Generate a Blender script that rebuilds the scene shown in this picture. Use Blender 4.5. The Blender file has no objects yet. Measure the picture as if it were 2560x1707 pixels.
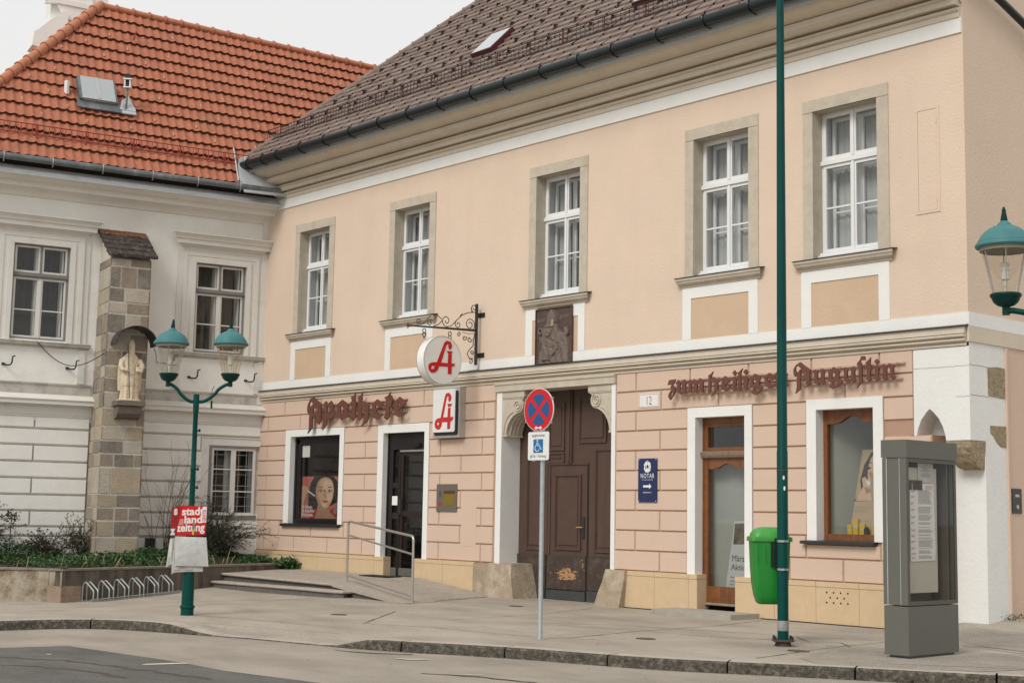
import bpy, bmesh, math, random
from mathutils import Vector, Matrix
from mathutils.geometry import tessellate_polygon
random.seed(7)
R_ = math.radians
SC = bpy.context.scene
COL = SC.collection

# ---------------------------------------------------------------- camera, world, sun, exposure
YAW, PITCH, ROLL = 0.7313476, 0.1184907, -0.0176290
EYE = 1.67
def cam_axes():
    c, s = math.cos(YAW), math.sin(YAW)
    f = Vector((-c*math.cos(PITCH), s*math.cos(PITCH), math.sin(PITCH)))
    r = f.cross(Vector((0, 0, 1))).normalized()
    d = f.cross(r)
    rr = math.cos(ROLL)*r + math.sin(ROLL)*d
    dd = -math.sin(ROLL)*r + math.cos(ROLL)*d
    return rr, dd, f
cd = bpy.data.cameras.new('camera'); cam = bpy.data.objects.new('camera', cd); COL.objects.link(cam)
rr, dd, ff = cam_axes()
m3 = Matrix((rr, -dd, -ff)).transposed()
cam.matrix_world = Matrix.Translation((0, 0, EYE)) @ m3.to_4x4()
cd.sensor_width = 36.0; cd.sensor_fit = 'HORIZONTAL'; cd.lens = 3600*36/2560
cd.clip_start = 0.1; cd.clip_end = 2000
SC.camera = cam

world = bpy.data.worlds.new('World'); SC.world = world; world.use_nodes = True
nt = world.node_tree; nt.nodes.clear()
SUN_EL, SUN_AZ = R_(42), R_(167)       # azimuth clockwise from +Y (north)
sky = nt.nodes.new('ShaderNodeTexSky'); sky.sky_type = 'NISHITA'; sky.sun_disc = False
sky.sun_elevation = SUN_EL; sky.sun_rotation = SUN_AZ; sky.dust_density = 4; sky.air_density = 1.0
hsv = nt.nodes.new('ShaderNodeHueSaturation'); hsv.inputs['Saturation'].default_value = 0.12
mixw = nt.nodes.new('ShaderNodeMixRGB'); mixw.inputs[0].default_value = 0.93   # cloud deck: nearly even white
mixw.inputs[2].default_value = (8.85, 8.86, 8.80, 1)
# very faint cloud structure
tcw = nt.nodes.new('ShaderNodeTexCoord'); nzw = nt.nodes.new('ShaderNodeTexNoise'); nzw.inputs['Scale'].default_value = 3; nzw.inputs['Detail'].default_value = 5
rmp = nt.nodes.new('ShaderNodeMapRange'); rmp.inputs['To Min'].default_value = .97; rmp.inputs['To Max'].default_value = 1.03
mulw = nt.nodes.new('ShaderNodeMixRGB'); mulw.blend_type = 'MULTIPLY'; mulw.inputs[0].default_value = 1
bg = nt.nodes.new('ShaderNodeBackground'); bg.inputs['Strength'].default_value = 0.1
ow = nt.nodes.new('ShaderNodeOutputWorld')
L = nt.links.new
L(sky.outputs[0], hsv.inputs['Color']); L(hsv.outputs[0], mixw.inputs[1])
L(tcw.outputs['Generated'], nzw.inputs['Vector']); L(nzw.outputs['Fac'], rmp.inputs['Value'])
L(mixw.outputs[0], mulw.inputs[1]); L(rmp.outputs[0], mulw.inputs[2]); L(mulw.outputs[0], bg.inputs[0]); L(bg.outputs[0], ow.inputs[0])

sl = bpy.data.lights.new('sun', 'SUN'); sl.energy = 2.0; sl.angle = R_(24); sl.color = (1.0, 0.965, 0.91)
so = bpy.data.objects.new('sun', sl); COL.objects.link(so)
sdv = Vector((math.sin(SUN_AZ)*math.cos(SUN_EL), math.cos(SUN_AZ)*math.cos(SUN_EL), math.sin(SUN_EL)))
so.rotation_euler = sdv.to_track_quat('Z', 'Y').to_euler()
SC.view_settings.view_transform = 'Standard'; SC.view_settings.look = 'None'
SC.view_settings.exposure = 0.0; SC.view_settings.gamma = 1.0
SC.cycles.max_bounces = 8; SC.cycles.transparent_max_bounces = 16
SC.cycles.use_denoising = True

# ---------------------------------------------------------------- frames
D = 19.4                                              # distance of the peach street front
J = Vector((-31.0, D, 0)); AA = 0.2134947
AV = Vector((math.sin(AA), math.cos(AA), 0)); AN = Vector((math.cos(AA), -math.sin(AA), 0))
ID = lambda p: Vector(p)
FB = lambda p: Vector((p[0], D-p[1], p[2]))           # (x, out of wall, z)
FA = lambda p: J + p[0]*AV + p[1]*AN + Vector((0, 0, p[2]))
XS = -11.37
FS = lambda p: Vector((XS+p[1], D+p[0], p[2]))        # side wall: (depth from corner, out, z)

# ---------------------------------------------------------------- materials
def lin(c):
    c = c/255.0
    return c/12.92 if c <= .04045 else ((c+.055)/1.055)**2.4
def srgb(r, g, b, k=1.0): return (lin(r)*k, lin(g)*k, lin(b)*k, 1)
MATS = {}
def mat(name, color, rough=.7, var=.12, scale=3.0, bump=.0, bscale=40.0, metal=0.0, spec=.4, tint=None, tamt=.0, tscale=1.2, streak=0, coat=0, tlo=.5):
    """principled material; two octaves of value noise, optional second tint in blotches or vertical streaks"""
    if name in MATS: return MATS[name]
    m = bpy.data.materials.new(name); m.use_nodes = True; n = m.node_tree.nodes; l = m.node_tree.links.new
    p = n['Principled BSDF']; p.inputs['Roughness'].default_value = rough; p.inputs['Metallic'].default_value = metal
    p.inputs['Specular IOR Level'].default_value = spec
    if coat: p.inputs['Coat Weight'].default_value = coat; p.inputs['Coat Roughness'].default_value = .15
    tc = n.new('ShaderNodeTexCoord'); base = None
    nz = n.new('ShaderNodeTexNoise'); nz.inputs['Scale'].default_value = scale; nz.inputs['Detail'].default_value = 8; nz.inputs['Roughness'].default_value = .62
    l(tc.outputs['Object'], nz.inputs['Vector'])
    mr = n.new('ShaderNodeMapRange'); mr.inputs['From Min'].default_value = .25; mr.inputs['From Max'].default_value = .75
    mr.inputs['To Min'].default_value = 1-var; mr.inputs['To Max'].default_value = 1+var; l(nz.outputs['Fac'], mr.inputs['Value'])
    mx = n.new('ShaderNodeMixRGB'); mx.blend_type = 'MULTIPLY'; mx.inputs[0].default_value = 1
    c = color if len(color) == 4 else (*color, 1)
    mx.inputs[1].default_value = c; l(mr.outputs[0], mx.inputs[2]); out = mx.outputs[0]
    if tint is not None:
        mp = n.new('ShaderNodeMapping'); mp.inputs['Scale'].default_value = (1, 1, .12) if streak else (1, 1, 1)
        l(tc.outputs['Object'], mp.inputs[0])
        n2 = n.new('ShaderNodeTexNoise'); n2.inputs['Scale'].default_value = tscale; n2.inputs['Detail'].default_value = 9; n2.inputs['Roughness'].default_value = .68
        l(mp.outputs[0], n2.inputs['Vector'])
        r2 = n.new('ShaderNodeMapRange'); r2.inputs['From Min'].default_value = tlo; r2.inputs['From Max'].default_value = tlo+.2; r2.inputs['To Max'].default_value = tamt
        l(n2.outputs['Fac'], r2.inputs['Value'])
        m2 = n.new('ShaderNodeMixRGB'); m2.inputs[2].default_value = tint if len(tint) == 4 else (*tint, 1)
        l(r2.outputs[0], m2.inputs[0]); l(out, m2.inputs[1]); out = m2.outputs[0]
    l(out, p.inputs['Base Color'])
    if bump:
        nb = n.new('ShaderNodeTexNoise'); nb.inputs['Scale'].default_value = bscale; nb.inputs['Detail'].default_value = 6
        l(tc.outputs['Object'], nb.inputs['Vector'])
        b = n.new('ShaderNodeBump'); b.inputs['Strength'].default_value = bump; b.inputs['Distance'].default_value = .02
        l(nb.outputs['Fac'], b.inputs['Height']); l(b.outputs[0], p.inputs['Normal'])
    MATS[name] = m; return m
def glass(name, tintc=(.93, .95, .95, 1), refl=1.0, ior=1.5):
    if name in MATS: return MATS[name]
    m = bpy.data.materials.new(name); m.use_nodes = True; n = m.node_tree.nodes; l = m.node_tree.links.new; n.clear()
    o = n.new('ShaderNodeOutputMaterial'); tr = n.new('ShaderNodeBsdfTransparent'); tr.inputs[0].default_value = tintc
    g = n.new('ShaderNodeBsdfGlossy'); g.inputs['Roughness'].default_value = .02; g.inputs[0].default_value = (refl, refl, refl, 1)
    ge = n.new('ShaderNodeNewGeometry'); vm = n.new('ShaderNodeVectorMath'); vm.operation = 'DOT_PRODUCT'; l(ge.outputs['Incoming'], vm.inputs[0]); l(ge.outputs['Normal'], vm.inputs[1])
    def M2(op, a, b_=None):
        q = n.new('ShaderNodeMath'); q.operation = op; l(a, q.inputs[0])
        if b_ is not None: q.inputs[1].default_value = b_
        return q.outputs[0]
    f0 = ((ior-1)/(ior+1))**2*2
    inv = n.new('ShaderNodeMath'); inv.operation = 'SUBTRACT'; inv.inputs[0].default_value = 1; l(M2('ABSOLUTE', vm.outputs['Value']), inv.inputs[1])
    sch = M2('ADD', M2('MULTIPLY', M2('POWER', inv.outputs[0], 5.0), 1-f0), f0)
    mx = n.new('ShaderNodeMixShader'); l(sch, mx.inputs[0]); l(tr.outputs[0], mx.inputs[1]); l(g.outputs[0], mx.inputs[2]); l(mx.outputs[0], o.inputs[0])
    MATS[name] = m; return m

# colours of the place (albedo)
M_PEACH = mat('peach_render', (.675, .535, .42), .9, .05, .8, .35, 25, tint=(.60, .465, .355), tamt=.32, tscale=1.3, streak=1)
M_PINK = mat('salmon_render', (.62, .462, .36), .9, .05, 1.6, .35, 30, tint=(.54, .41, .31), tamt=.35, tscale=1.6)
M_PINKJ = mat('salmon_joint', (.43, .27, .19), .9, .05, 3)
M_TAN = mat('tan_render', (.57, .415, .285), .9, .045, 2.5, .3, 30, tint=(.66, .50, .36), tamt=.4, tscale=1.5)
M_WHITE = mat('white_lime_render', (.77, .765, .735), .85, .03, 2, .2, 30, tint=(.66, .65, .62), tamt=.4, tscale=.9)
M_WHITEC = mat('rough_whitewash', (.74, .74, .71), .9, .03, 3, .28, 16, tint=(.68, .655, .62), tamt=.5, tscale=1.4)
M_STUC = mat('beige_stucco', (.60, .532, .43), .85, .07, 1.6, .2, 25, tint=(.49, .42, .33), tamt=.4, tscale=2.2)
M_STONE = mat('sandstone_surround', (.52, .46, .37), .9, .10, 5, .5, 60, tint=(.36, .31, .24), tamt=.45, tscale=3)
M_STONE2 = mat('worn_sandstone', (.36, .285, .20), .9, .2, 5, .8, 30, tint=(.54, .49, .41), tamt=.8, tscale=2.6)
M_RUBBLE = mat('bare_rubble_stone', (.30, .235, .15), .95, .35, 14, 1.2, 30, tint=(.45, .38, .27), tamt=.7, tscale=9)
M_OCHRE = mat('ochre_limestone_slab', (.585, .435, .27), .75, .07, 9, .1, 60, tint=(.60, .47, .29), tamt=.6, tscale=2.4)
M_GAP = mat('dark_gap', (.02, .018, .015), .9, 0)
M_WFRAME = mat('white_window_paint', (.74, .745, .74), .45, .02, 5)
M_GFRAME = mat('grey_window_paint', (.21, .20, .185), .6, .05, 5)
M_CREAMF = mat('cream_window_paint', (.66, .64, .60), .5, .04, 5)
M_ZINC = mat('weathered_zinc', (.44, .46, .47), .5, .12, 4, .1, 20, metal=.15, tint=(.30, .32, .33), tamt=.5, tscale=3)
M_GUTTER = mat('dark_green_gutter_paint', (.012, .018, .019), .34, .2, 6, .0, metal=0, spec=.35)
M_GUTTERA = mat('grey_gutter_metal', (.15, .165, .175), .5, .25, 5, 0, metal=.5, tint=(.34, .36, .37), tamt=.6, tscale=3, streak=1)
M_DSILL = mat('dark_sill_metal', (.035, .033, .033), .35, .1, 6, metal=.3)
M_BROWN = mat('dark_brown_frame', (.028, .016, .013), .4, .15, 8, spec=.4)
M_BLACKF = mat('near_black_frame', (.012, .011, .011), .4, .1, 8)
M_LETTER = mat('rust_brown_sheet_metal', (.135, .048, .032), .55, .10, 10)
M_DOOR = mat('brown_door_paint', (.080, .046, .033), .6, .12, 5, .25, 60, tint=(.10, .068, .052), tamt=.5, tscale=4, streak=1)
M_DOORLOW = mat('worn_door_bottom', (.055, .038, .030), .8, .3, 6, .4, 50, tint=(.13, .098, .075), tamt=.7, tscale=3.5)
M_WOOD = mat('varnished_brown_wood', (.20, .075, .026), .42, .25, 9, .15, 50, tint=(.10, .038, .016), tamt=.8, tscale=6, streak=1)
M_WOODL = mat('grey_worn_wood', (.24, .17, .12), .7, .3, 14, .3, 60)
M_RAWW = mat('bare_orange_wood', (.42, .235, .11), .8, .3, 30)
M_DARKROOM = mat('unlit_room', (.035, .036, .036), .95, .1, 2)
M_BLIND = mat('grey_fabric_blind', (.44, .445, .425), .9, .05, 3)
M_CURT = mat('grey_brown_curtain', (.085, .078, .068), .95, .3, 3)
M_GREEN = mat('bottle_green_paint', (.001, .052, .045), .4, .1, 5, spec=.16, tint=(.0005, .038, .036), tamt=.4, tscale=2)
M_TEAL = mat('pale_teal_enamel', (.058, .185, .19), .5, .06, 5, spec=.25, tint=(.04, .13, .13), tamt=.4, tscale=4)
M_DGREEN = mat('very_dark_green_paint', (.002, .034, .031), .4, .1, 5, spec=.18)
M_BRASS = mat('pale_brass_rod', (.50, .36, .18), .4, .1, 10, metal=.5)
M_STEEL = mat('brushed_steel', (.50, .475, .44), .32, .06, 20, metal=.75)
M_GALV = mat('galvanised_steel', (.40, .425, .43), .45, .12, 14, metal=.55, tint=(.30, .33, .34), tamt=.5, tscale=6)
M_RED = mat('signal_red', (.56, .003, .006), .4, .03, 5)
M_BLUE = mat('traffic_blue', (.012, .075, .22), .4, .03, 5)
M_BLUE2 = mat('bright_panel_blue', (.0, .14, .36), .4, .03, 5)
M_SIGNW = mat('sign_white', (.72, .72, .70), .4, .03, 5)
M_BLACK = mat('ink_black', (.012, .012, .012), .6, .0)
M_NAVY = mat('navy_enamel', (.012, .022, .085), .3, .1, 4, spec=.4)
M_IRON = mat('wrought_iron', (.022, .026, .026), .5, .15, 20)
M_GOLD = mat('tarnished_gold', (.20, .10, .03), .5, .25, 40, metal=.5)
M_BRONZEF = mat('worn_relief_figure', (.155, .118, .095), .6, .2, 12, .3, 50, tint=(.10, .07, .055), tamt=.6, tscale=9)
M_BRONZE = mat('cast_brown_relief', (.085, .05, .042), .55, .2, 12, .3, 50, tint=(.13, .09, .075), tamt=.6, tscale=7)
M_BIN = mat('leaf_green_plastic', (.012, .22, .028), .4, .06, 4, spec=.4, tint=(.03, .15, .03), tamt=.35, tscale=6, streak=1)
M_BINL = mat('light_green_plastic_lid', (.055, .31, .055), .4, .08, 6, spec=.5)
M_KIOSK = mat('grey_powder_coat', (.125, .125, .108), .45, .04, 5, spec=.25)
M_KIOSKD = mat('brown_grey_display_back', (.12, .105, .09), .6, .05, 4)
M_PAPER = mat('white_paper', (.76, .76, .745), .8, .03, 6)
M_PAPERY = mat('cream_board', (.50, .49, .42), .8, .05, 3)
M_GREY = mat('mid_grey_print', (.25, .25, .25), .8, .1, 5)
M_ROOFB = mat('brown_grey_roof_tile', (.215, .160, .135), .85, .22, 7, .5, 30, tint=(.30, .25, .205), tamt=.6, tscale=2.2)
M_ROOFA = mat('orange_clay_tile', (.39, .135, .074), .8, .20, 4, .4, 50, tint=(.25, .11, .07), tamt=.6, tscale=1.7)
M_ROOFAD = mat('clay_tile_edge', (.085, .035, .022), .9, .3, 10)
M_RIDGEA = mat('ridge_clay_tile', (.48, .19, .105), .75, .15, 6, .4, 40, tint=(.30, .13, .08), tamt=.5, tscale=4)
M_SNOWR = mat('red_snow_fence_paint', (.27, .028, .016), .6, .2, 10)
M_SNOWB = mat('dark_brown_snow_fence', (.035, .02, .017), .6, .2, 10)
M_WALLA = mat('greyed_cream_render', (.80, .785, .745), .92, .06, .9, .3, 25, tint=(.66, .635, .585), tamt=.5, tscale=1.0)
M_TRIMA = mat('grey_trim_render', (.70, .68, .635), .92, .08, 1.6, .25, 25, tint=(.52, .495, .45), tamt=.55, tscale=1.6)
M_TRIMAD = mat('stained_ledge_render', (.47, .44, .395), .92, .2, 3, .3, 25, tint=(.22, .20, .175), tamt=.6, tscale=2.5)
M_MORTAR = mat('pale_lime_mortar', (.56, .525, .46), .95, .12, 8, .6, 30)
M_STATUE = mat('cream_carved_stone', (.66, .56, .415), .85, .14, 12, .8, 40, tint=(.36, .29, .20), tamt=.7, tscale=14)
M_CONSOLE = mat('dark_console_stone', (.165, .135, .11), .9, .2, 8, .7, 40)
M_SOIL = mat('dark_soil', (.035, .026, .018), .95, .4, 9, .8, 20)
M_SPEAK = mat('black_box_plastic', (.01, .011, .012), .5, .1)
M_YELLOW = mat('yellow_carton', (.62, .40, .01), .5, .05, 9)
M_SKIN = mat('poster_skin', (.50, .30, .20), .6, .08, 9)
M_SKINL = mat('poster_skin_light', (.60, .40, .29), .6, .08, 9)
M_HAIR = mat('poster_black_hair', (.012, .012, .012), .7, .2, 5)
M_POSTR = mat('poster_red', (.33, .03, .028), .6, .12, 3)
M_POSTP = mat('poster_rose', (.42, .12, .10), .6, .1, 3)
M_POSTB = mat('poster_buff', (.46, .33, .20), .6, .1, 3)
M_LIPS = mat('poster_lips', (.36, .07, .06), .6, .1, 3)
M_PLASTIC = mat('cloudy_plastic_pouch', (.50, .50, .49), .3, .12, 9, .6, 12, tint=(.34, .34, .34), tamt=.5, tscale=7)
M_NEWS = mat('newsprint', (.45, .44, .41), .8, .12, 25)
M_GLASS = glass('window_glass', (.93, .95, .95, 1), .55)
M_LGLASS = glass('lantern_glass', (.93, .92, .89, 1), .8, 1.45)
M_KGLASS = glass('display_glass', (.90, .89, .87, 1), .6, 1.35)
M_SHOPG = glass('shop_glass', (.88, .90, .87, 1), .7, 1.6)

# ---------------------------------------------------------------- objects
LOC = {}
def thing(name, label, cat, loc=(0, 0, 0), group=None):
    o = bpy.data.objects.new(name, None); COL.objects.link(o); o.location = loc; o.empty_display_size = .2
    o['label'] = label; o['category'] = cat
    if group: o['group'] = group
    LOC[o.name] = Vector(loc); return o
def tag(o, label=None, cat=None, group=None, kind=None):
    if label: o['label'] = label
    if cat: o['category'] = cat
    if group: o['group'] = group
    if kind: o['kind'] = kind
    return o
class MB:
    def __init__(s, T=ID): s.bm = bmesh.new(); s.T = T
    def v(s, p): return s.bm.verts.new(s.T(p))
    def face(s, pts):
        try: return s.bm.faces.new([s.v(p) for p in pts])
        except ValueError: return None
    def box(s, a0, a1, b0, b1, c0, c1, ch=0.0):
        """axis box in the frame; ch shrinks the outer (b1) face for a chamfered block"""
        P = [(a0, b0, c0), (a1, b0, c0), (a1, b0, c1), (a0, b0, c1), (a0+ch, b1, c0+ch), (a1-ch, b1, c0+ch), (a1-ch, b1, c1-ch), (a0+ch, b1, c1-ch)]
        V = [s.v(p) for p in P]
        for f in ((0, 1, 2, 3), (4, 5, 6, 7), (0, 1, 5, 4), (1, 2, 6, 5), (2, 3, 7, 6), (3, 0, 4, 7)): s.bm.faces.new([V[i] for i in f])
        return s
    def cbox(s, c, sx, sy, sz, rz=0, tilt=0):
        """centred box in world axes, rotated about z"""
        Mx = Matrix.Translation(c) @ Matrix.Rotation(rz, 4, 'Z') @ Matrix.Rotation(tilt, 4, 'X')
        V = [s.bm.verts.new(Mx @ Vector((x*sx/2, y*sy/2, z*sz/2))) for x, y, z in ((-1, -1, -1), (1, -1, -1), (1, 1, -1), (-1, 1, -1), (-1, -1, 1), (1, -1, 1), (1, 1, 1), (-1, 1, 1))]
        for f in ((0, 1, 2, 3), (4, 5, 6, 7), (0, 1, 5, 4), (1, 2, 6, 5), (2, 3, 7, 6), (3, 0, 4, 7)): s.bm.faces.new([V[i] for i in f])
        return s
    def prism(s, loops, b0, b1, perm=lambda x, y, b: (x, b, y)):
        """loops: outer + holes (2d), extruded between b0 and b1 along the frame's middle axis"""
        if len(loops) == 1:
            A = [s.v(perm(x, y, b0)) for x, y in loops[0]]; B = [s.v(perm(x, y, b1)) for x, y in loops[0]]
            n = len(A); tri = tessellate_polygon([[Vector((x, y, 0)) for x, y in loops[0]]])
            for i in range(n): s.bm.faces.new((A[i], A[(i+1) % n], B[(i+1) % n], B[i]))
            for t in tri:
                for V in (A, B):
                    try: s.bm.faces.new([V[i] for i in t])
                    except ValueError: pass
            return s
        tri = tessellate_polygon([[Vector((x, y, 0)) for x, y in lp] for lp in loops]); flat = [q for lp in loops for q in lp]
        for b in (b0, b1):
            V = [s.v(perm(x, y, b)) for x, y in flat]
            for t in tri: s.bm.faces.new([V[i] for i in t])
        for lp in loops:
            n = len(lp)
            for i in range(n):
                (x, y), (X, Y) = lp[i], lp[(i+1) % n]
                s.face([perm(x, y, b0), perm(X, Y, b0), perm(X, Y, b1), perm(x, y, b1)])
        return s
    def sweep(s, prof, u0, u1, caps=True, m0=0, m1=0):
        """profile [(out, z)] swept along the frame's first axis; m0/m1: mitre factor with 'out'"""
        A = [s.v((u0+m0*o, o, z)) for o, z in prof]; B = [s.v((u1+m1*o, o, z)) for o, z in prof]
        for i in range(len(prof)-1): s.bm.faces.new((A[i], A[i+1], B[i+1], B[i]))
        if caps:
            for t in tessellate_polygon([[Vector((o, z, 0)) for o, z in prof]]):
                for V in (A, B):
                    try: s.bm.faces.new([V[i] for i in t])
                    except ValueError: pass
        return s
    def tube(s, pts, r, n=8, caps=True):
        pts = [s.T(p) for p in pts]; rs = r if isinstance(r, (list, tuple)) else [r]*len(pts); rings = []; up = None
        for i, p in enumerate(pts):
            t = (pts[min(i+1, len(pts)-1)]-pts[max(i-1, 0)]).normalized()
            if up is None:
                up = Vector((0, 0, 1)) if abs(t.z) < .9 else Vector((1, 0, 0))
            a = (up - t*up.dot(t))
            a = a.normalized() if a.length > 1e-5 else t.orthogonal().normalized()
            up = a; b = t.cross(a)
            rings.append([s.bm.verts.new(p + rs[i]*(math.cos(2*math.pi*k/n)*a + math.sin(2*math.pi*k/n)*b)) for k in range(n)])
        for i in range(len(rings)-1):
            for k in range(n): s.bm.faces.new((rings[i][k], rings[i][(k+1) % n], rings[i+1][(k+1) % n], rings[i+1][k]))
        if caps: s.bm.faces.new(rings[0]); s.bm.faces.new(rings[-1])
        return s
    def lathe(s, prof, c=(0, 0), n=24, caps=False, sx=1, sy=1, rot=0):
        rings = []
        for r, z in prof:
            rings.append([s.v((c[0]+r*sx*math.cos(2*math.pi*k/n)*math.cos(rot)-r*sy*math.sin(2*math.pi*k/n)*math.sin(rot),
                               c[1]+r*sx*math.cos(2*math.pi*k/n)*math.sin(rot)+r*sy*math.sin(2*math.pi*k/n)*math.cos(rot), z)) for k in range(n)])
        for i in range(len(rings)-1):
            for k in range(n): s.bm.faces.new((rings[i][k], rings[i][(k+1) % n], rings[i+1][(k+1) % n], rings[i+1][k]))
        if caps: s.bm.faces.new(rings[0]); s.bm.faces.new(rings[-1])
        return s
    def build(s, name, m, parent=None, smooth=False, keepn=False, weld=False, label=None):
        if weld: bmesh.ops.remove_doubles(s.bm, verts=s.bm.verts, dist=1e-4)
        if not keepn: bmesh.ops.recalc_face_normals(s.bm, faces=s.bm.faces)
        off = Vector((0, 0, 0))
        if parent is not None: off = LOC[parent.name]
        if off.length: bmesh.ops.translate(s.bm, verts=s.bm.verts, vec=-off)
        me = bpy.data.meshes.new(name); s.bm.to_mesh(me); s.bm.free()
        if smooth:
            me.polygons.foreach_set('use_smooth', [True]*len(me.polygons))
            try: me.set_sharp_from_angle(angle=R_(40))
            except Exception: pass
        ms = m if isinstance(m, (list, tuple)) else [m]
        for q in ms: me.materials.append(q)
        o = bpy.data.objects.new(name, me); COL.objects.link(o)
        if parent is not None: o.parent = parent
        LOC[o.name] = off
        if label: o['label'] = label
        return o
def struct(o): o['kind'] = 'structure'; return o
def text_bm(mb, txt, size, place, xs=1.0, bold=0.0, depth=.002, align='CENTER', track=1.0):
    """adds lettering; place(x, y, d) maps letter coordinates to the mesh frame"""
    cu = bpy.data.curves.new('t', 'FONT'); cu.body = txt; cu.size = size; cu.align_x = align; cu.offset = bold; cu.resolution_u = 3; cu.space_character = track
    ob = bpy.data.objects.new('t', cu); COL.objects.link(ob)
    dg = bpy.context.evaluated_depsgraph_get(); me = bpy.data.meshes.new_from_object(ob.evaluated_get(dg))
    vs = [mb.bm.verts.new(place(v.co.x*xs, v.co.y, depth)) for v in me.vertices]
    for p in me.polygons:
        try: mb.bm.faces.new([vs[i] for i in p.vertices])
        except ValueError: pass
    bpy.data.objects.remove(ob); bpy.data.curves.remove(cu); bpy.data.meshes.remove(me)
def circ(cx, cy, r, n=32, a0=0, a1=360):
    return [(cx+r*math.cos(R_(a0+(a1-a0)*k/n)), cy+r*math.sin(R_(a0+(a1-a0)*k/n))) for k in range(n)]
def sm(t): t = min(1, max(0, t)); return t*t*(3-2*t)
def zg(x, y):
    z = -.27*sm((-21-x)/6.7)*(1-sm((y-13)/6))
    z += sm((x+13)/1.4)*(.16*sm((y-18.2)/1.6)+.10*max(0, min(y-19.8, 3)))
    return z
APOTHEKE=[('a',[[(-28.474,4.325),(-28.288,4.226),(-28.081,4.114),(-28.132,4.074),(-28.114,3.774),(-28.202,3.657),(-28.311,3.727),(-28.261,3.761),(-28.266,3.857),(-28.351,3.867),(-28.456,3.846),(-28.478,3.787),(-28.473,3.593),(-28.457,3.579),(-28.565,3.524),(-28.657,3.454),(-28.61,3.562),(-28.605,3.9),(-28.608,3.949),(-28.653,3.927),(-28.695,3.977),(-28.705,4.062),(-28.678,4.158),(-28.618,4.229),(-28.547,4.298)],[(-28.564,4.226),(-28.458,4.155),(-28.525,4.109),(-28.616,4.095),(-28.629,4.156)],[(-28.458,4.052),(-28.266,4.032),(-28.262,3.959),(-28.462,3.943)]]),('p',[[(-27.94,4.198),(-27.853,4.128),(-27.722,4.194),(-27.645,4.107),(-27.604,4.093),(-27.636,4.053),(-27.617,3.957),(-27.557,3.872),(-27.67,3.805),(-27.801,3.762),(-27.874,3.765),(-27.877,3.634),(-27.977,3.578),(-28.047,3.52),(-28.021,3.615),(-28.009,3.77),(-28.057,3.879),(-27.977,3.936),(-27.983,4.032),(-28.04,4.118)],[(-27.881,4.075),(-27.767,4.07),(-27.676,3.912),(-27.704,3.866),(-27.789,3.917),(-27.872,3.92)]]),('o',[[(-27.283,4.197),(-27.016,4.073),(-27.053,4.028),(-27.045,3.875),(-26.983,3.832),(-27.299,3.732),(-27.508,3.846),(-27.46,3.903),(-27.478,4.046),(-27.511,4.083)],[(-27.347,4.064),(-27.181,3.986),(-27.174,3.845),(-27.203,3.823),(-27.338,3.899)]]),('t',[[(-26.781,4.337),(-26.77,4.132),(-26.721,4.124),(-26.747,4.061),(-26.764,4.016),(-26.765,3.829),(-26.714,3.804),(-26.846,3.687),(-26.96,3.778),(-26.902,3.811),(-26.903,4.022),(-26.963,4.03),(-26.959,4.129),(-26.909,4.133),(-26.912,4.197),(-26.954,4.223),(-26.818,4.281)]]),('h',[[(-26.505,4.323),(-26.514,4.109),(-26.446,4.129),(-26.199,4.02),(-26.245,3.982),(-26.252,3.717),(-26.334,3.628),(-26.564,3.555),(-26.45,3.621),(-26.387,3.722),(-26.391,3.988),(-26.509,4.016),(-26.508,3.796),(-26.477,3.772),(-26.59,3.689),(-26.692,3.768),(-26.645,3.801),(-26.65,4.173),(-26.686,4.216),(-26.561,4.268)]]),('e',[[(-25.937,4.146),(-25.695,4.027),(-25.74,3.983),(-25.907,3.922),(-25.972,3.873),(-25.961,3.844),(-25.825,3.782),(-25.732,3.818),(-25.731,3.789),(-25.897,3.699),(-25.954,3.695),(-26.168,3.772),(-26.112,3.816),(-26.121,3.988),(-26.151,4.029)],[(-25.989,4.028),(-25.891,3.978),(-25.984,3.936)]]),('k',[[(-25.454,4.288),(-25.484,4.13),(-25.414,4.212),(-25.363,4.113),(-25.396,4.025),(-25.421,3.958),(-25.476,3.949),(-25.487,3.78),(-25.449,3.756),(-25.566,3.664),(-25.681,3.731),(-25.627,3.774),(-25.616,3.944),(-25.673,3.957),(-25.685,4.015),(-25.61,4.023),(-25.615,4.125),(-25.673,4.168),(-25.526,4.217)]]),('e',[[(-25.116,4.164),(-24.892,4.036),(-24.89,3.991),(-25.087,3.91),(-25.14,3.856),(-25.101,3.81),(-25.008,3.761),(-24.911,3.836),(-24.9,3.802),(-24.971,3.749),(-25.133,3.716),(-25.339,3.785),(-25.295,3.829),(-25.312,3.998),(-25.341,4.033)],[(-25.166,4.037),(-25.091,3.989),(-25.161,3.936)]])]
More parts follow.
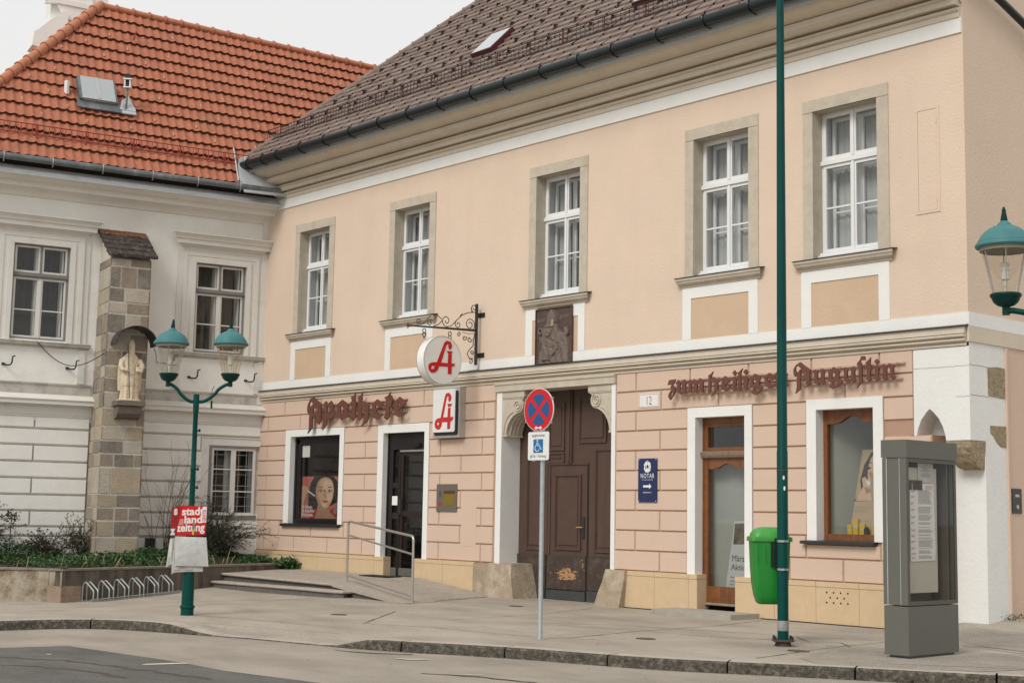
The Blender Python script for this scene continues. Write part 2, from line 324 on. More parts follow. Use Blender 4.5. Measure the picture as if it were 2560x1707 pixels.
HEILIGEN=[('z',[[(-17.224,4.082),(-17.069,4.088),(-17.114,4.008),(-17.146,3.998),(-17.081,3.938),(-17.074,3.879),(-17.119,3.804),(-17.196,3.72),(-17.242,3.78),(-17.229,3.838),(-17.158,3.913),(-17.191,3.944),(-17.159,3.996),(-17.256,3.996)],[(-17.165,3.893),(-17.132,3.843),(-17.158,3.776),(-17.19,3.807)]]),('u',[[(-17.011,4.075),(-16.94,4.013),(-16.966,3.971),(-16.965,3.883),(-16.946,3.863),(-16.921,3.881),(-16.915,3.987),(-16.934,4.017),(-16.871,4.077),(-16.807,4.01),(-16.832,3.973),(-16.831,3.867),(-16.812,3.856),(-16.869,3.82),(-16.901,3.841),(-16.959,3.815),(-17.055,3.868),(-17.029,3.896),(-17.036,3.994),(-17.075,4.015)]]),('m',[[(-16.731,4.069),(-16.687,4.013),(-16.643,4.069),(-16.567,4.007),(-16.505,4.075),(-16.412,4.022),(-16.43,3.98),(-16.436,3.856),(-16.412,3.836),(-16.473,3.82),(-16.517,3.851),(-16.511,3.965),(-16.561,3.978),(-16.573,3.863),(-16.548,3.843),(-16.617,3.822),(-16.661,3.858),(-16.649,3.973),(-16.693,3.985),(-16.699,3.86),(-16.68,3.84),(-16.743,3.824),(-16.787,3.855),(-16.762,3.882),(-16.762,3.979),(-16.788,4.009)]]),('h',[[(-16.203,4.176),(-16.239,4.103),(-16.246,4.046),(-16.197,4.081),(-16.068,4.007),(-16.105,3.962),(-16.105,3.867),(-16.081,3.847),(-16.141,3.822),(-16.251,3.738),(-16.19,3.815),(-16.172,3.852),(-16.166,3.965),(-16.252,3.999),(-16.257,3.847),(-16.245,3.837),(-16.3,3.806),(-16.337,3.837),(-16.319,3.86),(-16.307,4.087),(-16.319,4.107),(-16.252,4.137)]]),('e',[[(-15.935,4.08),(-15.815,4.002),(-15.839,3.976),(-15.941,3.915),(-15.887,3.866),(-15.821,3.904),(-15.839,3.872),(-15.923,3.82),(-16.038,3.864),(-16.02,3.901),(-16.008,3.985),(-16.032,4.019)],[(-15.96,3.992),(-15.917,3.971),(-15.96,3.954)]]),('i',[[(-15.732,4.061),(-15.673,4.013),(-15.696,3.977),(-15.702,3.865),(-15.679,3.855),(-15.744,3.807),(-15.798,3.861),(-15.774,3.878),(-15.768,3.981),(-15.792,4.02)],[(-15.732,4.168),(-15.682,4.116),(-15.729,4.071),(-15.777,4.12)]]),('l',[[(-15.554,4.188),(-15.59,4.12),(-15.59,3.841),(-15.566,3.83),(-15.625,3.801),(-15.673,3.845),(-15.655,3.872),(-15.649,4.086),(-15.666,4.111),(-15.613,4.145)]]),('i',[[(-15.484,4.063),(-15.425,4.008),(-15.443,3.981),(-15.455,3.852),(-15.426,3.841),(-15.496,3.808),(-15.543,3.847),(-15.525,3.865),(-15.525,3.986),(-15.543,4.015)],[(-15.489,4.17),(-15.431,4.12),(-15.484,4.072),(-15.542,4.122)]]),('g',[[(-15.286,4.083),(-15.159,4.011),(-15.188,3.976),(-15.194,3.875),(-15.125,3.844),(-15.171,3.782),(-15.24,3.735),(-15.298,3.724),(-15.385,3.765),(-15.315,3.826),(-15.286,3.793),(-15.252,3.782),(-15.211,3.793),(-15.197,3.811),(-15.252,3.846),(-15.298,3.83),(-15.414,3.859),(-15.391,3.886),(-15.39,3.978),(-15.414,4.007)],[(-15.332,3.994),(-15.263,3.953),(-15.263,3.897),(-15.327,3.892)]]),('e',[[(-14.987,4.079),(-14.857,4.003),(-14.874,3.967),(-15.01,3.929),(-14.909,3.86),(-14.852,3.911),(-14.863,3.866),(-14.977,3.822),(-15.096,3.865),(-15.085,3.888),(-15.084,3.97),(-15.107,3.999)],[(-15.021,4.003),(-14.976,3.964),(-15.022,3.948)]]),('n',[[(-14.831,4.083),(-14.778,4.037),(-14.72,4.089),(-14.611,4.04),(-14.626,4.002),(-14.632,3.892),(-14.591,3.848),(-14.659,3.809),(-14.716,3.854),(-14.695,3.887),(-14.7,3.998),(-14.768,4.028),(-14.774,3.849),(-14.753,3.831),(-14.811,3.8),(-14.874,3.846),(-14.858,3.862),(-14.852,4.007),(-14.884,4.035)]])]
AUGUSTIN=[('a',[[(-14.353,4.216),(-14.246,4.138),(-14.135,4.072),(-14.16,4.049),(-14.162,3.865),(-14.147,3.851),(-14.203,3.813),(-14.253,3.861),(-14.233,3.885),(-14.238,3.936),(-14.329,3.945),(-14.345,3.942),(-14.349,3.791),(-14.336,3.769),(-14.392,3.743),(-14.449,3.704),(-14.423,3.795),(-14.416,4.022),(-14.458,3.978),(-14.488,4.035),(-14.488,4.102),(-14.441,4.167)],[(-14.405,4.165),(-14.333,4.105),(-14.416,4.039),(-14.446,4.083),(-14.446,4.134)],[(-14.323,4.088),(-14.237,4.053),(-14.237,3.99),(-14.308,3.99),(-14.341,3.967),(-14.344,4.068)]]),('u',[[(-14.054,4.075),(-13.994,4.038),(-14.009,4.014),(-14.01,3.914),(-13.966,3.887),(-13.945,3.902),(-13.944,4.01),(-13.964,4.041),(-13.909,4.079),(-13.855,4.022),(-13.88,3.998),(-13.881,3.874),(-13.851,3.856),(-13.911,3.822),(-13.956,3.853),(-13.991,3.814),(-14.096,3.865),(-14.071,3.885),(-14.075,4.018),(-14.105,4.045)]]),('g',[[(-13.696,4.094),(-13.569,4.012),(-13.594,3.989),(-13.59,3.899),(-13.522,3.846),(-13.611,3.769),(-13.719,3.741),(-13.793,3.774),(-13.728,3.824),(-13.669,3.784),(-13.62,3.81),(-13.61,3.842),(-13.679,3.853),(-13.723,3.832),(-13.811,3.878),(-13.796,3.902),(-13.795,4.001),(-13.81,4.019)],[(-13.726,4.014),(-13.667,3.977),(-13.668,3.895),(-13.727,3.915)]]),('u',[[(-13.466,4.076),(-13.414,4.031),(-13.433,4.004),(-13.434,3.91),(-13.377,3.87),(-13.362,3.886),(-13.361,4.008),(-13.375,4.037),(-13.321,4.079),(-13.274,4.023),(-13.294,4.004),(-13.295,3.874),(-13.272,3.856),(-13.329,3.823),(-13.368,3.853),(-13.426,3.82),(-13.517,3.866),(-13.498,3.885),(-13.496,4.008),(-13.52,4.034)]]),('s',[[(-13.166,4.235),(-13.105,4.227),(-13.096,4.166),(-13.191,4.164),(-13.159,4.101),(-13.157,3.841),(-13.143,3.825),(-13.206,3.779),(-13.254,3.733),(-13.234,3.781),(-13.219,3.845),(-13.221,4.064),(-13.254,4.119),(-13.191,4.176)]]),('t',[[(-12.996,4.203),(-13.008,4.075),(-12.984,4.073),(-12.985,4.049),(-12.966,4.032),(-12.994,4.01),(-13.006,3.881),(-12.987,3.856),(-13.03,3.814),(-13.086,3.866),(-13.072,3.885),(-13.07,4.018),(-13.117,4.021),(-13.112,4.073),(-13.074,4.075),(-13.087,4.125),(-13.02,4.173)]]),('i',[[(-12.886,4.075),(-12.831,4.031),(-12.854,4.001),(-12.856,3.873),(-12.833,3.855),(-12.894,3.819),(-12.94,3.869),(-12.921,3.892),(-12.92,4.005),(-12.942,4.038)],[(-12.884,4.168),(-12.834,4.124),(-12.884,4.083),(-12.932,4.13)]]),('n',[[(-12.755,4.083),(-12.71,4.04),(-12.658,4.088),(-12.563,4.042),(-12.577,4.007),(-12.583,3.904),(-12.548,3.863),(-12.608,3.826),(-12.657,3.869),(-12.638,3.9),(-12.641,4.004),(-12.701,4.031),(-12.708,3.864),(-12.69,3.847),(-12.741,3.818),(-12.796,3.861),(-12.782,3.876),(-12.775,4.012),(-12.803,4.038)]])]
BOX_A=[[(-23.366,4.162),(-23.296,4.127),(-23.263,4.052),(-23.282,3.993),(-23.325,3.958),(-23.366,3.991),(-23.371,4.037),(-23.36,4.071),(-23.394,4.084),(-23.418,4.05),(-23.523,3.648),(-23.382,3.647),(-23.373,3.845),(-23.286,3.841),(-23.289,3.647),(-23.183,3.645),(-23.209,3.585),(-23.282,3.542),(-23.289,3.394),(-23.385,3.397),(-23.384,3.542),(-23.556,3.546),(-23.569,3.468),(-23.627,3.401),(-23.708,3.389),(-23.786,3.435),(-23.809,3.526),(-23.779,3.595),(-23.708,3.633),(-23.61,3.641),(-23.482,4.092),(-23.444,4.146)],[(-23.695,3.552),(-23.656,3.521),(-23.686,3.482),(-23.725,3.507)],[(-23.395,3.929),(-23.243,3.926),(-23.275,3.86),(-23.368,3.86)]]
DISC_A=[[(0.992,5.121),(0.892,5.106),(0.851,5.042),(0.859,4.983),(0.9,4.937),(0.938,4.966),(0.952,5.004),(0.94,5.043),(0.978,5.046),(1.002,5.018),(1.127,4.661),(0.954,4.666),(0.947,4.855),(0.853,4.86),(0.855,4.665),(0.76,4.669),(0.779,4.623),(0.848,4.594),(0.848,4.447),(0.947,4.444),(0.947,4.59),(1.173,4.581),(1.22,4.491),(1.291,4.444),(1.376,4.437),(1.443,4.493),(1.458,4.568),(1.419,4.628),(1.334,4.654),(1.237,4.662),(1.053,5.081)],[(1.356,4.576),(1.284,4.585),(1.318,4.522),(1.366,4.508),(1.384,4.535)],[(0.986,4.914),(0.829,4.912),(0.855,4.863),(0.95,4.859)]]
# ================================================================ GROUND
def asphalt(name, c1, c2, sc=1.0):
    m = bpy.data.materials.new(name); m.use_nodes = True; n = m.node_tree.nodes; l = m.node_tree.links.new
    p = n['Principled BSDF']; p.inputs['Roughness'].default_value = .9; p.inputs['Specular IOR Level'].default_value = .25
    tc = n.new('ShaderNodeTexCoord')
    a = n.new('ShaderNodeTexNoise'); a.inputs['Scale'].default_value = .55*sc; a.inputs['Detail'].default_value = 9; a.inputs['Roughness'].default_value = .65
    mp = n.new('ShaderNodeMapping'); mp.inputs['Scale'].default_value = (1, 1.7, 1); mp.inputs['Rotation'].default_value = (0, 0, .5)
    l(tc.outputs['Object'], mp.inputs[0]); l(mp.outputs[0], a.inputs['Vector'])
    cr = n.new('ShaderNodeValToRGB'); cr.color_ramp.elements[0].position = .32; cr.color_ramp.elements[0].color = c1; cr.color_ramp.elements[1].position = .64; cr.color_ramp.elements[1].color = c2
    l(a.outputs['Fac'], cr.inputs[0])
    g = n.new('ShaderNodeTexNoise'); g.inputs['Scale'].default_value = 85; g.inputs['Detail'].default_value = 4; l(tc.outputs['Object'], g.inputs['Vector'])
    mr = n.new('ShaderNodeMapRange'); mr.inputs['From Min'].default_value = .3; mr.inputs['From Max'].default_value = .7; mr.inputs['To Min'].default_value = .55; mr.inputs['To Max'].default_value = 1.42
    l(g.outputs['Fac'], mr.inputs['Value'])
    mx = n.new('ShaderNodeMixRGB'); mx.blend_type = 'MULTIPLY'; mx.inputs[0].default_value = 1; l(cr.outputs[0], mx.inputs[1]); l(mr.outputs[0], mx.inputs[2])
    l(mx.outputs[0], p.inputs['Base Color'])
    b = n.new('ShaderNodeBump'); b.inputs['Strength'].default_value = .5; b.inputs['Distance'].default_value = .01; l(g.outputs['Fac'], b.inputs['Height']); l(b.outputs[0], p.inputs['Normal'])
    return m
M_ROAD = asphalt('dusty_road_asphalt', (.255, .223, .183, 1), (.37, .325, .268, 1))
M_PAVE = asphalt('pale_pavement_asphalt', (.295, .258, .213, 1), (.425, .374, .308, 1))
M_PATCH = asphalt('newer_dark_asphalt', (.095, .091, .083, 1), (.145, .138, .125, 1), 1.5)
M_PATCH2 = asphalt('coarse_patch_asphalt', (.25, .225, .19, 1), (.35, .31, .26, 1), 2)
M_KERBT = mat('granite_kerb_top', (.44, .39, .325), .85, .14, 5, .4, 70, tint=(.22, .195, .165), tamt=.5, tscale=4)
M_KERBF = mat('dirty_shaded_split_granite', (.075, .064, .050), .95, .7, 17, 1.5, 30, tint=(.25, .22, .175), tamt=.8, tscale=14)  # dirt and the shade of the side face both put into this colour
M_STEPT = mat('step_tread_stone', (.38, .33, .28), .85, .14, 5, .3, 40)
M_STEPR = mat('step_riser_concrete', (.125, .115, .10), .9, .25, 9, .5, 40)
M_SEAM = mat('bitumen_seam', (.075, .058, .045), .9, .4, 9)
M_CONC = mat('soot_dark_concrete', (.16, .135, .11), .95, .35, 3, .8, 30, tint=(.045, .042, .034), tamt=.85, tscale=3.2, streak=1, tlo=.42)
M_MOSSC = mat('lichen_stained_concrete', (.40, .35, .28), .95, .2, 4, .8, 30, tint=(.13, .085, .03), tamt=.95, tscale=1.9, tlo=.44)

KP = [(-22.5, -6), (-21.2, 2.5), (-20.75, 6.5), (-20.5, 8.6), (-20.35, 9.5), (-19.85, 10.12), (-18.9, 10.5), (-17.4, 10.95), (-16.2, 11.2), (-15.5, 11.4), (-14.85, 11.66), (-14.3, 11.95), (-13.35, 12.35), (-12.4, 12.62), (-11.5, 12.95), (-10.4, 13.6), (-9.55, 14.08), (-8.74, 14.5), (-6, 16.0), (-2, 18.2), (4, 21.5), (14, 27)]
def resample(P, st):
    out = [Vector((*P[0], 0))]; acc = 0
    def cr(p0, p1, p2, p3, t): return .5*((2*p1)+(-p0+p2)*t+(2*p0-5*p1+4*p2-p3)*t*t+(-p0+3*p1-3*p2+p3)*t**3)
    Q = [Vector((*p, 0)) for p in P]; Q = [Q[0]]+Q+[Q[-1]]; dense = []
    for i in range(1, len(Q)-2):
        for k in range(16): dense.append(cr(Q[i-1], Q[i], Q[i+1], Q[i+2], k/16))
    dense.append(Q[-1])
    for a, b in zip(dense, dense[1:]):
        acc += (b-a).length
        if acc >= st: out.append(b.copy()); acc = 0
    return out
def drop(p):   # lowered kerb between the two raised runs
    return -.122*sm((p.x+19.2)/1.1)*(1-sm((p.x+16.1)/.8))
KL = resample(KP, .25)
def knorm(i):
    t = (KL[min(i+1, len(KL)-1)]-KL[max(i-1, 0)]).normalized(); return Vector((-t.y, t.x, 0))
KN = [knorm(i) for i in range(len(KL))]
# road: one sheet to the horizon
mb = MB(); g = {}
xs = [-400, -150, -70]+[-50+1.0*i for i in range(61)]+[30, 80, 200, 400]; ys = [-300, -80, -25]+[-8+1.0*i for i in range(45)]+[60, 120, 300, 500]
for i, x in enumerate(xs):
    for j, y in enumerate(ys): g[i, j] = mb.bm.verts.new((x, y, -.13+min(0, zg(x, y))))
for i in range(len(xs)-1):
    for j in range(len(ys)-1): mb.bm.faces.new((g[i, j], g[i+1, j], g[i+1, j+1], g[i, j+1]))
struct(mb.build('road', M_ROAD, smooth=True))
# pavement
FAR = []; ang_ = [math.atan2(v.y, v.x) % (2*math.pi) for v in KN]; cur_ = ang_[0]
for i in range(len(ang_)):
    w_ = ang_[max(0, i-14):i+15]; a_ = sum(w_)/len(w_); cur_ = min(cur_, a_-.0); FAR.append(cur_)
FAR = [Vector((math.cos(a_), math.sin(a_), 0)) for a_ in FAR]
mb = MB(); rings = [.29, .7, 1.2, 1.9, 2.8, 3.8, 4.9, 6.1, 7.5, 9.5, 12, 16]; rows = []
for i, p in enumerate(KL):
    r_ = []
    for d in rings:
        q = p+KN[i]*min(d, 1.0)+FAR[i]*max(0, d-1.0); r_.append(mb.bm.verts.new((q.x, q.y, zg(q.x, q.y)+drop(p)*(1-sm((d-.2)/1.3)))))
    rows.append(r_)
for i in range(len(rows)-1):
    for k in range(len(rings)-1): mb.bm.faces.new((rows[i][k], rows[i+1][k], rows[i+1][k+1], rows[i][k+1]))
struct(mb.build('pavement', M_PAVE, smooth=True))
# kerb stones
mb = MB(); i = 0
while i < len(KL)-6:
    n_ = random.choice([4, 5, 5, 6]); seg = list(range(i, min(i+n_, len(KL)-1)+1)); i += n_
    jit = random.uniform(-.006, .006); A = []
    for a, q in enumerate(seg):
        p = KL[q]; t = (KL[min(q+1, len(KL)-1)]-KL[q-1 if q else 0]).normalized()
        e = t*(.012 if a == 0 else (-.012 if a == len(seg)-1 else 0)); dz = zg(p.x, p.y)+drop(p)+.006
        o_ = p+e-KN[q]*(.008+jit); inn = p+e+KN[q]*.285
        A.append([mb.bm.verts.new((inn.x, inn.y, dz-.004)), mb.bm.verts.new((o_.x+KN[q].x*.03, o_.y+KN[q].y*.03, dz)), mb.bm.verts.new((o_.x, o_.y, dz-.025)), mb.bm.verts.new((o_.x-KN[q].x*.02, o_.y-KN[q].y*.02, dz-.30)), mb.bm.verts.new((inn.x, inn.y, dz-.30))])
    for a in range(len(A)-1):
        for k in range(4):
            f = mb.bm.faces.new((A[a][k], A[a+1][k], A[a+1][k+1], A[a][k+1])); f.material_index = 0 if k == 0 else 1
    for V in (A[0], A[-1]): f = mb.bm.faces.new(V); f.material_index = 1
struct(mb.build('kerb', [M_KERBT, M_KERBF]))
# asphalt patches and seams
def sheet(name, pts, m, dz, res=.35, pave=True):
    mb = MB(); V = [mb.bm.verts.new((x, y, (zg(x, y) if pave else -.13+min(0, zg(x, y)))+dz)) for x, y in pts]
    bmesh.ops.triangulate(mb.bm, faces=[mb.bm.faces.new(V)]); return struct(mb.build(name, m))
sheet('road_patch', [(-20.2, 5.2), (-18.04, 7.6), (-17.86, 8.42), (-16.63, 8.53), (-15.33, 8.63), (-14.29, 8.6), (-12.75, 8.83), (-10.5, 8.9), (-9.2, 7.0), (-11, 3.5), (-19, 2.5)], M_PATCH, .004, pave=False)
sheet('pavement_patch', [(-11.67, 16.2), (-11.1, 15.3), (-10.75, 14.35), (-10.2, 14.02), (-9.4, 14.45), (-8.7, 14.85), (-8.3, 16.3), (-9.6, 17.2)], M_PATCH2, .004)
sheet('wall_foot_patch', [(-12.2, 18.3), (-9.6, 17.7), (-9.2, 19.2), (-11.3, 19.3)], M_PATCH2, .006)
def seam(pts, w=.022, pave=True, wob=.012):
    P = []
    for (a, b), (c, d) in zip(pts, pts[1:]):
        n_ = max(2, int(math.hypot(c-a, d-b)/.16))
        P += [(a+(c-a)*k/n_, b+(d-b)*k/n_) for k in range(n_)]
    P.append(pts[-1]); L_ = []; R__ = []
    for i, (x, y) in enumerate(P):
        tx, ty = P[min(i+1, len(P)-1)][0]-P[max(i-1, 0)][0], P[min(i+1, len(P)-1)][1]-P[max(i-1, 0)][1]; q = math.hypot(tx, ty) or 1
        nx, ny = -ty/q, tx/q; o = random.uniform(-wob, wob); ww = w*random.uniform(.45, 1.1)/2
        for S, sg in ((L_, 1), (R__, -1)):
            X, Y = x+nx*(o+sg*ww), y+ny*(o+sg*ww); S.append(mbs.bm.verts.new((X, Y, (zg(X, Y) if pave else -.13+min(0, zg(X, Y)))+.0055)))
    for i in range(len(P)-1): mbs.bm.faces.new((L_[i], L_[i+1], R__[i+1], R__[i]))
mbs = MB()
for s_ in ([(-25.93, 10.89), (-25.2, 11.54), (-23.97, 12.25), (-23.44, 13.43), (-23.2, 14.24), (-23.69, 15.42), (-23.69, 16.2)],
           [(-23.76, 13.61), (-22.85, 14.36), (-21.9, 15.54), (-21.59, 16.23), (-20.84, 16.38)], [(-17.65, 12.96), (-19.48, 14.97)],
           [(-17.65, 12.96), (-16.56, 13.4), (-14.61, 13.57), (-13.71, 14.13)], [(-16.61, 15.17), (-15.49, 16.22), (-14.38, 16.52), (-12.94, 16.94), (-11.6, 17.47)],
           [(-16.46, 15.12), (-14.6, 15.71), (-13.46, 15.8), (-12.44, 16.28)], [(-17.53, 14.5), (-17.82, 16.73), (-18.5, 18.64)],
           [(-14.22, 13.87), (-14.55, 15.66), (-14.65, 17.58), (-14.99, 18.99)], [(-11.05, 13.92), (-11.36, 15.62), (-11.52, 17.36)], [(-18.9, 10.95), (-17.36, 11.3), (-16.3, 11.6)],
           [(-21.0, 16.4), (-22.0, 19.3)], [(-20.3, 11.6), (-18.5, 12.1), (-16.9, 12.3)], [(-12.7, 16.9), (-12.1, 16.4), (-11.8, 16.7), (-11.3, 16.2)], [(-10.6, 17.8), (-9.2, 17.3), (-7.8, 17.1)], [(-10.1, 14.5), (-9.0, 15.3), (-7.8, 16.0)]): seam(s_)
struct(mbs.build('pavement_seams', M_SEAM))
mbs = MB()
for s_ in ([(-17.4, 6.9), (-16.2, 7.6), (-15.0, 7.85), (-13.6, 8.05)], [(-16.6, 6.6), (-15.2, 7.3), (-14.2, 7.4)]): seam(s_, .11, False, .05)
for s_ in ([(-12.9, 10.3), (-12.2, 10.6), (-11.5, 10.75)], [(-15.6, 11.0), (-15.0, 11.2), (-14.6, 11.5)]): seam(s_, .06, False, .03)
struct(mbs.build('road_cracks', M_SEAM))
mb = MB(); M_RPAINT = mat('worn_road_paint', (.52, .48, .41), .9, .2, 9)
for pts in ([(-15.35, 8.19), (-15.29, 8.5), (-15.17, 8.68), (-15.12, 8.62), (-15.2, 8.3), (-15.27, 8.1)], [(-14.35, 11.0), (-14.1, 11.25), (-13.95, 11.28), (-14.1, 11.05)], [(-12.6, 10.5), (-12.35, 10.75), (-12.33, 10.66)], [(-17.0, 7.72), (-16.93, 7.8), (-16.88, 7.73)]):
    mb.bm.faces.new([mb.bm.verts.new((x, y, -.13+.0085)) for x, y in pts])
struct(mb.build('road_marking', M_RPAINT))
for (x, y), lb in (((-19.32, 13.7), 'small dark iron valve cover in the pavement below the entrance ramp'), ((-19.55, 17.75), 'small iron valve cover in the pavement close to the brown gate'),
                   ((-13.6, 14.75), 'small iron valve cover just left of the tall green pole foot'), ((-11.35, 15.15), 'small iron valve cover between the tall green pole and the grey display case')):
    mb = MB(); mb.lathe([(.0, .007), (.10, .007), (.105, .009), (.13, .009), (.135, .001)], (x, y), 16, sx=1.15, sy=.9)
    tag(mb.build('valve_cover', mat('rusty_cover_iron', (.10, .075, .055), .8, .3, 20, .5, 60)), lb, 'valve cover', 'iron valve covers set in the pavement')
# leaves, grit and bits of litter on the asphalt
mb = MB()
for _ in range(260):
    x, y = random.uniform(-22, -8), random.uniform(8.5, 18.8)
    p = Vector((x, y, 0)); k = min(range(0, len(KL), 4), key=lambda q: (KL[q]-p).length); on = (p-KL[k]).dot(KN[k]) > .3
    z = (zg(x, y) if on else -.13)+.006; a = random.uniform(0, 6.28); r_ = random.uniform(.006, .018)
    mb.bm.faces.new([mb.bm.verts.new((x+r_*math.cos(a+t), y+r_*.6*math.sin(a+t), z+.003*math.sin(t))) for t in (0, 1.5, 3, 4.6)])
tag(mb.build('pavement_litter', mat('dry_leaf_bits', (.13, .09, .05), .9, .6, 60)), kind='stuff')

# ---------------------------------------------------------------- entrance landing, steps, ramp
land = thing('entrance_steps', 'low stone landing with two steps and a paved ramp before the pharmacy door', 'steps', (-24.5, 17.5, 0))
def slab(mb, top, th, mi=None):
    V = [mb.bm.verts.new(p) for p in top]; W = [mb.bm.verts.new((p[0], p[1], p[2]-th)) for p in top]; n = len(V)
    mb.bm.faces.new(V); mb.bm.faces.new(W[::-1])
    for i in range(n): mb.bm.faces.new((V[i], V[(i+1) % n], W[(i+1) % n], W[i]))
M_PAVER = mat('worn_concrete_paver', (.38, .335, .28), .9, .12, 7, .3, 60, tint=(.22, .19, .16), tamt=.5, tscale=3)
mb = MB(); slab(mb, [(-28.95, 17.2, .185), (-23.98, 16.92, .165), (-24.32, 19.33, .235), (-29.35, 19.33, .235)], .45); mb.build('landing_body', M_STEPR, land)
def nosing(pts, w, th, name):
    mb = MB(); V = []
    for i, (x, y, z) in enumerate(pts):
        a, b = pts[max(i-1, 0)], pts[min(i+1, len(pts)-1)]; tx, ty = b[0]-a[0], b[1]-a[1]; q = math.hypot(tx, ty); nx, ny = -ty/q, tx/q
        V.append([mb.bm.verts.new(p) for p in ((x+nx*w, y+ny*w, z), (x, y, z), (x-nx*.012, y-ny*.012, z-.015), (x-nx*.012, y-ny*.012, z-th+.015), (x, y, z-th), (x+nx*w, y+ny*w, z-th))])
    for A, B in zip(V, V[1:]):
        for k in range(6): mb.bm.faces.new((A[k], A[(k+1) % 6], B[(k+1) % 6], B[k]))
    mb.bm.faces.new(V[0]); mb.bm.faces.new(V[-1]); return mb.build(name, M_STEPT, land)
nosing([(-28.9, 17.14, .225), (-28.0, 17.08, .222), (-26.5, 17.0, .218), (-25.0, 16.92, .214), (-23.98, 16.86, .21)], .34, .05, 'step_edge')
mb = MB(); slab(mb, [(-28.85, 16.88, -.0), (-26.5, 16.66, .03), (-23.45, 16.5, .06), (-23.27, 16.6, .06), (-23.4, 16.95, .06), (-28.9, 17.3, .03)], .4); mb.build('step_body', M_STEPR, land)
nosing([(-28.85, 16.84, .055), (-27.5, 16.72, .07), (-26.0, 16.6, .088), (-24.5, 16.52, .105), (-23.5, 16.46, .11), (-23.24, 16.56, .11), (-23.2, 16.8, .11)], .30, .05, 'lower_step_edge')
# pavers on landing and ramp: individual slabs in one mesh
mb = MB()
def zl(x, y): # landing / ramp surface
    xe = -23.98-.34*(y-16.9)/2.45; e = .21+.06*(y-16.9)/2.45
    if x <= xe: return e+.002
    xf = -21.1-.95*(y-16.45)/2.9; t = min(1, (x-xe)/(xf-xe)); return e*(1-t)+.006*t+.002
y = 17.22; r_ = 0
while y < 19.3:
    y1 = min(y+.295, 19.33); x = -29.0+.3*(r_ % 2)*.5 - .6
    while x < -21.3:
        x0 = max(x, -29.0-.35*(y-17)/2.4+.1); x1 = min(x+.59, -21.15-.95*(y-16.45)/2.9)
        if x1-x0 > .06:
            V = [(x0, y), (x1, y), (x1, y1), (x0, y1)]; slab(mb, [(a, b, zl(a, b)+random.uniform(0, .002)) for a, b in V], .03)
        x += .6
    y += .30; r_ += 1
mb.build('paving', M_PAVER, land)
mb = MB(); slab(mb, [(-24.0, 16.9, .20), (-21.15, 16.47, .0), (-22.1, 19.33, .0), (-24.35, 19.33, .26)], .4); mb.build('ramp_body', M_STEPR, land)
mb = MB(); slab(mb, [(-24.02, 16.84, .213), (-21.08, 16.40, .008), (-21.12, 16.7, .008), (-21.14, 17.21, .009), (-24.0, 17.21, .217)], .06); mb.build('ramp_edge', M_STEPT, land)
mb = MB(); mb.box(-25.75, -24.75, 18.75, 19.15, .272, .285); tag(mb.build('doormat', mat('black_rubber_mat', (.02, .02, .02), .9, .3, 60)), 'black doormat on the landing before the pharmacy door', 'doormat')
# step in front of the shop door
mb = MB(); slab(mb, [(-17.05, 18.62, .085), (-16.85, 18.5, .085), (-15.6, 18.5, .085), (-15.3, 18.62, .085), (-15.28, 19.36, .085), (-17.05, 19.36, .085)], .14)
tag(mb.build('door_step', mat('grey_concrete_step', (.36, .335, .285), .9, .15, 5, .4, 40)), 'low grey concrete step before the wooden shop door', 'step')

# handrail
hr = thing('handrail', 'brushed steel handrail with three bars beside the pharmacy ramp', 'handrail', (-22.8, 17.0, 0))
A0 = Vector((-24.3, 17.4, .22)); B0 = Vector((-21.21, 16.67, 0))
def bend(P, r=.09, n=5):
    out = [P[0]]
    for a, b, c in zip(P, P[1:], P[2:]):
        u = (a-b).normalized(); w = (c-b).normalized(); s, e = b+u*r, b+w*r
        for k in range(n+1): t = k/n; out.append((1-t)**2*s+2*t*(1-t)*b+t*t*e)
    return out+[P[-1]]
At, Bt = Vector((A0.x, A0.y, 1.45)), Vector((B0.x, B0.y, 1.21))
mb = MB(); mb.tube([A0, At, Bt, B0] if False else bend([A0, At, Bt, B0]), .024, 12); mb.build('top_rail', M_STEEL, hr, True)
for za, zb, nm in ((1.17, .88, 'middle_rail'), (.36, .11, 'bottom_rail')):
    mb = MB(); mb.tube([Vector((A0.x, A0.y, za)), Vector((B0.x, B0.y, zb))], .019, 10); mb.build(nm, M_STEEL, hr, True)
for P in (A0, B0):
    mb = MB(); mb.lathe([(.0, P.z+.012), (.055, P.z+.012), (.06, P.z+.006), (.06, P.z-.01)], (P.x, P.y), 16); mb.build('foot_plate', M_STEEL, hr)

# ---------------------------------------------------------------- planter
pl = thing('planter_wall', 'low concrete planter wall, sooty on its right and lichen stained on its left', 'wall', (-28, 13, 0))
def wallseg(mb, a, b, w, z0, z1, cap=0):
    a = Vector((*a, 0)); b = Vector((*b, 0)); t = (b-a).normalized(); n_ = Vector((-t.y, t.x, 0))*w; k = max(1, int((b-a).length/1.0))
    for i in range(k):
        p, q = a+(b-a)*(i/k), a+(b-a)*((i+1)/k)
        V = [mb.bm.verts.new((*(p if c == 0 else q).xy[:], 0)) if False else mb.bm.verts.new(Vector(((p if c == 0 else q)+n_*d)[:2]+(z,))) for c in (0, 1) for d in (0, 1) for z in (z0, z1)]
        for f in ((0, 1, 5, 4), (2, 3, 7, 6), (1, 3, 7, 5), (0, 2, 6, 4), (0, 1, 3, 2), (4, 5, 7, 6)): mb.bm.faces.new([V[i2] for i2 in f])
mb = MB(); wallseg(mb, (-27.7, 12.87), (-29.3, 19.36), .22, -.6, .36); mb.build('dark_wall', M_CONC, pl)
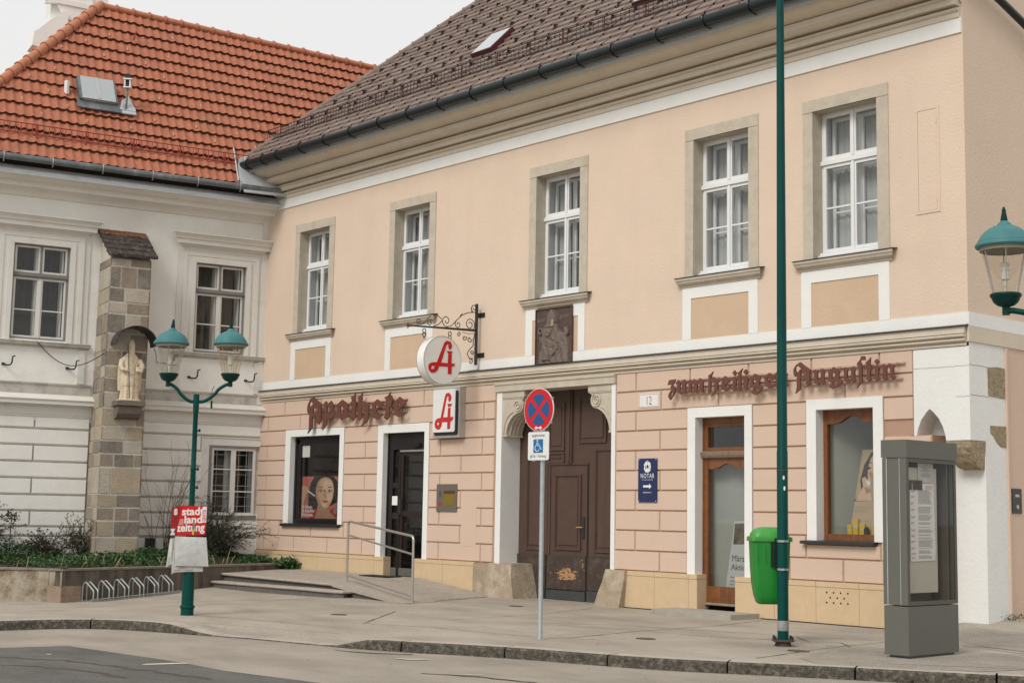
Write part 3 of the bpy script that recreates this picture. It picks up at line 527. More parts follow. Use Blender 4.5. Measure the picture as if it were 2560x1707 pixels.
mb = MB(); wallseg(mb, (-31.8, 9.1), (-28.12, 12.78), .22, -.6, .36); wallseg(mb, (-28.11, 12.785), (-27.71, 12.865), .22, -.6, .36); mb.build('stained_wall', M_MOSSC, pl)
mb = MB()
for a, b in (((-27.67, 12.86), (-29.28, 19.36)), ((-31.8, 9.06), (-28.12, 12.74)), ((-28.1, 12.75), (-27.7, 12.83))): wallseg(mb, a, b, .27, .362, .402)
mb.build('coping', mat('coping_concrete', (.22, .185, .15), .9, .3, 5, .5, 30), pl)
mb = MB(); wallseg(mb, (-28.06, 12.73), (-27.62, 12.82), .06, -.5, .06); wallseg(mb, (-27.62, 12.82), (-27.73, 13.3), .06, -.5, .06); mb.build('access_slab', mat('pinkish_slab', (.30, .22, .165), .9, .2, 5, .5, 30, tint=(.12, .085, .06), tamt=.7, tscale=3), pl)
mb = MB(); mb.bm.faces.new([mb.bm.verts.new(p) for p in ((-27.9, 12.95, .34), (-29.45, 19.39, .34), (-31.0, 19.39, .56), (-32.6, 12.1, .56), (-33.4, 8.5, .56), (-31.9, 9.2, .34), (-28.2, 12.85, .34))])
bmesh.ops.triangulate(mb.bm, faces=mb.bm.faces[:]); struct(mb.build('planting_soil', M_SOIL))
# ================================================================ PEACH BUILDING (street front in frame FB)
B = thing('peach_building', 'peach and salmon corner house with brown tiled roof, dark gutter and a pharmacy below', 'building', (-21, 19.4, 0))
def wallgrid(mb, u0, u1, z0, z1, holes, o=0.0):
    us = sorted({u0, u1, *[h[0] for h in holes], *[h[1] for h in holes]}); zs = sorted({z0, z1, *[h[2] for h in holes], *[h[3] for h in holes]})
    us = [u for u in us if u0 <= u <= u1]; zs = [z for z in zs if z0 <= z <= z1]
    for a, b in zip(us, us[1:]):
        for c, d in zip(zs, zs[1:]):
            um, zm = (a+b)/2, (c+d)/2
            if any(h[0] < um < h[1] and h[2] < zm < h[3] for h in holes): continue
            mb.face([(a, o, c), (b, o, c), (b, o, d), (a, o, d)])
def surround(mb, outer, inner, o, dep, bottom=True, sill=True):
    """flat band round an opening plus its reveal going back to -dep"""
    (a, b, c, d), (A_, B_, C_, D_) = outer, inner
    def bx(u0, u1, z0, z1): mb.box(u0, u1, -.02, o, z0, z1)
    bx(a, A_, c, d); bx(B_, b, c, d); bx(A_, B_, D_, d)
    if bottom: bx(A_, B_, c, C_)
    for (p, q) in (((A_, C_), (A_, D_)), ((B_, C_), (B_, D_)), ((A_, D_), (B_, D_))) + ((((A_, C_), (B_, C_)),) if sill else ()):
        mb.face([(p[0], -.021, p[1]), (q[0], -.021, q[1]), (q[0], -dep, q[1]), (p[0], -dep, p[1])])
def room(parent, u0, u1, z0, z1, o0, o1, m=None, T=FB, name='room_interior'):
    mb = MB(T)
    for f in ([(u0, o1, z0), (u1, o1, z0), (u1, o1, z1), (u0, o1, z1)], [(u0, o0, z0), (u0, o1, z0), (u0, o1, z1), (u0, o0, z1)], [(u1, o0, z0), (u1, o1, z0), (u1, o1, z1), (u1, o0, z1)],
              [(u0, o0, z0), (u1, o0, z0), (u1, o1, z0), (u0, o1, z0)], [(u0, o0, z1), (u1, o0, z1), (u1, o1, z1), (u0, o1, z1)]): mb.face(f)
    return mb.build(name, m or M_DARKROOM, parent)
WX = [-29.66, -25.83, -21.14, -16.98, -14.37]; WW = 1.665
holes = [(x+.2, x+WW-.215, 5.93, 8.425) for x in WX]
mb = MB(FB); wallgrid(mb, -31.35, XS, 4.28, 9.60, holes); mb.build('upper_wall', M_PEACH, B)
gh = [(-29.58, -27.53, 1.33, 3.41), (-25.85, -24.38, 0, 3.39), (-21.9, -18.77, 0, 4.15), (-16.73, -15.63, 0, 3.40), (-14.15, -13.06, 1.32, 3.43)]
mb = MB(FB); wallgrid(mb, -31.35, -12.32, -.4, 4.30, [(*h[:2], h[2]-.5 if h[2] == 0 else h[2], h[3]) for h in gh], -.030)
mb.box(-12.4, -12.03, -.41, -.030, -.3, 2.965); mb.build('lower_wall', M_PINKJ, B)
# rusticated blocks
Z = lambda k: .67+.3625*k
mbl, mbr = MB(FB), MB(FB)
def row(k, *xs, z1=None, z0=None):
    mb = mbl if xs[0] < -20 else mbr
    a, b = (Z(k) if z0 is None else z0)+.012, (Z(k+1) if z1 is None else z1)-.012
    for p, q in zip(xs, xs[1:]):
        mb.box(p+.010, q-.010, -.030, 0, a-.002, b+.002, .010)
row(9, -31.3, -29.89, -28.35, -26.9, -25.65, -24.44, -22.08); row(8, -31.3, -30.62, -29.21, -27.87, -26.49, -25.2, -23.84, -22.45, -22.1)
row(9, -18.68, -18.17, -16.86, -15.55, -14.24, -12.94, -12.33); row(8, -18.68, -17.55, -16.21, -14.9, -13.59, -12.33)
for k in range(2, 8):
    e = k % 2 == 0
    row(k, *((-31.3, -30.62, -29.80) if e else (-31.3, -29.80))); row(k, *((-27.36, -26.53, -26.05) if e else (-27.36, -26.05)))
    row(k, *((-24.22, -23.84, -22.48, -22.1) if e else (-24.22, -23.15, -22.1)))
    row(k, *((-18.68, -17.57, -16.91) if e else (-18.68, -18.17, -16.91))); row(k, -15.47, -14.34)
    row(k, -12.88, -12.33 if k > 6 else -12.03, **({'z1': 2.965} if k == 6 else {}))
row(1, -31.3, -29.98); row(1, -29.98, -28.62, -27.29, z1=1.285); row(1, -27.29, -26.05); row(0, -31.3, -30.65, -29.31, -27.93, -26.57, -26.07)
row(1, -24.27, -23.15, -22.1); row(0, -24.3, -23.84, -22.48, -22.1); row(1, -18.69, -18.17, -16.91); row(0, -18.70, -17.57, -16.91)
row(1, -15.49, -14.37); row(1, -14.37, -12.95, z1=1.265); row(1, -12.95, -12.03); row(0, -15.49, -14.7, -13.65, -12.9, -12.03)
mbl.build('rusticated_blocks', M_PINK, B); mbr.build('rusticated_blocks', M_PINK, B)
# small raised service cover between the letterbox panel and the gate
mb = MB(FB); mb.box(-23.1, -22.62, -.02, .004, .98, 1.80); mb.build('service_cover', M_PINK, B)
# white surrounds
for nm, ou, inn, dp, bot in (('window_surround', (-29.80, -27.36, 1.34, 3.575), (-29.58, -27.53, 1.34, 3.41), .2, 0), ('door_surround', (-26.05, -24.22, .665, 3.575), (-25.85, -24.38, .665, 3.39), .2, 0),
                             ('door_surround', (-16.91, -15.47, .665, 3.575), (-16.73, -15.63, .665, 3.40), .2, 0), ('window_surround', (-14.34, -12.88, 1.32, 3.60), (-14.15, -13.06, 1.32, 3.43), .2, 0)):
    mb = MB(FB); surround(mb, ou, inn, .012, dp, False, False); mb.build(nm, M_WHITE, B)
mb = MB(FB); mb.box(-22.03, -21.87, -.5, .014, .66, 4.11); mb.build('gate_jamb', M_WHITE, B)
mb = MB(FB); mb.box(-18.78, -18.68, -.5, .014, .66, 4.11); mb.build('gate_jamb', M_WHITE, B)
# plinth of ochre slabs with a capping course
def plinth(segs, z0):
    for p, q, j in segs:
        xs = [p]+j+[q]; mb = MB(FB); mc = MB(FB)
        for a, b in zip(xs, xs[1:]): mb.box(a+.003, b-.003, -.2, .055, z0, .583); mc.box(a+.003, b-.003, -.2, .062, .588, .668)
        mb.build('plinth', M_OCHRE, B); mc.build('plinth_cap', M_OCHRE, B)
plinth([(-31.3, -25.66, [-30.2, -29.1, -28.22, -27.1, -26.02])], -.1)
plinth([(-24.6, -22.6, [-23.61]), (-18.4, -16.64, [-17.64, -16.84]), (-15.8, -12.06, [-14.97, -14.14, -13.32])], -.2)
mb = MB(FB)
for r_, (zz, xs) in enumerate(((.505, (-13.93, -13.80, -13.665, -13.53)), (.425, (-13.865, -13.73, -13.60)), (.345, (-13.93, -13.80, -13.665, -13.53)))):
    for x in xs: mb.prism([circ(x, zz, .016, 10)], .054, .0565)
mb.build('vent_hole', M_GAP, B)
mb = MB(FB); mb.box(-22.62, -22.1, -.02, .07, -.1, .64, .004); mb.build('old_plinth_stone', M_STONE2, B)
for nm, P in (('guard_stone', [(-22.09, .02, .67), (-21.42, .02, .67), (-21.19, .02, -.2), (-22.1, .02, -.2)]), ('guard_stone', [(-18.80, .02, .67), (-18.3, .02, .67), (-18.39, .02, -.2), (-19.06, .02, -.2)])):
    mb = MB(FB); F = [mb.v((p[0], (.11 if p[2] > .3 else .24), p[2])) for p in P]; K = [mb.v((p[0], -.5, p[2])) for p in P]
    mb.bm.faces.new(F); mb.bm.faces.new(K)
    for i in range(4): mb.bm.faces.new((F[i], F[(i+1) % 4], K[(i+1) % 4], K[i]))
    bmesh.ops.subdivide_edges(mb.bm, edges=mb.bm.edges[:], cuts=3, use_grid_fill=True)
    for v in mb.bm.verts: v.co += Vector((random.uniform(-1, 1), random.uniform(-1, 1), random.uniform(-1, 1)))*.009
    mb.build(nm, M_STONE2, B)
# string course, base band, cornice
mb = MB(FB); mb.sweep([(-.02, 4.285), (.02, 4.29), (.02, 4.33), (.005, 4.333), (.005, 4.345), (.062, 4.35), (.078, 4.37), (.062, 4.39), (.02, 4.393), (.02, 4.405), (.085, 4.41), (.105, 4.432), (.09, 4.452), (.04, 4.455), (.04, 4.466), (.078, 4.468), (.078, 4.57), (-.02, 4.575)], -31.25, -11.40); mb.build('string_course', M_STUC, B)
mb = MB(FB); mb.sweep([(-.02, 4.578), (.115, 4.572), (.115, 4.582), (.03, 4.606), (-.02, 4.606)], -31.25, -11.36); mb.build('ledge_flashing', M_DSILL, B)
mb = MB(FB); mb.box(-31.3, -20.86, -.02, .016, 4.60, 4.79); mb.box(-19.84, XS-.003, -.02, .016, 4.60, 4.79); mb.build('white_band', M_WHITE, B)
mb = MB(FB); mb.sweep([(-.02, 9.13), (.028, 9.13), (.028, 9.372), (-.02, 9.372)], -30.56, -11.385, m0=-1); mb.build('white_frieze', M_WHITE, B)
CP = [(-.02, 9.37), (.05, 9.373), (.05, 9.455), (.085, 9.47), (.11, 9.505), (.03, 9.515), (.03, 9.545), (.17, 9.55), (.17, 9.635), (.20, 9.645), (.235, 9.67), (.13, 9.68), (.13, 9.712), (.30, 9.718), (.35, 9.73), (.41, 9.76), (.42, 9.765), (.42, 9.865), (.385, 9.87), (.385, 9.885), (.455, 9.888), (.455, 9.898), (.49, 9.902), (.57, 9.925), (.66, 9.965), (.72, 10.01), (.75, 10.02), (.75, 10.06), (-.02, 10.2)]
mb = MB(FB); mb.sweep(CP, -30.50, -11.40, m0=-1); mb.build('cornice', M_STUC, B)
mb = MB(lambda p: Vector((-30.5-p[1], D+p[0], p[2]))); mb.sweep(CP, 0, 9.8, m0=-1); mb.build('cornice', M_STUC, B)
mb = MB(FB); mb.sweep([(.77, 10.05), (.80, 10.03), (.80, 10.045), (.62, 10.16), (.55, 10.16)], -30.5, -11.38, m0=-1)
for i in range(20):
    x = -30.9+i*1.0; mb.prism([[(.795, 10.05), (.60, 10.175), (.585, 10.165), (.79, 10.04)]], x, x+.012, perm=lambda a, b, c: (c, a, b))
mb.box(-31.28, -11.40, .772, .788, 9.985, 10.14); mb.build('eave_flashing', mat('dull_zinc_strip', (.34, .36, .36), .5, .1, 5), B)
gt = MB(FB); gt.tube([(-31.05, .90, 10.18), (-20, .90, 10.183), (-11.42, .90, 10.185)], .100, 16); gut = gt.build('gutter', M_GUTTER, B, True)
for x in (-30.55, -29.86, -29.23, -28.21, -27.22, -26.2, -25.12, -24.08, -23.01, -21.96, -20.93, -19.88, -18.84, -17.96, -16.84, -15.74, -14.75, -13.7, -12.6):
    mb = MB(FB); P = [(x, .90+.111*math.cos(R_(a)), 10.182+.111*math.sin(R_(a))) for a in range(95, -100, -15)]
    mb.tube(P+[(x+.03, .80, 10.05)], .013, 6); mb.build('gutter_bracket', M_GUTTER, gut)
mb = MB(); mb.tube([(-11.35, 18.5, 10.12), (-11.22, 19.4, 10.02), (-11.20, 20.2, 9.82), (-11.2, 21.0, 9.6), (-11.2, 21.9, 9.3), (-11.22, 22.1, 8.9), (-11.22, 22.1, .3)], .062, 14); mb.build('downpipe', M_GUTTER, B, True)
# side wall
mb = MB(FS); GY = 10.0
mb.face([(0, 0, 4.33), (GY, 0, 4.33), (GY, 0, 9.6), (0, 0, 9.6)]); mb.face([(-.05, 0, 9.6), (GY+.05, 0, 9.6), (GY+.05, 0, 10.2), (5, 0, 15.6), (-.05, 0, 10.2)]); mb.build('side_wall', M_PEACH, B)
mb = MB(FS); mb.face([(1.02, 0, -.3), (GY, 0, -.3), (GY, 0, 4.33), (1.02, 0, 4.33)]); mb.box(1.02, 1.07, -.02, .035, -.3, 4.33); mb.build('lower_side_wall', M_PINK, B)
mb = MB(FS); mb.box(-.012, GY, -.02, .016, 4.585, 4.79); mb.build('white_band', M_WHITE, B)
mb = MB(FS); mb.box(-.02, GY, -.02, .022, 4.345, 4.58); mb.build('side_band', M_STUC, B)
# corner masonry: whitewashed block with a pointed recess, corbel and bare stones
arch = [(-11.78, 2.87), (-11.79, 2.95), (-11.83, 3.08), (-11.90, 3.21), (-12.0, 3.32), (-12.055, 3.36), (-12.11, 3.31), (-12.2, 3.2), (-12.26, 3.06), (-12.285, 2.95), (-12.325, 2.95)]
mb = MB(FB); mb.prism([[(-12.325, 4.335), (XS, 4.335), (XS, 2.87)]+arch], -.41, 0); mb.build('corner_masonry', M_WHITEC, B)
mb = MB(FB); mb.face([(-12.4, -.408, -.3), (XS, -.408, -.3), (XS, -.408, 3.6), (-12.4, -.408, 3.6)]); mb.build('recessed_wall', M_WHITEC, B)
mb = MB(FS); mb.face([(.41, .001, -.3), (1.02, .001, -.3), (1.02, .001, 4.34), (0, .001, 4.34), (0, .001, 2.87), (.41, .001, 2.87)]); bmesh.ops.triangulate(mb.bm, faces=mb.bm.faces[:]); mb.build('corner_masonry', M_WHITEC, B)
mb = MB(FS); mb.prism([[(.51, 3.99), (.52, 3.56), (1.01, 3.54), (1.015, 4.01), (.8, 4.02)]], -.02, .008, perm=lambda x, y, b: (x, b, y)); mb.build('bare_stone', M_RUBBLE, B); mb = MB(FS); mb.prism([[(.555, 3.11), (1.015, 3.12), (1.01, 2.79), (.86, 2.80), (.74, 2.86), (.64, 2.96), (.56, 3.0)]], -.02, .008, perm=lambda x, y, b: (x, b, y))
bmesh.ops.subdivide_edges(mb.bm, edges=mb.bm.edges[:], cuts=2); mb.build('bare_stone', M_RUBBLE, B)
mb = MB(FB); prof = [(0.0, 2.868), (0.0, 2.76), (-.04, 2.66), (-.11, 2.55), (-.20, 2.47), (-.41, 2.44), (-.41, 2.868)]
V = []
for x in (-11.73, -11.63, -11.5, -11.42, XS-.005):
    V.append([mb.v((x+random.uniform(-.01, .01), o-.005+random.uniform(-.012, .004), z)) for o, z in prof])
for a, b in zip(V, V[1:]):
    for i in range(len(prof)-1): mb.bm.faces.new((a[i], a[i+1], b[i+1], b[i]))
mb.bm.faces.new(V[0]); mb.bm.faces.new(V[-1]); bmesh.ops.subdivide_edges(mb.bm, edges=mb.bm.edges[:], cuts=2)
for v in mb.bm.verts: v.co += Vector((random.uniform(-1, 1), random.uniform(-1, 1), random.uniform(-1, 1)))*.006
mb.build('corbel', M_RUBBLE, B)
mb = MB(FB)
for z0, a, b in ((3.985, -12.32, XS), (3.525, -11.6, XS)):
    pts = [(a+(b-a)*i/24, z0+random.uniform(-.006, .006)) for i in range(25)]
    for p, q in zip(pts, pts[1:]): mb.face([(p[0], .002, p[1]), (q[0], .002, q[1]), (q[0], .002, q[1]-.006), (p[0], .002, p[1]-.006)])
mb.T = FS
for z0, a, b in ((4.0, 0, .52), (3.55, .02, .52)):
    pts = [(a+(b-a)*i/12, z0+random.uniform(-.006, .006)) for i in range(13)]
    for p, q in zip(pts, pts[1:]): mb.face([(p[0], .004, p[1]), (q[0], .004, q[1]), (q[0], .004, q[1]-.007), (p[0], .004, p[1]-.007)])
mb.build('masonry_crack', mat('dark_crack_line', (.23, .19, .15), .9), B)  # thin dark lines drawn along the masonry joints
# wall hatch on upper floor
mb = MB(FB); surround(mb, (-12.225, -11.80, 6.39, 8.08), (-12.18, -11.845, 6.43, 8.03), .012, .0, True, False); hat = mb.build('wall_hatch', M_PEACH, B)
mb = MB(FB); mb.box(-12.175, -11.85, -.02, .006, 6.435, 8.025); mb.box(-11.852, -11.835, 0, .02, 7.8, 7.93); mb.box(-11.852, -11.835, 0, .02, 6.55, 6.68); mb.build('hatch_door', M_PEACH, hat)

# ---------------------------------------------------------------- upstairs windows
def casement(mb, u0, u1, z0, z1, o, w, d, bars=(), mull=()):
    """timber frame of width w, depth d with cross bars (z) and uprights (u)"""
    mb.box(u0, u0+w, o-d, o, z0, z1); mb.box(u1-w, u1, o-d, o, z0, z1); mb.box(u0+w, u1-w, o-d, o, z0, z0+w); mb.box(u0+w, u1-w, o-d, o, z1-w, z1)
    for b in bars: mb.box(u0+w, u1-w, o-d+.008, o-.006, b-.014, b+.014)
    for b in mull: mb.box(b-.014, b+.014, o-d+.008, o-.006, z0+w, z1-w)
for i, x in enumerate(WX):
    a, b = x+.2, x+WW-.215; c, d = 5.93, 8.425; mid = (a+b)/2; dark = i < 3
    mb = MB(FB); casement(mb, a, b, 6.02, d, -.25, .035, .09)                       # fixed outer frame
    mb.box(a-.0, b, -.31, -.205, 7.535, 7.605); mb.box(a+.02, b-.02, -.28, -.215, 7.605, 7.622)     # transom
    for p, q in ((a+.037, mid-.004), (mid+.004, b-.037)):
        casement(mb, p, q, 7.628, d-.037, -.235, .052, .05); casement(mb, p, q, 6.058, 7.53, -.235, .052, .05, bars=(6.80,))
    mb.box(mid-.024, mid+.024, -.235, -.213, 6.05, 7.53); mb.box(mid-.024, mid+.024, -.235, -.213, 7.63, 8.39); mb.box(a, b, -.27, -.17, 6.0, 6.04); mb.box(a+.0, b, -.25, -.12, 5.965, 5.99)
    w = mb.build('window', M_WFRAME, B)
    mb = MB(FB)
    for p, q in ((a+.08, mid-.05), (mid+.05, b-.08)):
        for z0, z1 in ((6.1, 7.49), (7.67, 8.35)): mb.face([(p, -.258, z0), (q, -.258, z0), (q, -.258, z1), (p, -.258, z1)])
    mb.build('pane', M_GLASS, w)
    mb = MB(FB); mb.box(a-.02, a+.02, -.62, -.31, 5.95, d); mb.box(b-.02, b+.02, -.62, -.31, 5.95, d); mb.box(a, b, -.62, -.31, d-.03, d+.02); mb.box(a, b, -.62, -.31, 5.93, 5.98); mb.build('window_lining', M_WFRAME, w)
    mb = MB(FB)
    for p, q in ((a+.06, mid-.0), (mid+.0, b-.06)): casement(mb, p, q, 7.63, d-.06, -.46, .055, .04); casement(mb, p, q, 6.05, 7.52, -.46, .055, .04, bars=(6.76,))
    mb.build('inner_window', M_WFRAME, w)
    # blind or half drawn blind behind
    mb = MB(FB); n = 30
    if dark: u0, u1 = a+.05, a+(.50 if i < 2 else .42)
    else: u0, u1 = a+.05, b-.03
    P = [(u0+(u1-u0)*k/n, -.56-.012*math.sin(k*1.9)-.008*math.sin(k*.7)) for k in range(n+1)]
    for (p, o1), (q, o2) in zip(P, P[1:]): mb.face([(p, o1, 6.0), (q, o2, 6.0), (q, o2, 8.4), (p, o1, 8.4)])
    mb.build('blind', M_BLIND, w)
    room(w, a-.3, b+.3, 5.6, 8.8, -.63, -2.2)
    mb = MB(FB); surround(mb, (x, x+WW, c-.01, 8.625), (a, b, c, d), .02, .25, False); mb.build('stone_surround', M_STONE, w)
    mb = MB(FB); mb.box(x-.002, x+WW+.002, .018, .0215, 8.41, 8.416); mb.build('surround_joint', M_GAP, w)
    mb = MB(FB); mb.sweep([(0, 5.725), (.03, 5.73), (.035, 5.76), (.06, 5.775), (.10, 5.80), (.115, 5.84), (.13, 5.85), (.13, 5.895), (-.2, 5.93)], x-.06, x+WW+.04, m0=-.6, m1=.6); mb.build('sill', M_STONE, w)
    mb = MB(FB); mb.sweep([(.148, 5.897), (.15, 5.905), (-.2, 5.955), (-.2, 5.94)], x-.15, x+WW+.13); mb.build('sill_flashing', M_DSILL, w)
    mb = MB(FB); p, q = x-.05, x+WW-.015
    if i != 2:
        mb.box(p, p+.2, -.02, .02, 4.79, 5.725); mb.box(q-.2, q, -.02, .02, 4.79, 5.725); mb.box(p+.2, q-.2, -.02, .02, 5.53, 5.725); ap = mb.build('apron_frame', M_WHITE, w)
        mb = MB(FB); mb.box(p+.2, q-.2, -.02, .004, 4.79, 5.53); mb.build('apron_panel', M_TAN, w)
    else:
        for (s0, s1, t0, t1) in ((-21.20, -21.0, -21.0, -20.86), (-19.70, -19.52, -19.84, -19.70)):
            mb = MB(FB); mb.box(s0, s1, -.02, .02, 4.79, 5.725); mb.box(t0, t1, -.02, .02, 5.49, 5.725); mb.box(t0, t1, -.02, .02, 4.60, 4.78)
            mb.build('apron_frame', M_WHITE, w)
        mb = MB(FB); mb.box(-21.0, -20.86, -.02, .006, 4.78, 5.49); mb.box(-19.84, -19.70, -.02, .006, 4.78, 5.49); mb.build('apron_panel', M_TAN, w)

# ---------------------------------------------------------------- roof (pitch 45 degrees, hipped on the left)
RY0, RZ0 = 18.52, 10.24; HX = -31.3
rz = lambda y: RZ0+(y-RY0)*.99
mb = MB(); RIDY = 24.4; mb.T = ID
hx = lambda y: HX+(y-RY0)
mb.face([(HX, RY0, RZ0-.06), (-11.2, RY0, RZ0-.06), (-11.2, RIDY, rz(RIDY)-.06), (hx(RIDY), RIDY, rz(RIDY)-.06)])
mb.face([(HX, 30.3, RZ0-.06), (-11.2, 30.3, RZ0-.06), (-11.2, RIDY, rz(RIDY)-.06), (hx(RIDY), RIDY, rz(RIDY)-.06)])
mb.face([(HX, RY0, RZ0-.06), (HX, 30.3, RZ0-.06), (hx(RIDY), RIDY, rz(RIDY)-.06)])
for f in mb.bm.faces: f.material_index = 1
ny = Vector((0, -.99, 1)).normalized(); k = 0; y = RY0-.04
while y < RIDY-.1:
    st = .19; y1 = y+st+.02; x = HX-1+((k*.046) % .42)
    while x < -11.2:
        w_ = .42; a0, b0 = max(x, hx(y)+.02), min(x+w_-.040, -11.22); a1, b1 = max(x, hx(y1)+.02), b0
        if b0-a0 > .03:
            a1 = min(a1, b1-.01); j = random.uniform(-.006, .008); e0 = .045+j; e1 = .0+random.uniform(-.003, .003)
            P = [Vector((a0, y, rz(y)))+ny*e0, Vector((b0, y, rz(y)))+ny*(e0+random.uniform(-.004, .004)), Vector((b1, y1, rz(y1)))+ny*e1, Vector((a1, y1, rz(y1)))+ny*e1]
            Q = [Vector((a0, y, rz(y)-.03)), Vector((b0, y, rz(y)-.03))]
            V = [mb.bm.verts.new(p) for p in P+Q]; mb.bm.faces.new(V[:4]); mb.bm.faces.new((V[0], V[1], V[5], V[4]))
        x += w_
    y += st; k += 1
roofb = mb.build('roof', [M_ROOFB, mat('dark_roof_underlay', (.03, .022, .018), .9)], B, keepn=True)
def hipcaps(parent, a, b, m, r=.11, st=.38, name='hip_tiles', flare=.018):
    a, b = Vector(a), Vector(b); n = int((b-a).length/st); mb = MB()
    for i in range(n):
        p, q = a+(b-a)*(i/n), a+(b-a)*((i+1.06)/n); mb.tube([p, p+(q-p)*.12, p+(q-p)*.13, q], [r+flare, r+flare, r, r*.93], 10)
    return mb.build(name, m, parent, True)
hipcaps(roofb, (HX+.03, RY0+.02, RZ0+.02), (hx(RIDY), RIDY, rz(RIDY)+.02), M_ROOFB, .085)
hipcaps(roofb, (hx(RIDY), RIDY, rz(RIDY)+.03), (-11.2, RIDY, rz(RIDY)+.03), M_ROOFB, .1, name='ridge_tiles')
# snow fence above the gutter
mb = MB(); fy = 19.16; fz = rz(fy)+.05
for zz in (0, .09, .18, .27): mb.tube([(-30.9, fy-.0, fz+zz), (-11.6, fy, fz+zz)], .011 if zz in (0, .27) else .0065, 5)
x = -30.9
while x < -11.6: mb.tube([(x, fy, fz), (x, fy, fz+.27)], .008, 4, caps=False); x += .12
fence = mb.build('snow_fence', M_SNOWB, roofb)
for x in (-30.2, -29.13, -28.17, -27.27, -26.21, -25.21, -24.16, -23.14, -21.98, -20.97, -20.01, -18.86, -17.77, -16.75, -15.6, -14.5, -13.4, -12.3):
    mb = MB(); mb.tube([(x, fy+.02, fz+.285), (x, fy, fz+.02), (x+.02, fy+.0, fz-.03), (x+.05, fy+.26, rz(fy+.26)+.03)], .016, 5); mb.tube([(x, fy+.01, fz+.12), (x, fy+.16, rz(fy+.16)+.03)], .012, 5)
    mb.build('fence_bracket', mat('red_brown_bracket_paint', (.10, .022, .018), .6, .2), roofb)
# triangular snow guards in slanting lines
proto = None
for kk in range(8):
    for jj in range(-2, 24):
        y = 19.50+kk*.43; x = -31.2+.61*jj-kk*.25
        if x < hx(y)+.3 or x > -14 or (y > 20.9 and x > -20.5) or (y > 20.4 and x > -18.8) or x > -16.5 or y > 22.6: continue
        if -23.7 < x < -22.8 and 19.8 < y < 20.7: continue
        if proto is None:
            mb = MB(); mb.bm.faces.new([mb.bm.verts.new(p) for p in ((-.040, 0, .03), (.040, 0, .03), (.0, -.0, .135))]); mb.bm.faces.new([mb.bm.verts.new(p) for p in ((-.014, 0, .03), (-.014, .16, .19), (0, -.0, .15))])
            mb.tube([(0, 0, .1), (0, .1, .12)], .009, 4); proto = mb.build('snow_guard', M_SNOWB, roofb); o = proto
        else: o = proto.copy(); COL.objects.link(o); o.parent = roofb
        LOC[o.name] = LOC[roofb.name]; o.location = Vector((x, y, rz(y)))
# roof windows
for x0, x1, y0, y1 in ((-23.58, -22.9, 19.86, 20.5), (-18.55, -17.85, 19.68, 20.4)):
    Ty = lambda p: Vector((p[0], p[1]-.7*p[2], rz(p[1])+.7*p[2]))
    mb = MB(Ty)
    for a, b, c, d in ((x0, x0+.07, y0, y1), (x1-.07, x1, y0, y1), (x0+.07, x1-.07, y0, y0+.06), (x0+.07, x1-.07, y1-.06, y1)): mb.box(a, b, c, d, -.05, .14)
    rw = mb.build('roof_window', mat('dark_red_window_frame', (.075, .016, .016), .5, .1), roofb)
# the pane sits inside the frame, still part of the roof window
    mb = MB(Ty); mb.box(x0+.03, x1-.03, y0+.02, y1-.03, .12, .15); mb.build('roof_pane', mat('sky_lit_pane', (.62, .64, .65), .08, .0, spec=.9, metal=.7), roofb)
# thin near-black strip along the foot of the plinth
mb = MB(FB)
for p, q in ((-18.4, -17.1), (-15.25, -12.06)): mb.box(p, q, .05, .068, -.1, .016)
mb.build('plinth_foot_strip', M_GAP, B)
# ================================================================ GATE, DOORS, SHOP WINDOWS
# stone lintel and scroll brackets of the gate
mb = MB(FB); mb.box(-22.06, -18.67, -.5, .05, 4.115, 4.288); mb.sweep([(.05, 4.235), (.07, 4.25), (.07, 4.288), (.05, 4.288)], -22.06, -18.67); mb.build('gate_lintel', M_STONE, B)
def scroll(side):
    # outline in facade plane, x measured from the jamb towards the opening
    S = lambda t, z: ((-21.87+t) if side > 0 else (-18.75-t), z)
    cx, cz, r = .455, 3.825, .155
    out = [S(0, 3.985), S(.62, 3.985), S(.62, 3.955), S(.60, 3.94)]
    out += [S(cx+r*math.cos(R_(a)), cz+r*math.sin(R_(a))) for a in range(40, -80, -15)]
    out += [S(.40, 3.655), S(.31, 3.61), S(.23, 3.54), S(.165, 3.45), S(.125, 3.35), S(.105, 3.25)]
    out += [S(.125, 3.235), S(.125, 3.20), S(0, 3.20)]
    mb = MB(FB); mb.prism([out], -.46, -.01); o_ = mb.build('scroll_bracket', M_STONE, B)
    mb = MB(FB); sp = []
    for a in range(0, 760, 20):
        rr_ = .135*(1-a/900); x, z = S(cx-.01+rr_*math.cos(R_(60-a)), cz-.005+rr_*math.sin(R_(60-a))); sp.append((x, .0, z))
    mb.tube(sp, .013, 6)
    tail = [S(.33, 3.70), S(.22, 3.65), S(.13, 3.57), S(.075, 3.47), S(.05, 3.36), S(.045, 3.25)]
    mb.tube([(x, .0, z) for x, z in tail], .013, 6); mb.build('scroll_relief', M_STONE, o_)
    mb = MB(FB); a_, b_ = sorted((S(-.02, 0)[0], S(.66, 0)[0])); mb.box(a_, b_, -.5, .012, 3.99, 4.113); mb.box(a_+.01, b_-.02, -.49, .004, 3.965, 3.99); mb.build('scroll_cap', M_STONE, o_)
    if side > 0:
        mb = MB(FB)
        for o0 in (-.12, -.22, -.32): mb.tube([(S(.10, 0)[0], o0, 3.25), (S(.125, 0)[0], o0, 3.36), (S(.165, 0)[0], o0, 3.46), (S(.23, 0)[0], o0, 3.55), (S(.31, 0)[0], o0, 3.62), (S(.42, 0)[0], o0, 3.67), (S(.55, 0)[0], o0, 3.71)], .028, 6)
        mb.build('scroll_flutes', M_STONE, o_)
scroll(1); scroll(-1)
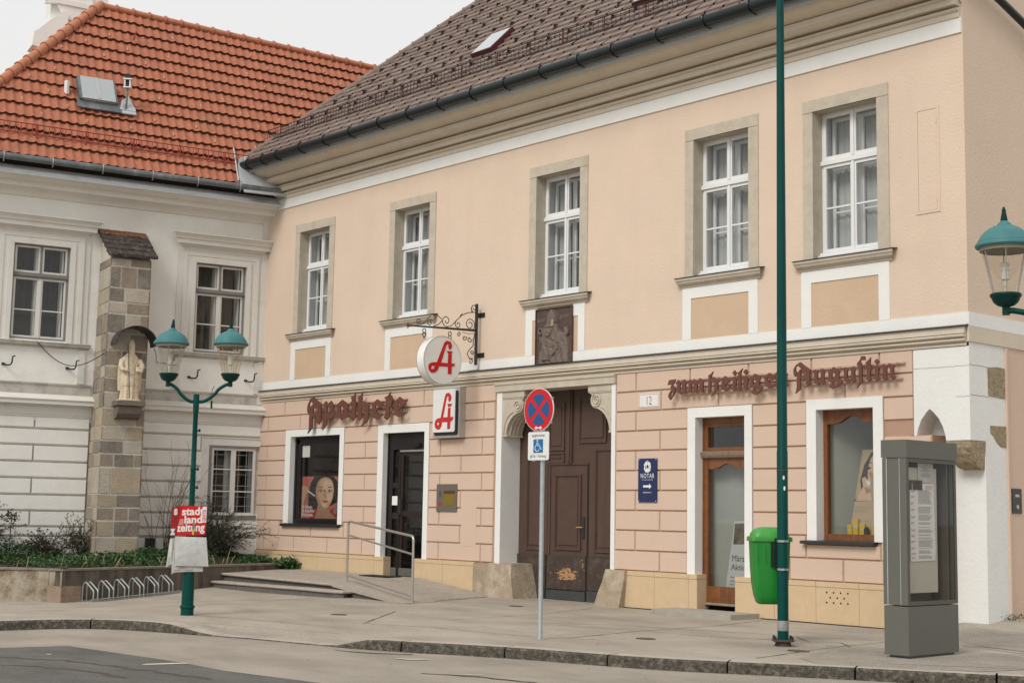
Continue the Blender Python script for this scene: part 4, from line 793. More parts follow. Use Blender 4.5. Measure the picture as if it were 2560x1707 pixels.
gd = thing('wooden_gate', 'tall brown panelled double gate with a small wicket door, paint chipped off near its foot', 'gate', (-20.37, 19.9, 0))
FD = lambda p: Vector((p[0], D+.5-p[1], p[2]))
def frame_rect(mb, u0, u1, z0, z1, w, o0, o1):
    mb.box(u0, u0+w, o0, o1, z0, z1); mb.box(u1-w, u1, o0, o1, z0, z1); mb.box(u0+w, u1-w, o0, o1, z0, z0+w); mb.box(u0+w, u1-w, o0, o1, z1-w, z1)
def panel(mb, u0, u1, z0, z1, o=0.0):
    frame_rect(mb, u0-.03, u1+.03, z0-.03, z1+.03, .032, o, o+.028); frame_rect(mb, u0, u1, z0, z1, .02, o, o+.014)
    mb.box(u0+.05, u1-.05, o-.02, o+.018, z0+.05, z1-.05, .02)
mb = MB(FD); mb.box(-21.95, -21.03, -.06, 0, .86, 4.2); mb.box(-19.86, -18.7, -.06, 0, .86, 4.2); mb.box(-21.03, -19.86, -.06, 0, 2.655, 4.2)
panel(mb, -21.60, -21.17, .98, 3.35); panel(mb, -19.66, -18.98, .98, 2.90); panel(mb, -20.98, -20.58, 2.95, 3.85); panel(mb, -20.12, -19.42, 3.08, 3.92); panel(mb, -20.98, -20.58, 2.70, 2.86)
mb.box(-20.44, -20.31, 0, .05, 2.66, 4.2, .008); mb.box(-20.40, -20.35, .05, .075, 2.70, 4.2, .006)
mb.build('gate_leaf', M_DOOR, gd)
mb = MB(FD); mb.box(-21.03, -19.86, -.02, .02, 2.635, 2.665); mb.box(-21.01, -19.90, -.05, -.004, .02, 2.64); mb.box(-21.0, -20.94, -.02, .015, .87, 2.63); mb.box(-19.93, -19.9, -.02, .012, .87, 2.63)
panel(mb, -20.78, -20.10, 1.0, 2.42, -.004); mb.build('wicket_door', M_DOOR, gd)
mb = MB(FD); mb.box(-21.95, -21.03, -.06, .035, .22, .87, .01); mb.box(-19.86, -18.7, -.06, .035, .22, .86, .01); mb.box(-21.005, -19.905, -.05, .03, .20, .865, .008); mb.build('gate_foot_board', M_DOORLOW, gd)
mb = MB(FD); mb.box(-21.95, -21.03, -.06, .045, -.3, .215, .01); mb.box(-19.86, -18.7, -.06, .045, -.3, .215, .01); mb.box(-21.005, -19.905, -.05, .04, .0, .195, .01); mb.build('kick_plate', mat('grey_green_kick_plate', (.05, .052, .048), .6, .25, 6), gd)
for x in (-21.02, -19.88):
    mb = MB(FD); mb.box(x-.012, x+.012, -.03, .002, 0, 2.64); mb.build('door_gap', M_GAP, gd)
mb = MB(FD); mb.box(-20.035, -19.965, .0, .018, 1.20, 1.62, .01); hp = mb.build('lock_plate', M_IRON, gd)
mb = MB(FD); mb.tube([(-20.0, .01, 1.42), (-20.0, .06, 1.42), (-20.04, .075, 1.42), (-20.13, .075, 1.415)], .011, 8); mb.build('door_handle', M_BRASS, hp, True)
mb = MB(FD); random.seed(3)
for _ in range(150):
    x, z = random.gauss(-20.42, .17), random.gauss(.50, .05)
    if not (-20.95 < x < -20.0): continue
    if abs(x+20.42) < .1: z = random.uniform(.40, .62)
    r_ = random.uniform(.006, .03)*(1 if abs(x+20.42) < .25 else .5)
    mb.bm.faces.new([mb.v((x+r_*1.8*math.cos(t)*random.uniform(.6, 1.3), .0325+random.uniform(0, .0008), z+r_*.55*math.sin(t))) for t in (0, 1, 2, 3, 4, 5)])
for _ in range(16):
    x, z = random.gauss(-19.98, .02), random.gauss(.66, .05); r_ = random.uniform(.006, .016); mb.bm.faces.new([mb.v((x+r_*math.cos(t), .0325, z+r_*math.sin(t))) for t in (0, 1.3, 2.6, 4, 5)])
mb.build('chipped_paint', M_RAWW, gd)
# pharmacy shop window
mb = MB(FB); casement(mb, -29.60, -27.51, 1.34, 3.43, -.13, .085, .10); mb.box(-29.515, -29.42, -.20, -.15, 1.42, 3.35); mb.box(-29.52, -27.6, -.20, -.15, 3.24, 3.35)
sw = mb.build('shop_window', M_BLACKF, B)
mb = MB(FB); casement(mb, -29.42, -27.58, 1.42, 3.26, -.16, .045, .05); mb.build('window_sash', M_BROWN, sw)
mb = MB(FB); mb.face([(-29.40, -.19, 1.45), (-27.6, -.19, 1.45), (-27.6, -.19, 3.24), (-29.4, -.19, 3.24)]); mb.build('pane', M_SHOPG, sw)
mb = MB(FB); mb.sweep([(-.18, 1.345), (.075, 1.325), (.08, 1.27), (.07, 1.265), (-.02, 1.285)], -29.83, -27.45); mb.build('window_sill', M_DSILL, sw)
room(sw, -29.9, -27.3, 1.2, 3.5, -.20, -1.5)
PW = lambda p: Vector((p[0]*.96-1.0, D+.25-p[1], p[2]))
po = thing('window_poster', 'red cosmetics poster with a dark haired woman in the dark framed pharmacy window', 'poster', (-28.75, D+.4, 1.5))
mb = MB(PW); mb.box(-29.75, -27.75, -.01, 0, 1.44, 2.46); mb.build('poster_sheet', M_POSTP, po)
mb = MB(PW); mb.prism([[(-29.2, 1.44), (-27.75, 1.44), (-27.75, 1.85), (-28.4, 1.65), (-29.1, 1.72)]], .0, .002); mb.prism([[(-27.98, 1.9), (-27.75, 1.8), (-27.75, 2.4), (-27.98, 2.4)]], .0, .002); mb.build('poster_red_field', M_POSTR, po)
mb = MB(PW); mb.prism([[(-29.28, 1.70), (-29.30, 2.05), (-29.20, 2.3), (-29.05, 2.45), (-28.6, 2.46), (-28.2, 2.45), (-28.02, 2.3), (-27.98, 2.05), (-28.05, 1.85), (-28.5, 1.72), (-28.8, 1.68)]], .003, .005); mb.build('poster_hair', M_HAIR, po)
PM = lambda n_, c_: mat('print_'+n_, c_, .6, .06, 9)
def blob(cx, cz, rx, rz, o, m, name, n=28, tw=0.0, k=1.0):
    mb = MB(PW); mb.prism([[(cx+rx*math.cos(R_(a))*(1+tw*math.sin(R_(a))), cz+rz*math.sin(R_(a))*(k if math.sin(R_(a)) < 0 else 1)) for a in [360*i/n for i in range(n)]]], o, o+.0015); return mb.build(name, m, po)
mb = MB(PW); mb.prism([[(-28.86, 1.80), (-28.40, 1.80), (-28.33, 1.62), (-28.12, 1.5), (-28.05, 1.44), (-29.0, 1.44), (-28.9, 1.6)]], .0055, .007); mb.build('poster_neck', PM('neck', (.33, .185, .125)), po)
mb = MB(PW); mb.prism([[(-29.72, 1.44), (-29.52, 1.44), (-29.47, 1.85), (-29.36, 2.05), (-29.28, 2.14), (-29.36, 2.22), (-29.5, 2.24), (-29.66, 2.2), (-29.70, 2.0)]], .0055, .007); mb.build('poster_hand', PM('hand', (.47, .29, .21)), po)
blob(-28.58, 2.08, .385, .36, .0075, PM('face_shade', (.36, .20, .135)), 'poster_face_shade', tw=.10, k=1.12)
blob(-28.52, 2.09, .335, .34, .0095, M_SKIN, 'poster_face', tw=.12, k=1.10)
blob(-28.44, 2.22, .21, .15, .0115, M_SKINL, 'poster_forehead'); blob(-28.36, 1.98, .13, .12, .0115, M_SKINL, 'poster_cheek'); blob(-28.56, 1.79, .10, .06, .0115, M_SKINL, 'poster_chin')
mb = MB(PW); mb.prism([[(-28.60, 2.14), (-28.55, 2.15), (-28.50, 2.02), (-28.46, 1.975), (-28.52, 1.955), (-28.62, 1.965), (-28.63, 1.99)]], .0115, .013); mb.build('poster_nose_shade', PM('nose', (.40, .235, .165)), po)
for ex, w_ in ((-28.76, 1.0), (-28.36, .9)):
    blob(ex, 2.115, .088*w_, .034, .013, M_HAIR, 'poster_eye_line', 16); blob(ex+.005, 2.110, .066*w_, .021, .015, PM('eye_white', (.50, .47, .44)), 'poster_eye', 14); blob(ex+.01, 2.112, .024, .022, .017, PM('iris', (.06, .08, .075)), 'poster_iris', 12)
    mb = MB(PW); mb.prism([[(ex-.11*w_, 2.185), (ex-.03, 2.215), (ex+.06, 2.215), (ex+.12*w_, 2.185), (ex+.05, 2.195), (ex-.03, 2.192)]], .013, .0145); mb.build('poster_brow', PM('brow', (.09, .05, .035)), po)
mb = MB(PW); mb.prism([[(-28.66, 1.875), (-28.58, 1.895), (-28.54, 1.888), (-28.50, 1.895), (-28.40, 1.878), (-28.46, 1.862), (-28.54, 1.858), (-28.6, 1.862)]], .013, .0145); mb.build('poster_upper_lip', PM('lip_dark', (.30, .075, .065)), po)
mb = MB(PW); mb.prism([[(-28.655, 1.868), (-28.54, 1.856), (-28.41, 1.87), (-28.46, 1.835), (-28.53, 1.822), (-28.60, 1.835)]], .013, .0145); mb.build('poster_lips', PM('lip', (.42, .13, .11)), po)
mb = MB(PW); mb.prism([[(-29.30, 2.10), (-28.98, 1.98), (-28.97, 2.0), (-29.29, 2.13)]], .016, .018); mb.build('poster_pipette', M_SIGNW, po)
mb = MB(PW); mb.prism([[(-27.98, 1.46), (-27.80, 1.46), (-27.78, 1.6), (-27.86, 1.68), (-27.96, 1.62)]], .009, .0105); mb.prism([[(-28.2, 1.62), (-28.05, 1.56), (-27.98, 1.78), (-28.05, 1.8)]], .009, .0105); mb.build('poster_bottle', PM('bottle', (.16, .17, .17)), po)
mb = MB(PW)
for i, (t, z) in enumerate((('Ein Serum.', 1.70), ('16 Anti-Age', 1.605), ('Wirkungen.', 1.51))): text_bm(mb, t, .11, lambda x, y, d, z=z: PW((-29.55+x, .014+d, z+y)), 1.0, .002, 0, 'LEFT')
mb.build('poster_text', M_SIGNW, po)
mb = MB(FB); mb.box(-29.36, -29.05, -.205, -.20, 2.92, 3.2); tag(mb.build('paper_notice', M_PAPER), 'small white paper notice behind the top corner of the pharmacy window', 'notice')
# pharmacy door
dd_ = MB(FB); casement(dd_, -25.87, -24.36, .2, 3.41, -.12, .05, .10); dd_.box(-25.82, -24.4, -.20, -.14, 3.02, 3.37); dd_.box(-25.82, -25.66, -.20, -.14, .25, 3.02); dd_.box(-25.46, -25.37, -.22, -.13, .25, 3.02)
pd = dd_.build('pharmacy_door', M_BLACKF, B)
mb = MB(FB); casement(mb, -25.37, -24.42, .27, 2.985, -.14, .085, .05); mb.box(-25.3, -24.45, -.19, -.145, 1.56, 1.68); mb.box(-25.66, -25.46, -.19, -.15, 1.50, 1.64); mb.box(-25.66, -25.46, -.19, -.15, 2.18, 2.30); mb.build('door_leaf', M_BROWN, pd)
mb = MB(FB); mb.face([(-25.64, -.175, .3), (-25.46, -.175, .3), (-25.46, -.175, 2.98), (-25.64, -.175, 2.98)]); mb.face([(-25.29, -.165, .5), (-24.5, -.165, .5), (-24.5, -.165, 2.9), (-25.29, -.165, 2.9)]); mb.build('door_glass', M_SHOPG, pd)
mb = MB(FB); mb.box(-25.36, -24.5, -.14, -.09, 2.965, 3.01, .004); mb.build('door_closer', M_STEEL, pd)
mb = MB(FB); mb.box(-25.37, -24.42, -.145, -.135, .27, .44); mb.box(-25.80, -25.46, -.145, -.135, .25, .44); mb.build('door_kick_plate', M_KIOSK, pd)
mb = MB(FB); mb.box(-25.40, -25.30, -.14, -.10, 1.58, 1.95, .01); mb.tube([(-25.35, -.1, 1.60), (-25.35, -.06, 1.60), (-25.33, -.05, 1.50)], .012, 6); mb.build('door_handle', M_IRON, pd)
mb = MB(FB); mb.box(-24.88, -24.66, -.14, -.07, 3.05, 3.15, .02); mb.build('door_sensor', M_BLACKF, pd)
mb = MB(FB); mb.box(-25.66, -25.43, -.138, -.134, 1.80, 2.0); tag(mb.build('paper_notice', M_PAPER), 'white paper notice stuck on the left side of the pharmacy door', 'notice')
mb = MB(FB); mb.box(-24.35, -24.16, -.02, .0, 0, .0) if False else None
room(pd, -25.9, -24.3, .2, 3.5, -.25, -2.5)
mb = MB(FB); mb.box(-26.4, -23.9, -2.3, -.22, .19, .21); mb.build('room_floor', M_KIOSKD, pd)
# wooden shop door
mb = MB(FB); a, b = -16.74, -15.62
mb.box(a, a+.035, -.30, -.19, .07, 3.41); mb.box(b-.035, b, -.30, -.19, .07, 3.41); mb.box(a+.035, b-.035, -.30, -.19, 3.30, 3.41); mb.box(a+.035, a+.12, -.29, -.205, .2, 3.30); mb.box(b-.12, b-.035, -.29, -.205, .2, 3.30)
mb.box(a+.12, b-.12, -.29, -.205, 3.235, 3.30); mb.box(a+.12, b-.12, -.29, -.205, 2.82, 2.875)
sd_ = mb.build('shop_door', M_WOOD, B)
mb = MB(FB); mb.sweep([(-.25, 2.68), (-.17, 2.69), (-.15, 2.70), (-.13, 2.74), (-.12, 2.79), (-.16, 2.81), (-.25, 2.82)], a-.01, b); mb.build('transom_ledge', M_WOODL, sd_)
mb = MB(FB); top = [(a+.12, 2.685)]+[(a+.12+(b-a-.24)*t, 2.50+.10*math.exp(-((t-.5)/.2)**2)) for t in [i/20 for i in range(21)]]+[(b-.12, 2.685)]
mb.prism([top], -.28, -.215); mb.build('door_header', M_WOOD, sd_); mb = MB(FB); mb.box(a+.12, b-.12, -.28, -.205, .20, .47); mb.box(a+.16, b-.16, -.205, -.20, .24, .43, .004); mb.build('door_leaf', M_WOOD, sd_)
mb = MB(FB); mb.face([(a+.1, -.245, .46), (b-.1, -.245, .46), (b-.1, -.245, 2.62), (a+.1, -.245, 2.62)]); mb.face([(a+.1, -.245, 2.86), (b-.1, -.245, 2.86), (b-.1, -.245, 3.25), (a+.1, -.245, 3.25)]); mb.build('door_glass', M_SHOPG, sd_)
mb = MB(FB); mb.sweep([(-.3, .2), (-.16, .19), (-.14, .155), (-.2, .14), (-.3, .14)], a+.0, b-.0); mb.build('weather_bar', M_WOODL, sd_)
room(sd_, a-.2, b+.2, .0, 3.5, -.6, -1.8, mat('grey_shop_interior', (.20, .205, .195), .95, .2, 1.5))
mb = MB(FB); mb.face([(a-.1, -.42, .2), (b-.35, -.55, .2), (b-.35, -.55, 2.66), (a-.1, -.42, 2.66)]); mb.build('door_curtain', mat('pale_grey_net', (.33, .335, .315), .95, .12, 2), sd_)
mp_ = thing('door_poster', 'white poster with dark lettering leaning inside the wooden shop door', 'poster', (-16.1, D+.4, .3))
PD = lambda p: Vector((p[0], D+.37-p[1]-.08*(p[2]-.3)*-1, p[2]))
mb = MB(PD); mb.prism([[(-16.36, .40), (-15.7, .42), (-15.62, 1.62), (-16.24, 1.60)]], 0, .006); mb.build('poster_sheet', mat('grey_white_poster', (.46, .465, .46), .8, .05), mp_)
mb = MB(PD); mb.prism([[(-16.235, 1.2), (-15.65, 1.22), (-15.63, 1.58), (-16.22, 1.56)]], .008, .010); mb.build('poster_photo', mat('dark_poster_photo', (.10, .085, .06), .6, .8, 9), mp_)
mb = MB(PD)
for t, z, s_ in (('März-', .91, .15), ('Aktion', .76, .15), ('Wenn jetzt auf', .62, .045), ('viele günstige', .56, .045), ('Preise', .50, .045)): text_bm(mb, t, s_, lambda x, y, d, z=z: PD((-16.26+(z-.76)*.04+x, .009+d, z+y)), .95, 0, 0, 'LEFT')
mb.build('poster_text', M_NAVY, mp_)
# wooden shop window on the right
mb = MB(FB); a, b, c, d = -14.17, -13.04, 1.33, 3.44
mb.box(a, a+.095, -.28, -.19, c, d); mb.box(b-.095, b, -.28, -.19, c, d); mb.box(a+.095, b-.095, -.28, -.19, c, c+.10)
mb.prism([[(a+.095, d)]+[(a+.095+(b-a-.19)*t, 3.20+.13*math.exp(-((t-.5)/.2)**2)) for t in [i/20 for i in range(21)]]+[(b-.095, d)]], -.27, -.195)
w2 = mb.build('shop_window', M_WOOD, B)
mb = MB(FB); mb.face([(a+.08, -.235, c+.09), (b-.08, -.235, c+.09), (b-.08, -.235, 3.36), (a+.08, -.235, 3.36)]); mb.build('pane', M_SHOPG, w2)
mb = MB(FB); mb.sweep([(-.2, 1.33), (.10, 1.31), (.105, 1.27), (.09, 1.262), (-.02, 1.28)], -14.42, -13.02); mb.build('window_sill', M_DSILL, w2)
room(w2, -14.25, -12.7, 1.38, 3.5, -.27, -1.3, mat('green_grey_display_back', (.055, .062, .058), .9, .3, 1.5))
mb = MB(FB); mb.face([(-14.16, -.29, 1.4), (-13.55, -1.25, 1.4), (-13.55, -1.25, 3.4), (-14.16, -.29, 3.4)]); mb.face([(-14.2, -.28, 1.415), (-12.8, -.28, 1.415), (-12.8, -1.2, 1.415), (-14.2, -1.2, 1.415)]); mb.build('display_side_panel', mat('pale_green_grey_panel', (.33, .335, .29), .9, .15, 1.2), w2)
dp = thing('display_board', 'leaning display board showing a smiling woman in the wooden shop window', 'display board', (-13.5, D+.6, 1.42))
PB = lambda p: Vector(((-13.57+(p[0]+13.46)*.80), D+.52-p[1]+(p[2]-1.42)*.10, p[2]))
mb = MB(PB); mb.prism([[(-13.86, 1.42), (-12.9, 1.42), (-12.8, 2.80), (-13.64, 2.80)]], -.012, 0); mb.build('board', M_POSTB, dp)
mb = MB(PB); mb.prism([[(-13.80, 1.96), (-13.08, 1.98), (-13.05, 2.55), (-13.2, 2.79), (-13.42, 2.76), (-13.58, 2.55), (-13.66, 2.3), (-13.62, 2.1)]], .001, .003); mb.build('printed_hair', mat('poster_brown_hair', (.035, .022, .018), .7, .3, 9), dp)
mb = MB(PB); mb.prism([[(-13.34+.145*math.cos(R_(q)), 2.42+.29*math.sin(R_(q))) for q in range(0, 360, 15)]], .004, .006); mb.prism([[(-13.75, 1.97), (-13.3, 1.97), (-13.28, 2.15), (-13.55, 2.36), (-13.62, 2.33), (-13.58, 2.2)]], .004, .0055); mb.build('printed_face', M_SKINL, dp)
mb = MB(PB); mb.prism([[(-13.52, 2.49), (-13.46, 2.52), (-13.40, 2.50), (-13.46, 2.475)]], .007, .008); mb.prism([[(-13.54, 2.56), (-13.46, 2.60), (-13.38, 2.575), (-13.46, 2.58)]], .007, .008); mb.build('printed_eye', M_HAIR, dp)
mb = MB(PB); mb.prism([[(-13.52, 2.30), (-13.38, 2.27), (-13.40, 2.22), (-13.48, 2.22)]], .007, .008); mb.build('printed_smile', M_SIGNW, dp)
mb = MB(PB); mb.prism([[(-13.46, 2.42), (-13.40, 2.44), (-13.36, 2.34), (-13.40, 2.31)]], .0062, .007); mb.prism([[(-13.55, 2.2), (-13.42, 2.16), (-13.38, 2.12), (-13.5, 2.08)]], .0062, .007); mb.build('printed_shade', mat('print_face_shade', (.38, .23, .16), .6), dp)
mb = MB(PB)
for z, w_ in ((1.86, .34), (1.82, .30), (1.79, .33), (1.64, .40), (1.52, .30)): mb.box(-13.80, -13.80+w_, .001, .002, z, z+.008)
mb.build('printed_text', M_GREY, dp)
mb = MB(PB); mb.prism([[(-13.18+.22*math.cos(R_(q)), 2.22+.34*math.sin(R_(q))) for q in range(0, 360, 15)]], .02, .025); mb.build('round_label', mat('tan_disc_print', (.36, .28, .18), .6), dp)
mb = MB(PB); mb.prism([[(-13.24, 2.05), (-13.16, 2.05), (-13.14, 2.42), (-13.22, 2.42)]], .027, .03); mb.build('yellow_strip', M_YELLOW, dp)
for (x, z0, w_, h_, o_), lb in (((-13.86, 1.42, .09, .16, -.48), 'leftmost small yellow carton in the wooden shop window'), ((-13.75, 1.42, .10, .26, -.48), 'tallest yellow carton in the wooden shop window, second from the left'),
                              ((-13.62, 1.42, .10, .18, -.48), 'third yellow carton in the wooden shop window, right of the tallest'), ((-13.36, 1.42, .14, .15, -.48), 'broad yellow carton at the right end of the wooden shop window display')):
    c_ = thing('yellow_carton', lb, 'carton', (x, D-o_, z0), 'yellow cartons in the shop window')
    mb = MB(FB); mb.box(x-w_/2, x+w_/2, o_-.08, o_, z0, z0+h_, .0); mb.build('box', M_YELLOW, c_)
    mb = MB(FB); mb.box(x-w_*.33, x+w_*.33, o_, o_+.002, z0+h_*.42, z0+h_*.58); mb.build('print', M_PAPERY, c_)
mb = MB(FB); mb.lathe([(.045, 1.42), (.045, 1.52), (.03, 1.53), (.03, 1.55), (0, 1.55)], (-13.52, -.46), 14); tag(mb.build('dark_jar', M_BLACK), 'dark lidded jar between the yellow cartons', 'jar')

# ================================================================ SIGNS ON THE PEACH BUILDING
def lettering(data, name, label, cat, rails, loc):
    t = thing(name, label, cat, loc)
    for ch, loops in data:
        mb = MB(FB)
        outer = loops[0]; rest = loops[1:]
        def inside(p, poly):
            c_ = False; j = len(poly)-1
            for i in range(len(poly)):
                if (poly[i][1] > p[1]) != (poly[j][1] > p[1]) and p[0] < (poly[j][0]-poly[i][0])*(p[1]-poly[i][1])/(poly[j][1]-poly[i][1])+poly[i][0]: c_ = not c_
                j = i
            return c_
        hol = [r for r in rest if inside((sum(q[0] for q in r)/len(r), sum(q[1] for q in r)/len(r)), outer)]
        mb.prism([outer]+hol, .125, .155)
        for r in rest:
            if r not in hol: mb.prism([r], .125, .155)
        mb.build('letter_'+ch, M_LETTER, t)
    mb = MB(FB)
    for a, b, z0, z1 in rails: mb.box(a, b, .02, .05, z0, z1)
    for a, b, z0, z1 in rails:
        n_ = int((b-a)/.4)
        for i in range(n_+1): mb.tube([(a+(b-a)*(i+.3)/(n_+.6), .0, (z0+z1)/2), (a+(b-a)*(i+.3)/(n_+.6), .126, (z0+z1)/2)], .007, 5)
    mb.build('mounting_rail', mat('salmon_painted_rail', (.50, .34, .25), .7, .1), t)
lettering(APOTHEKE, 'shop_lettering', 'rust brown blackletter metal letters reading Apotheke above the pharmacy window', 'lettering', ((-28.2, -25.0, 4.10, 4.13), (-28.4, -25.0, 3.83, 3.86)), (-26.8, D-.1, 4))
lettering(HEILIGEN, 'shop_lettering', 'rust brown blackletter metal letters reading zum heiligen above the wooden shop door', 'lettering', ((-17.1, -14.75, 4.06, 4.085), (-17.05, -14.75, 3.82, 3.845)), (-16, D-.1, 4))
lettering(AUGUSTIN, 'shop_lettering', 'rust brown blackletter metal letters reading Augustin near the white corner', 'lettering', ((-14.45, -12.45, 4.08, 4.105), (-14.4, -12.5, 3.84, 3.865)), (-13.5, D-.1, 4))
# light box with the red emblem
lb_ = thing('light_box_sign', 'rectangular light box with a red letter A and candle beside the pharmacy door', 'sign', (-23.5, D, 3.75))
mb = MB(FB); mb.box(-23.91, -23.03, 0, .16, 3.215, 4.275, .006); mb.build('housing', mat('satin_aluminium', (.50, .49, .46), .4, .06, 8, metal=.6), lb_)
def rrect(u0, u1, z0, z1, r): return circ(u1-r, z1-r, r, 6, 0, 90)+circ(u0+r, z1-r, r, 6, 90, 180)+circ(u0+r, z0+r, r, 6, 180, 270)+circ(u1-r, z0+r, r, 6, 270, 360)
mb = MB(FB); mb.prism([rrect(-23.84, -23.085, 3.27, 4.20, .05)], .16, .185); mb.build('dark_rim', M_BLACK, lb_)
mb = MB(FB); mb.prism([rrect(-23.875, -23.145, 3.335, 4.235, .05)], .16, .199); mb.build('white_panel', M_SIGNW, lb_)
mb = MB(FB); mb.prism([BOX_A[0], BOX_A[1]], .199, .203); mb.prism([BOX_A[2]], .199, .203); mb.build('red_emblem', mat('emblem_red', (.50, .022, .02), .45, .03), lb_)
# hanging round sign on a wrought iron bracket
HX_ = -22.6
FH = lambda p: Vector((HX_+p[1], D-p[0], p[2]))     # (out of wall, sideways, z)
hs = thing('hanging_sign', 'round white sign with a red letter A hanging from a scrolled wrought iron bracket', 'sign', (HX_, D, 5.3))
mb = MB(FH); mb.box(.10, .14, -.03, .03, 4.70, 5.98, .004); mb.box(-.02, .10, -.02, .02, 5.72, 5.78); mb.box(-.02, .10, -.02, .02, 4.88, 4.94); mb.box(.0, .012, -.13, .13, 5.70, 5.80); mb.box(.0, .012, -.13, .13, 4.86, 4.96)
mb.prism([[(.14, 5.395), (1.8, 5.34), (1.8, 5.37), (.14, 5.445)]], -.012, .012)
br_ = mb.build('bracket', M_IRON, hs)
mb = MB(FH)
def spiral(cx, cz, r0, r1, a0, a1, n=26): return [(cx+(r0+(r1-r0)*k/n)*math.cos(R_(a0+(a1-a0)*k/n)), 0, cz+(r0+(r1-r0)*k/n)*math.sin(R_(a0+(a1-a0)*k/n))) for k in range(n+1)]
T9 = .0095
mb.tube(spiral(.30, 5.53, .14, .035, 250, -330), T9, 6); mb.tube(spiral(.19, 5.88, .075, .02, -20, 360), T9, 6); mb.tube([(.14, 0, 5.80), (.22, 0, 5.79), (.36, 0, 5.77), (.52, 0, 5.70), (.66, 0, 5.58), (.80, 0, 5.45), (.92, 0, 5.42)], T9, 6)
mb.tube(spiral(.62, 5.50, .085, .02, 60, -400), T9, 6); mb.tube(spiral(.93, 5.54, .12, .025, -90, 370), T9, 6); mb.tube([(1.05, 0, 5.53), (1.13, 0, 5.45), (1.25, 0, 5.40)], T9, 6)
mb.tube([(1.05, 0, 5.56), (1.18, 0, 5.64), (1.32, 0, 5.63), (1.42, 0, 5.54), (1.50, 0, 5.44), (1.62, 0, 5.40)], T9, 6); mb.tube(spiral(1.36, 5.46, .075, .02, 130, -280), T9, 6); mb.tube(spiral(1.64, 5.465, .065, .015, -90, 300), T9, 6)
mb.tube(spiral(.60, 5.30, .05, .012, 90, 480), T9, 6); mb.tube(spiral(.44, 5.24, .06, .014, 150, 560), T9, 6); mb.tube(spiral(.30, 5.22, .065, .015, 170, 560), T9, 6); mb.tube([(.16, 0, 5.36), (.2, 0, 5.2), (.2, 0, 5.1), (.3, 0, 5.0), (.36, 0, 4.92), (.3, 0, 4.83), (.2, 0, 4.82)], T9, 6)
mb.tube(spiral(.22, 4.94, .05, .01, 0, 400), T9, 6); mb.tube(spiral(.26, 4.76, .06, .015, 60, 430), T9, 6); mb.tube([(.14, 0, 5.36), (.34, 0, 5.33), (.5, 0, 5.35)], .006, 5); mb.build('scrollwork', M_IRON, br_)
mb = MB(FH); mb.tube([(1.8, 0, 5.355), (1.9, 0, 5.35), (1.98, 0, 5.35)], [.018, .03, .004], 8); mb.tube([(1.88, 0, 5.35), (1.93, .0, 5.40), (1.90, 0, 5.42)], [.014, .012, .003], 6); mb.tube([(1.88, 0, 5.35), (1.93, .0, 5.30), (1.90, 0, 5.28)], [.014, .012, .003], 6); mb.tube([(.56, 0, 5.68), (.5, 0, 5.75)], [.02, .004], 6); mb.tube([(.24, 0, 5.79), (.28, 0, 5.88)], [.02, .004], 6); mb.build('gilded_tip', M_GOLD, br_)
for c_ in (1.50, .83):
    mb = MB(FH)
    for zz in (5.285, 5.205): mb.tube([(c_+.038*math.cos(R_(a)), 0, zz+.042*math.sin(R_(a))) for a in range(0, 375, 15)], .009, 6)
    mb.tube([(c_, 0, 5.17), (c_, 0, 5.12)], .012, 6); mb.build('chain_link', M_IRON, hs)
mb = MB(lambda p: Vector((HX_+.10-p[1]*1.0, D-p[0], p[2]))); mb.prism([circ(1.085, 4.715, .485, 64)], 0, .24); dsc = mb.build('sign_disc', mat('glossy_white_drum', (.80, .79, .76), .3, .03, 3), hs, True)
mb = MB(lambda p: Vector((HX_+.104+p[1], D-p[0], p[2]))); mb.prism([DISC_A[0], DISC_A[1]], 0, .004); mb.prism([DISC_A[2]], 0, .004); mb.build('red_emblem', M_RED, dsc)
mb = MB(lambda p: Vector((HX_+.1+p[1], D-p[0], p[2]))); mb.tube([(1.085+.487*math.cos(R_(a)), 0, 4.715+.487*math.sin(R_(a))) for a in range(0, 365, 6)], .007, 5); mb.tube([(1.085+.487*math.cos(R_(a)), -.235, 4.715+.487*math.sin(R_(a))) for a in range(0, 365, 6)], .007, 5); mb.build('disc_rim', mat('grey_disc_rim', (.35, .35, .33), .4), dsc)
mb = MB(FB); mb.tube([(-22.6, .03, 4.72), (-22.6, .02, 4.64), (-22.68, .03, 4.62), (-22.95, .03, 4.62)], .007, 5); tag(mb.build('sign_cable', M_PAPER), 'thin white cable on the wall under the wrought iron bracket', 'cable')
# house number
hn = thing('house_number', 'small white enamel house number plate reading 12 right of the gate', 'number plate', (-17.84, D, 3.75))
mb = MB(FB); mb.box(-18.09, -17.59, 0, .012, 3.625, 3.885, .003); mb.build('plate', M_SIGNW, hn)
mb = MB(FB); frame_rect(mb, -18.075, -17.605, 3.64, 3.87, .006, .012, .014); text_bm(mb, '12', .225, lambda x, y, d: FB((-17.84+x, .0135+d, 3.675+y)), .72, 0, 0); mb.build('number', mat('brown_enamel_digits', (.36, .15, .06), .5), hn)
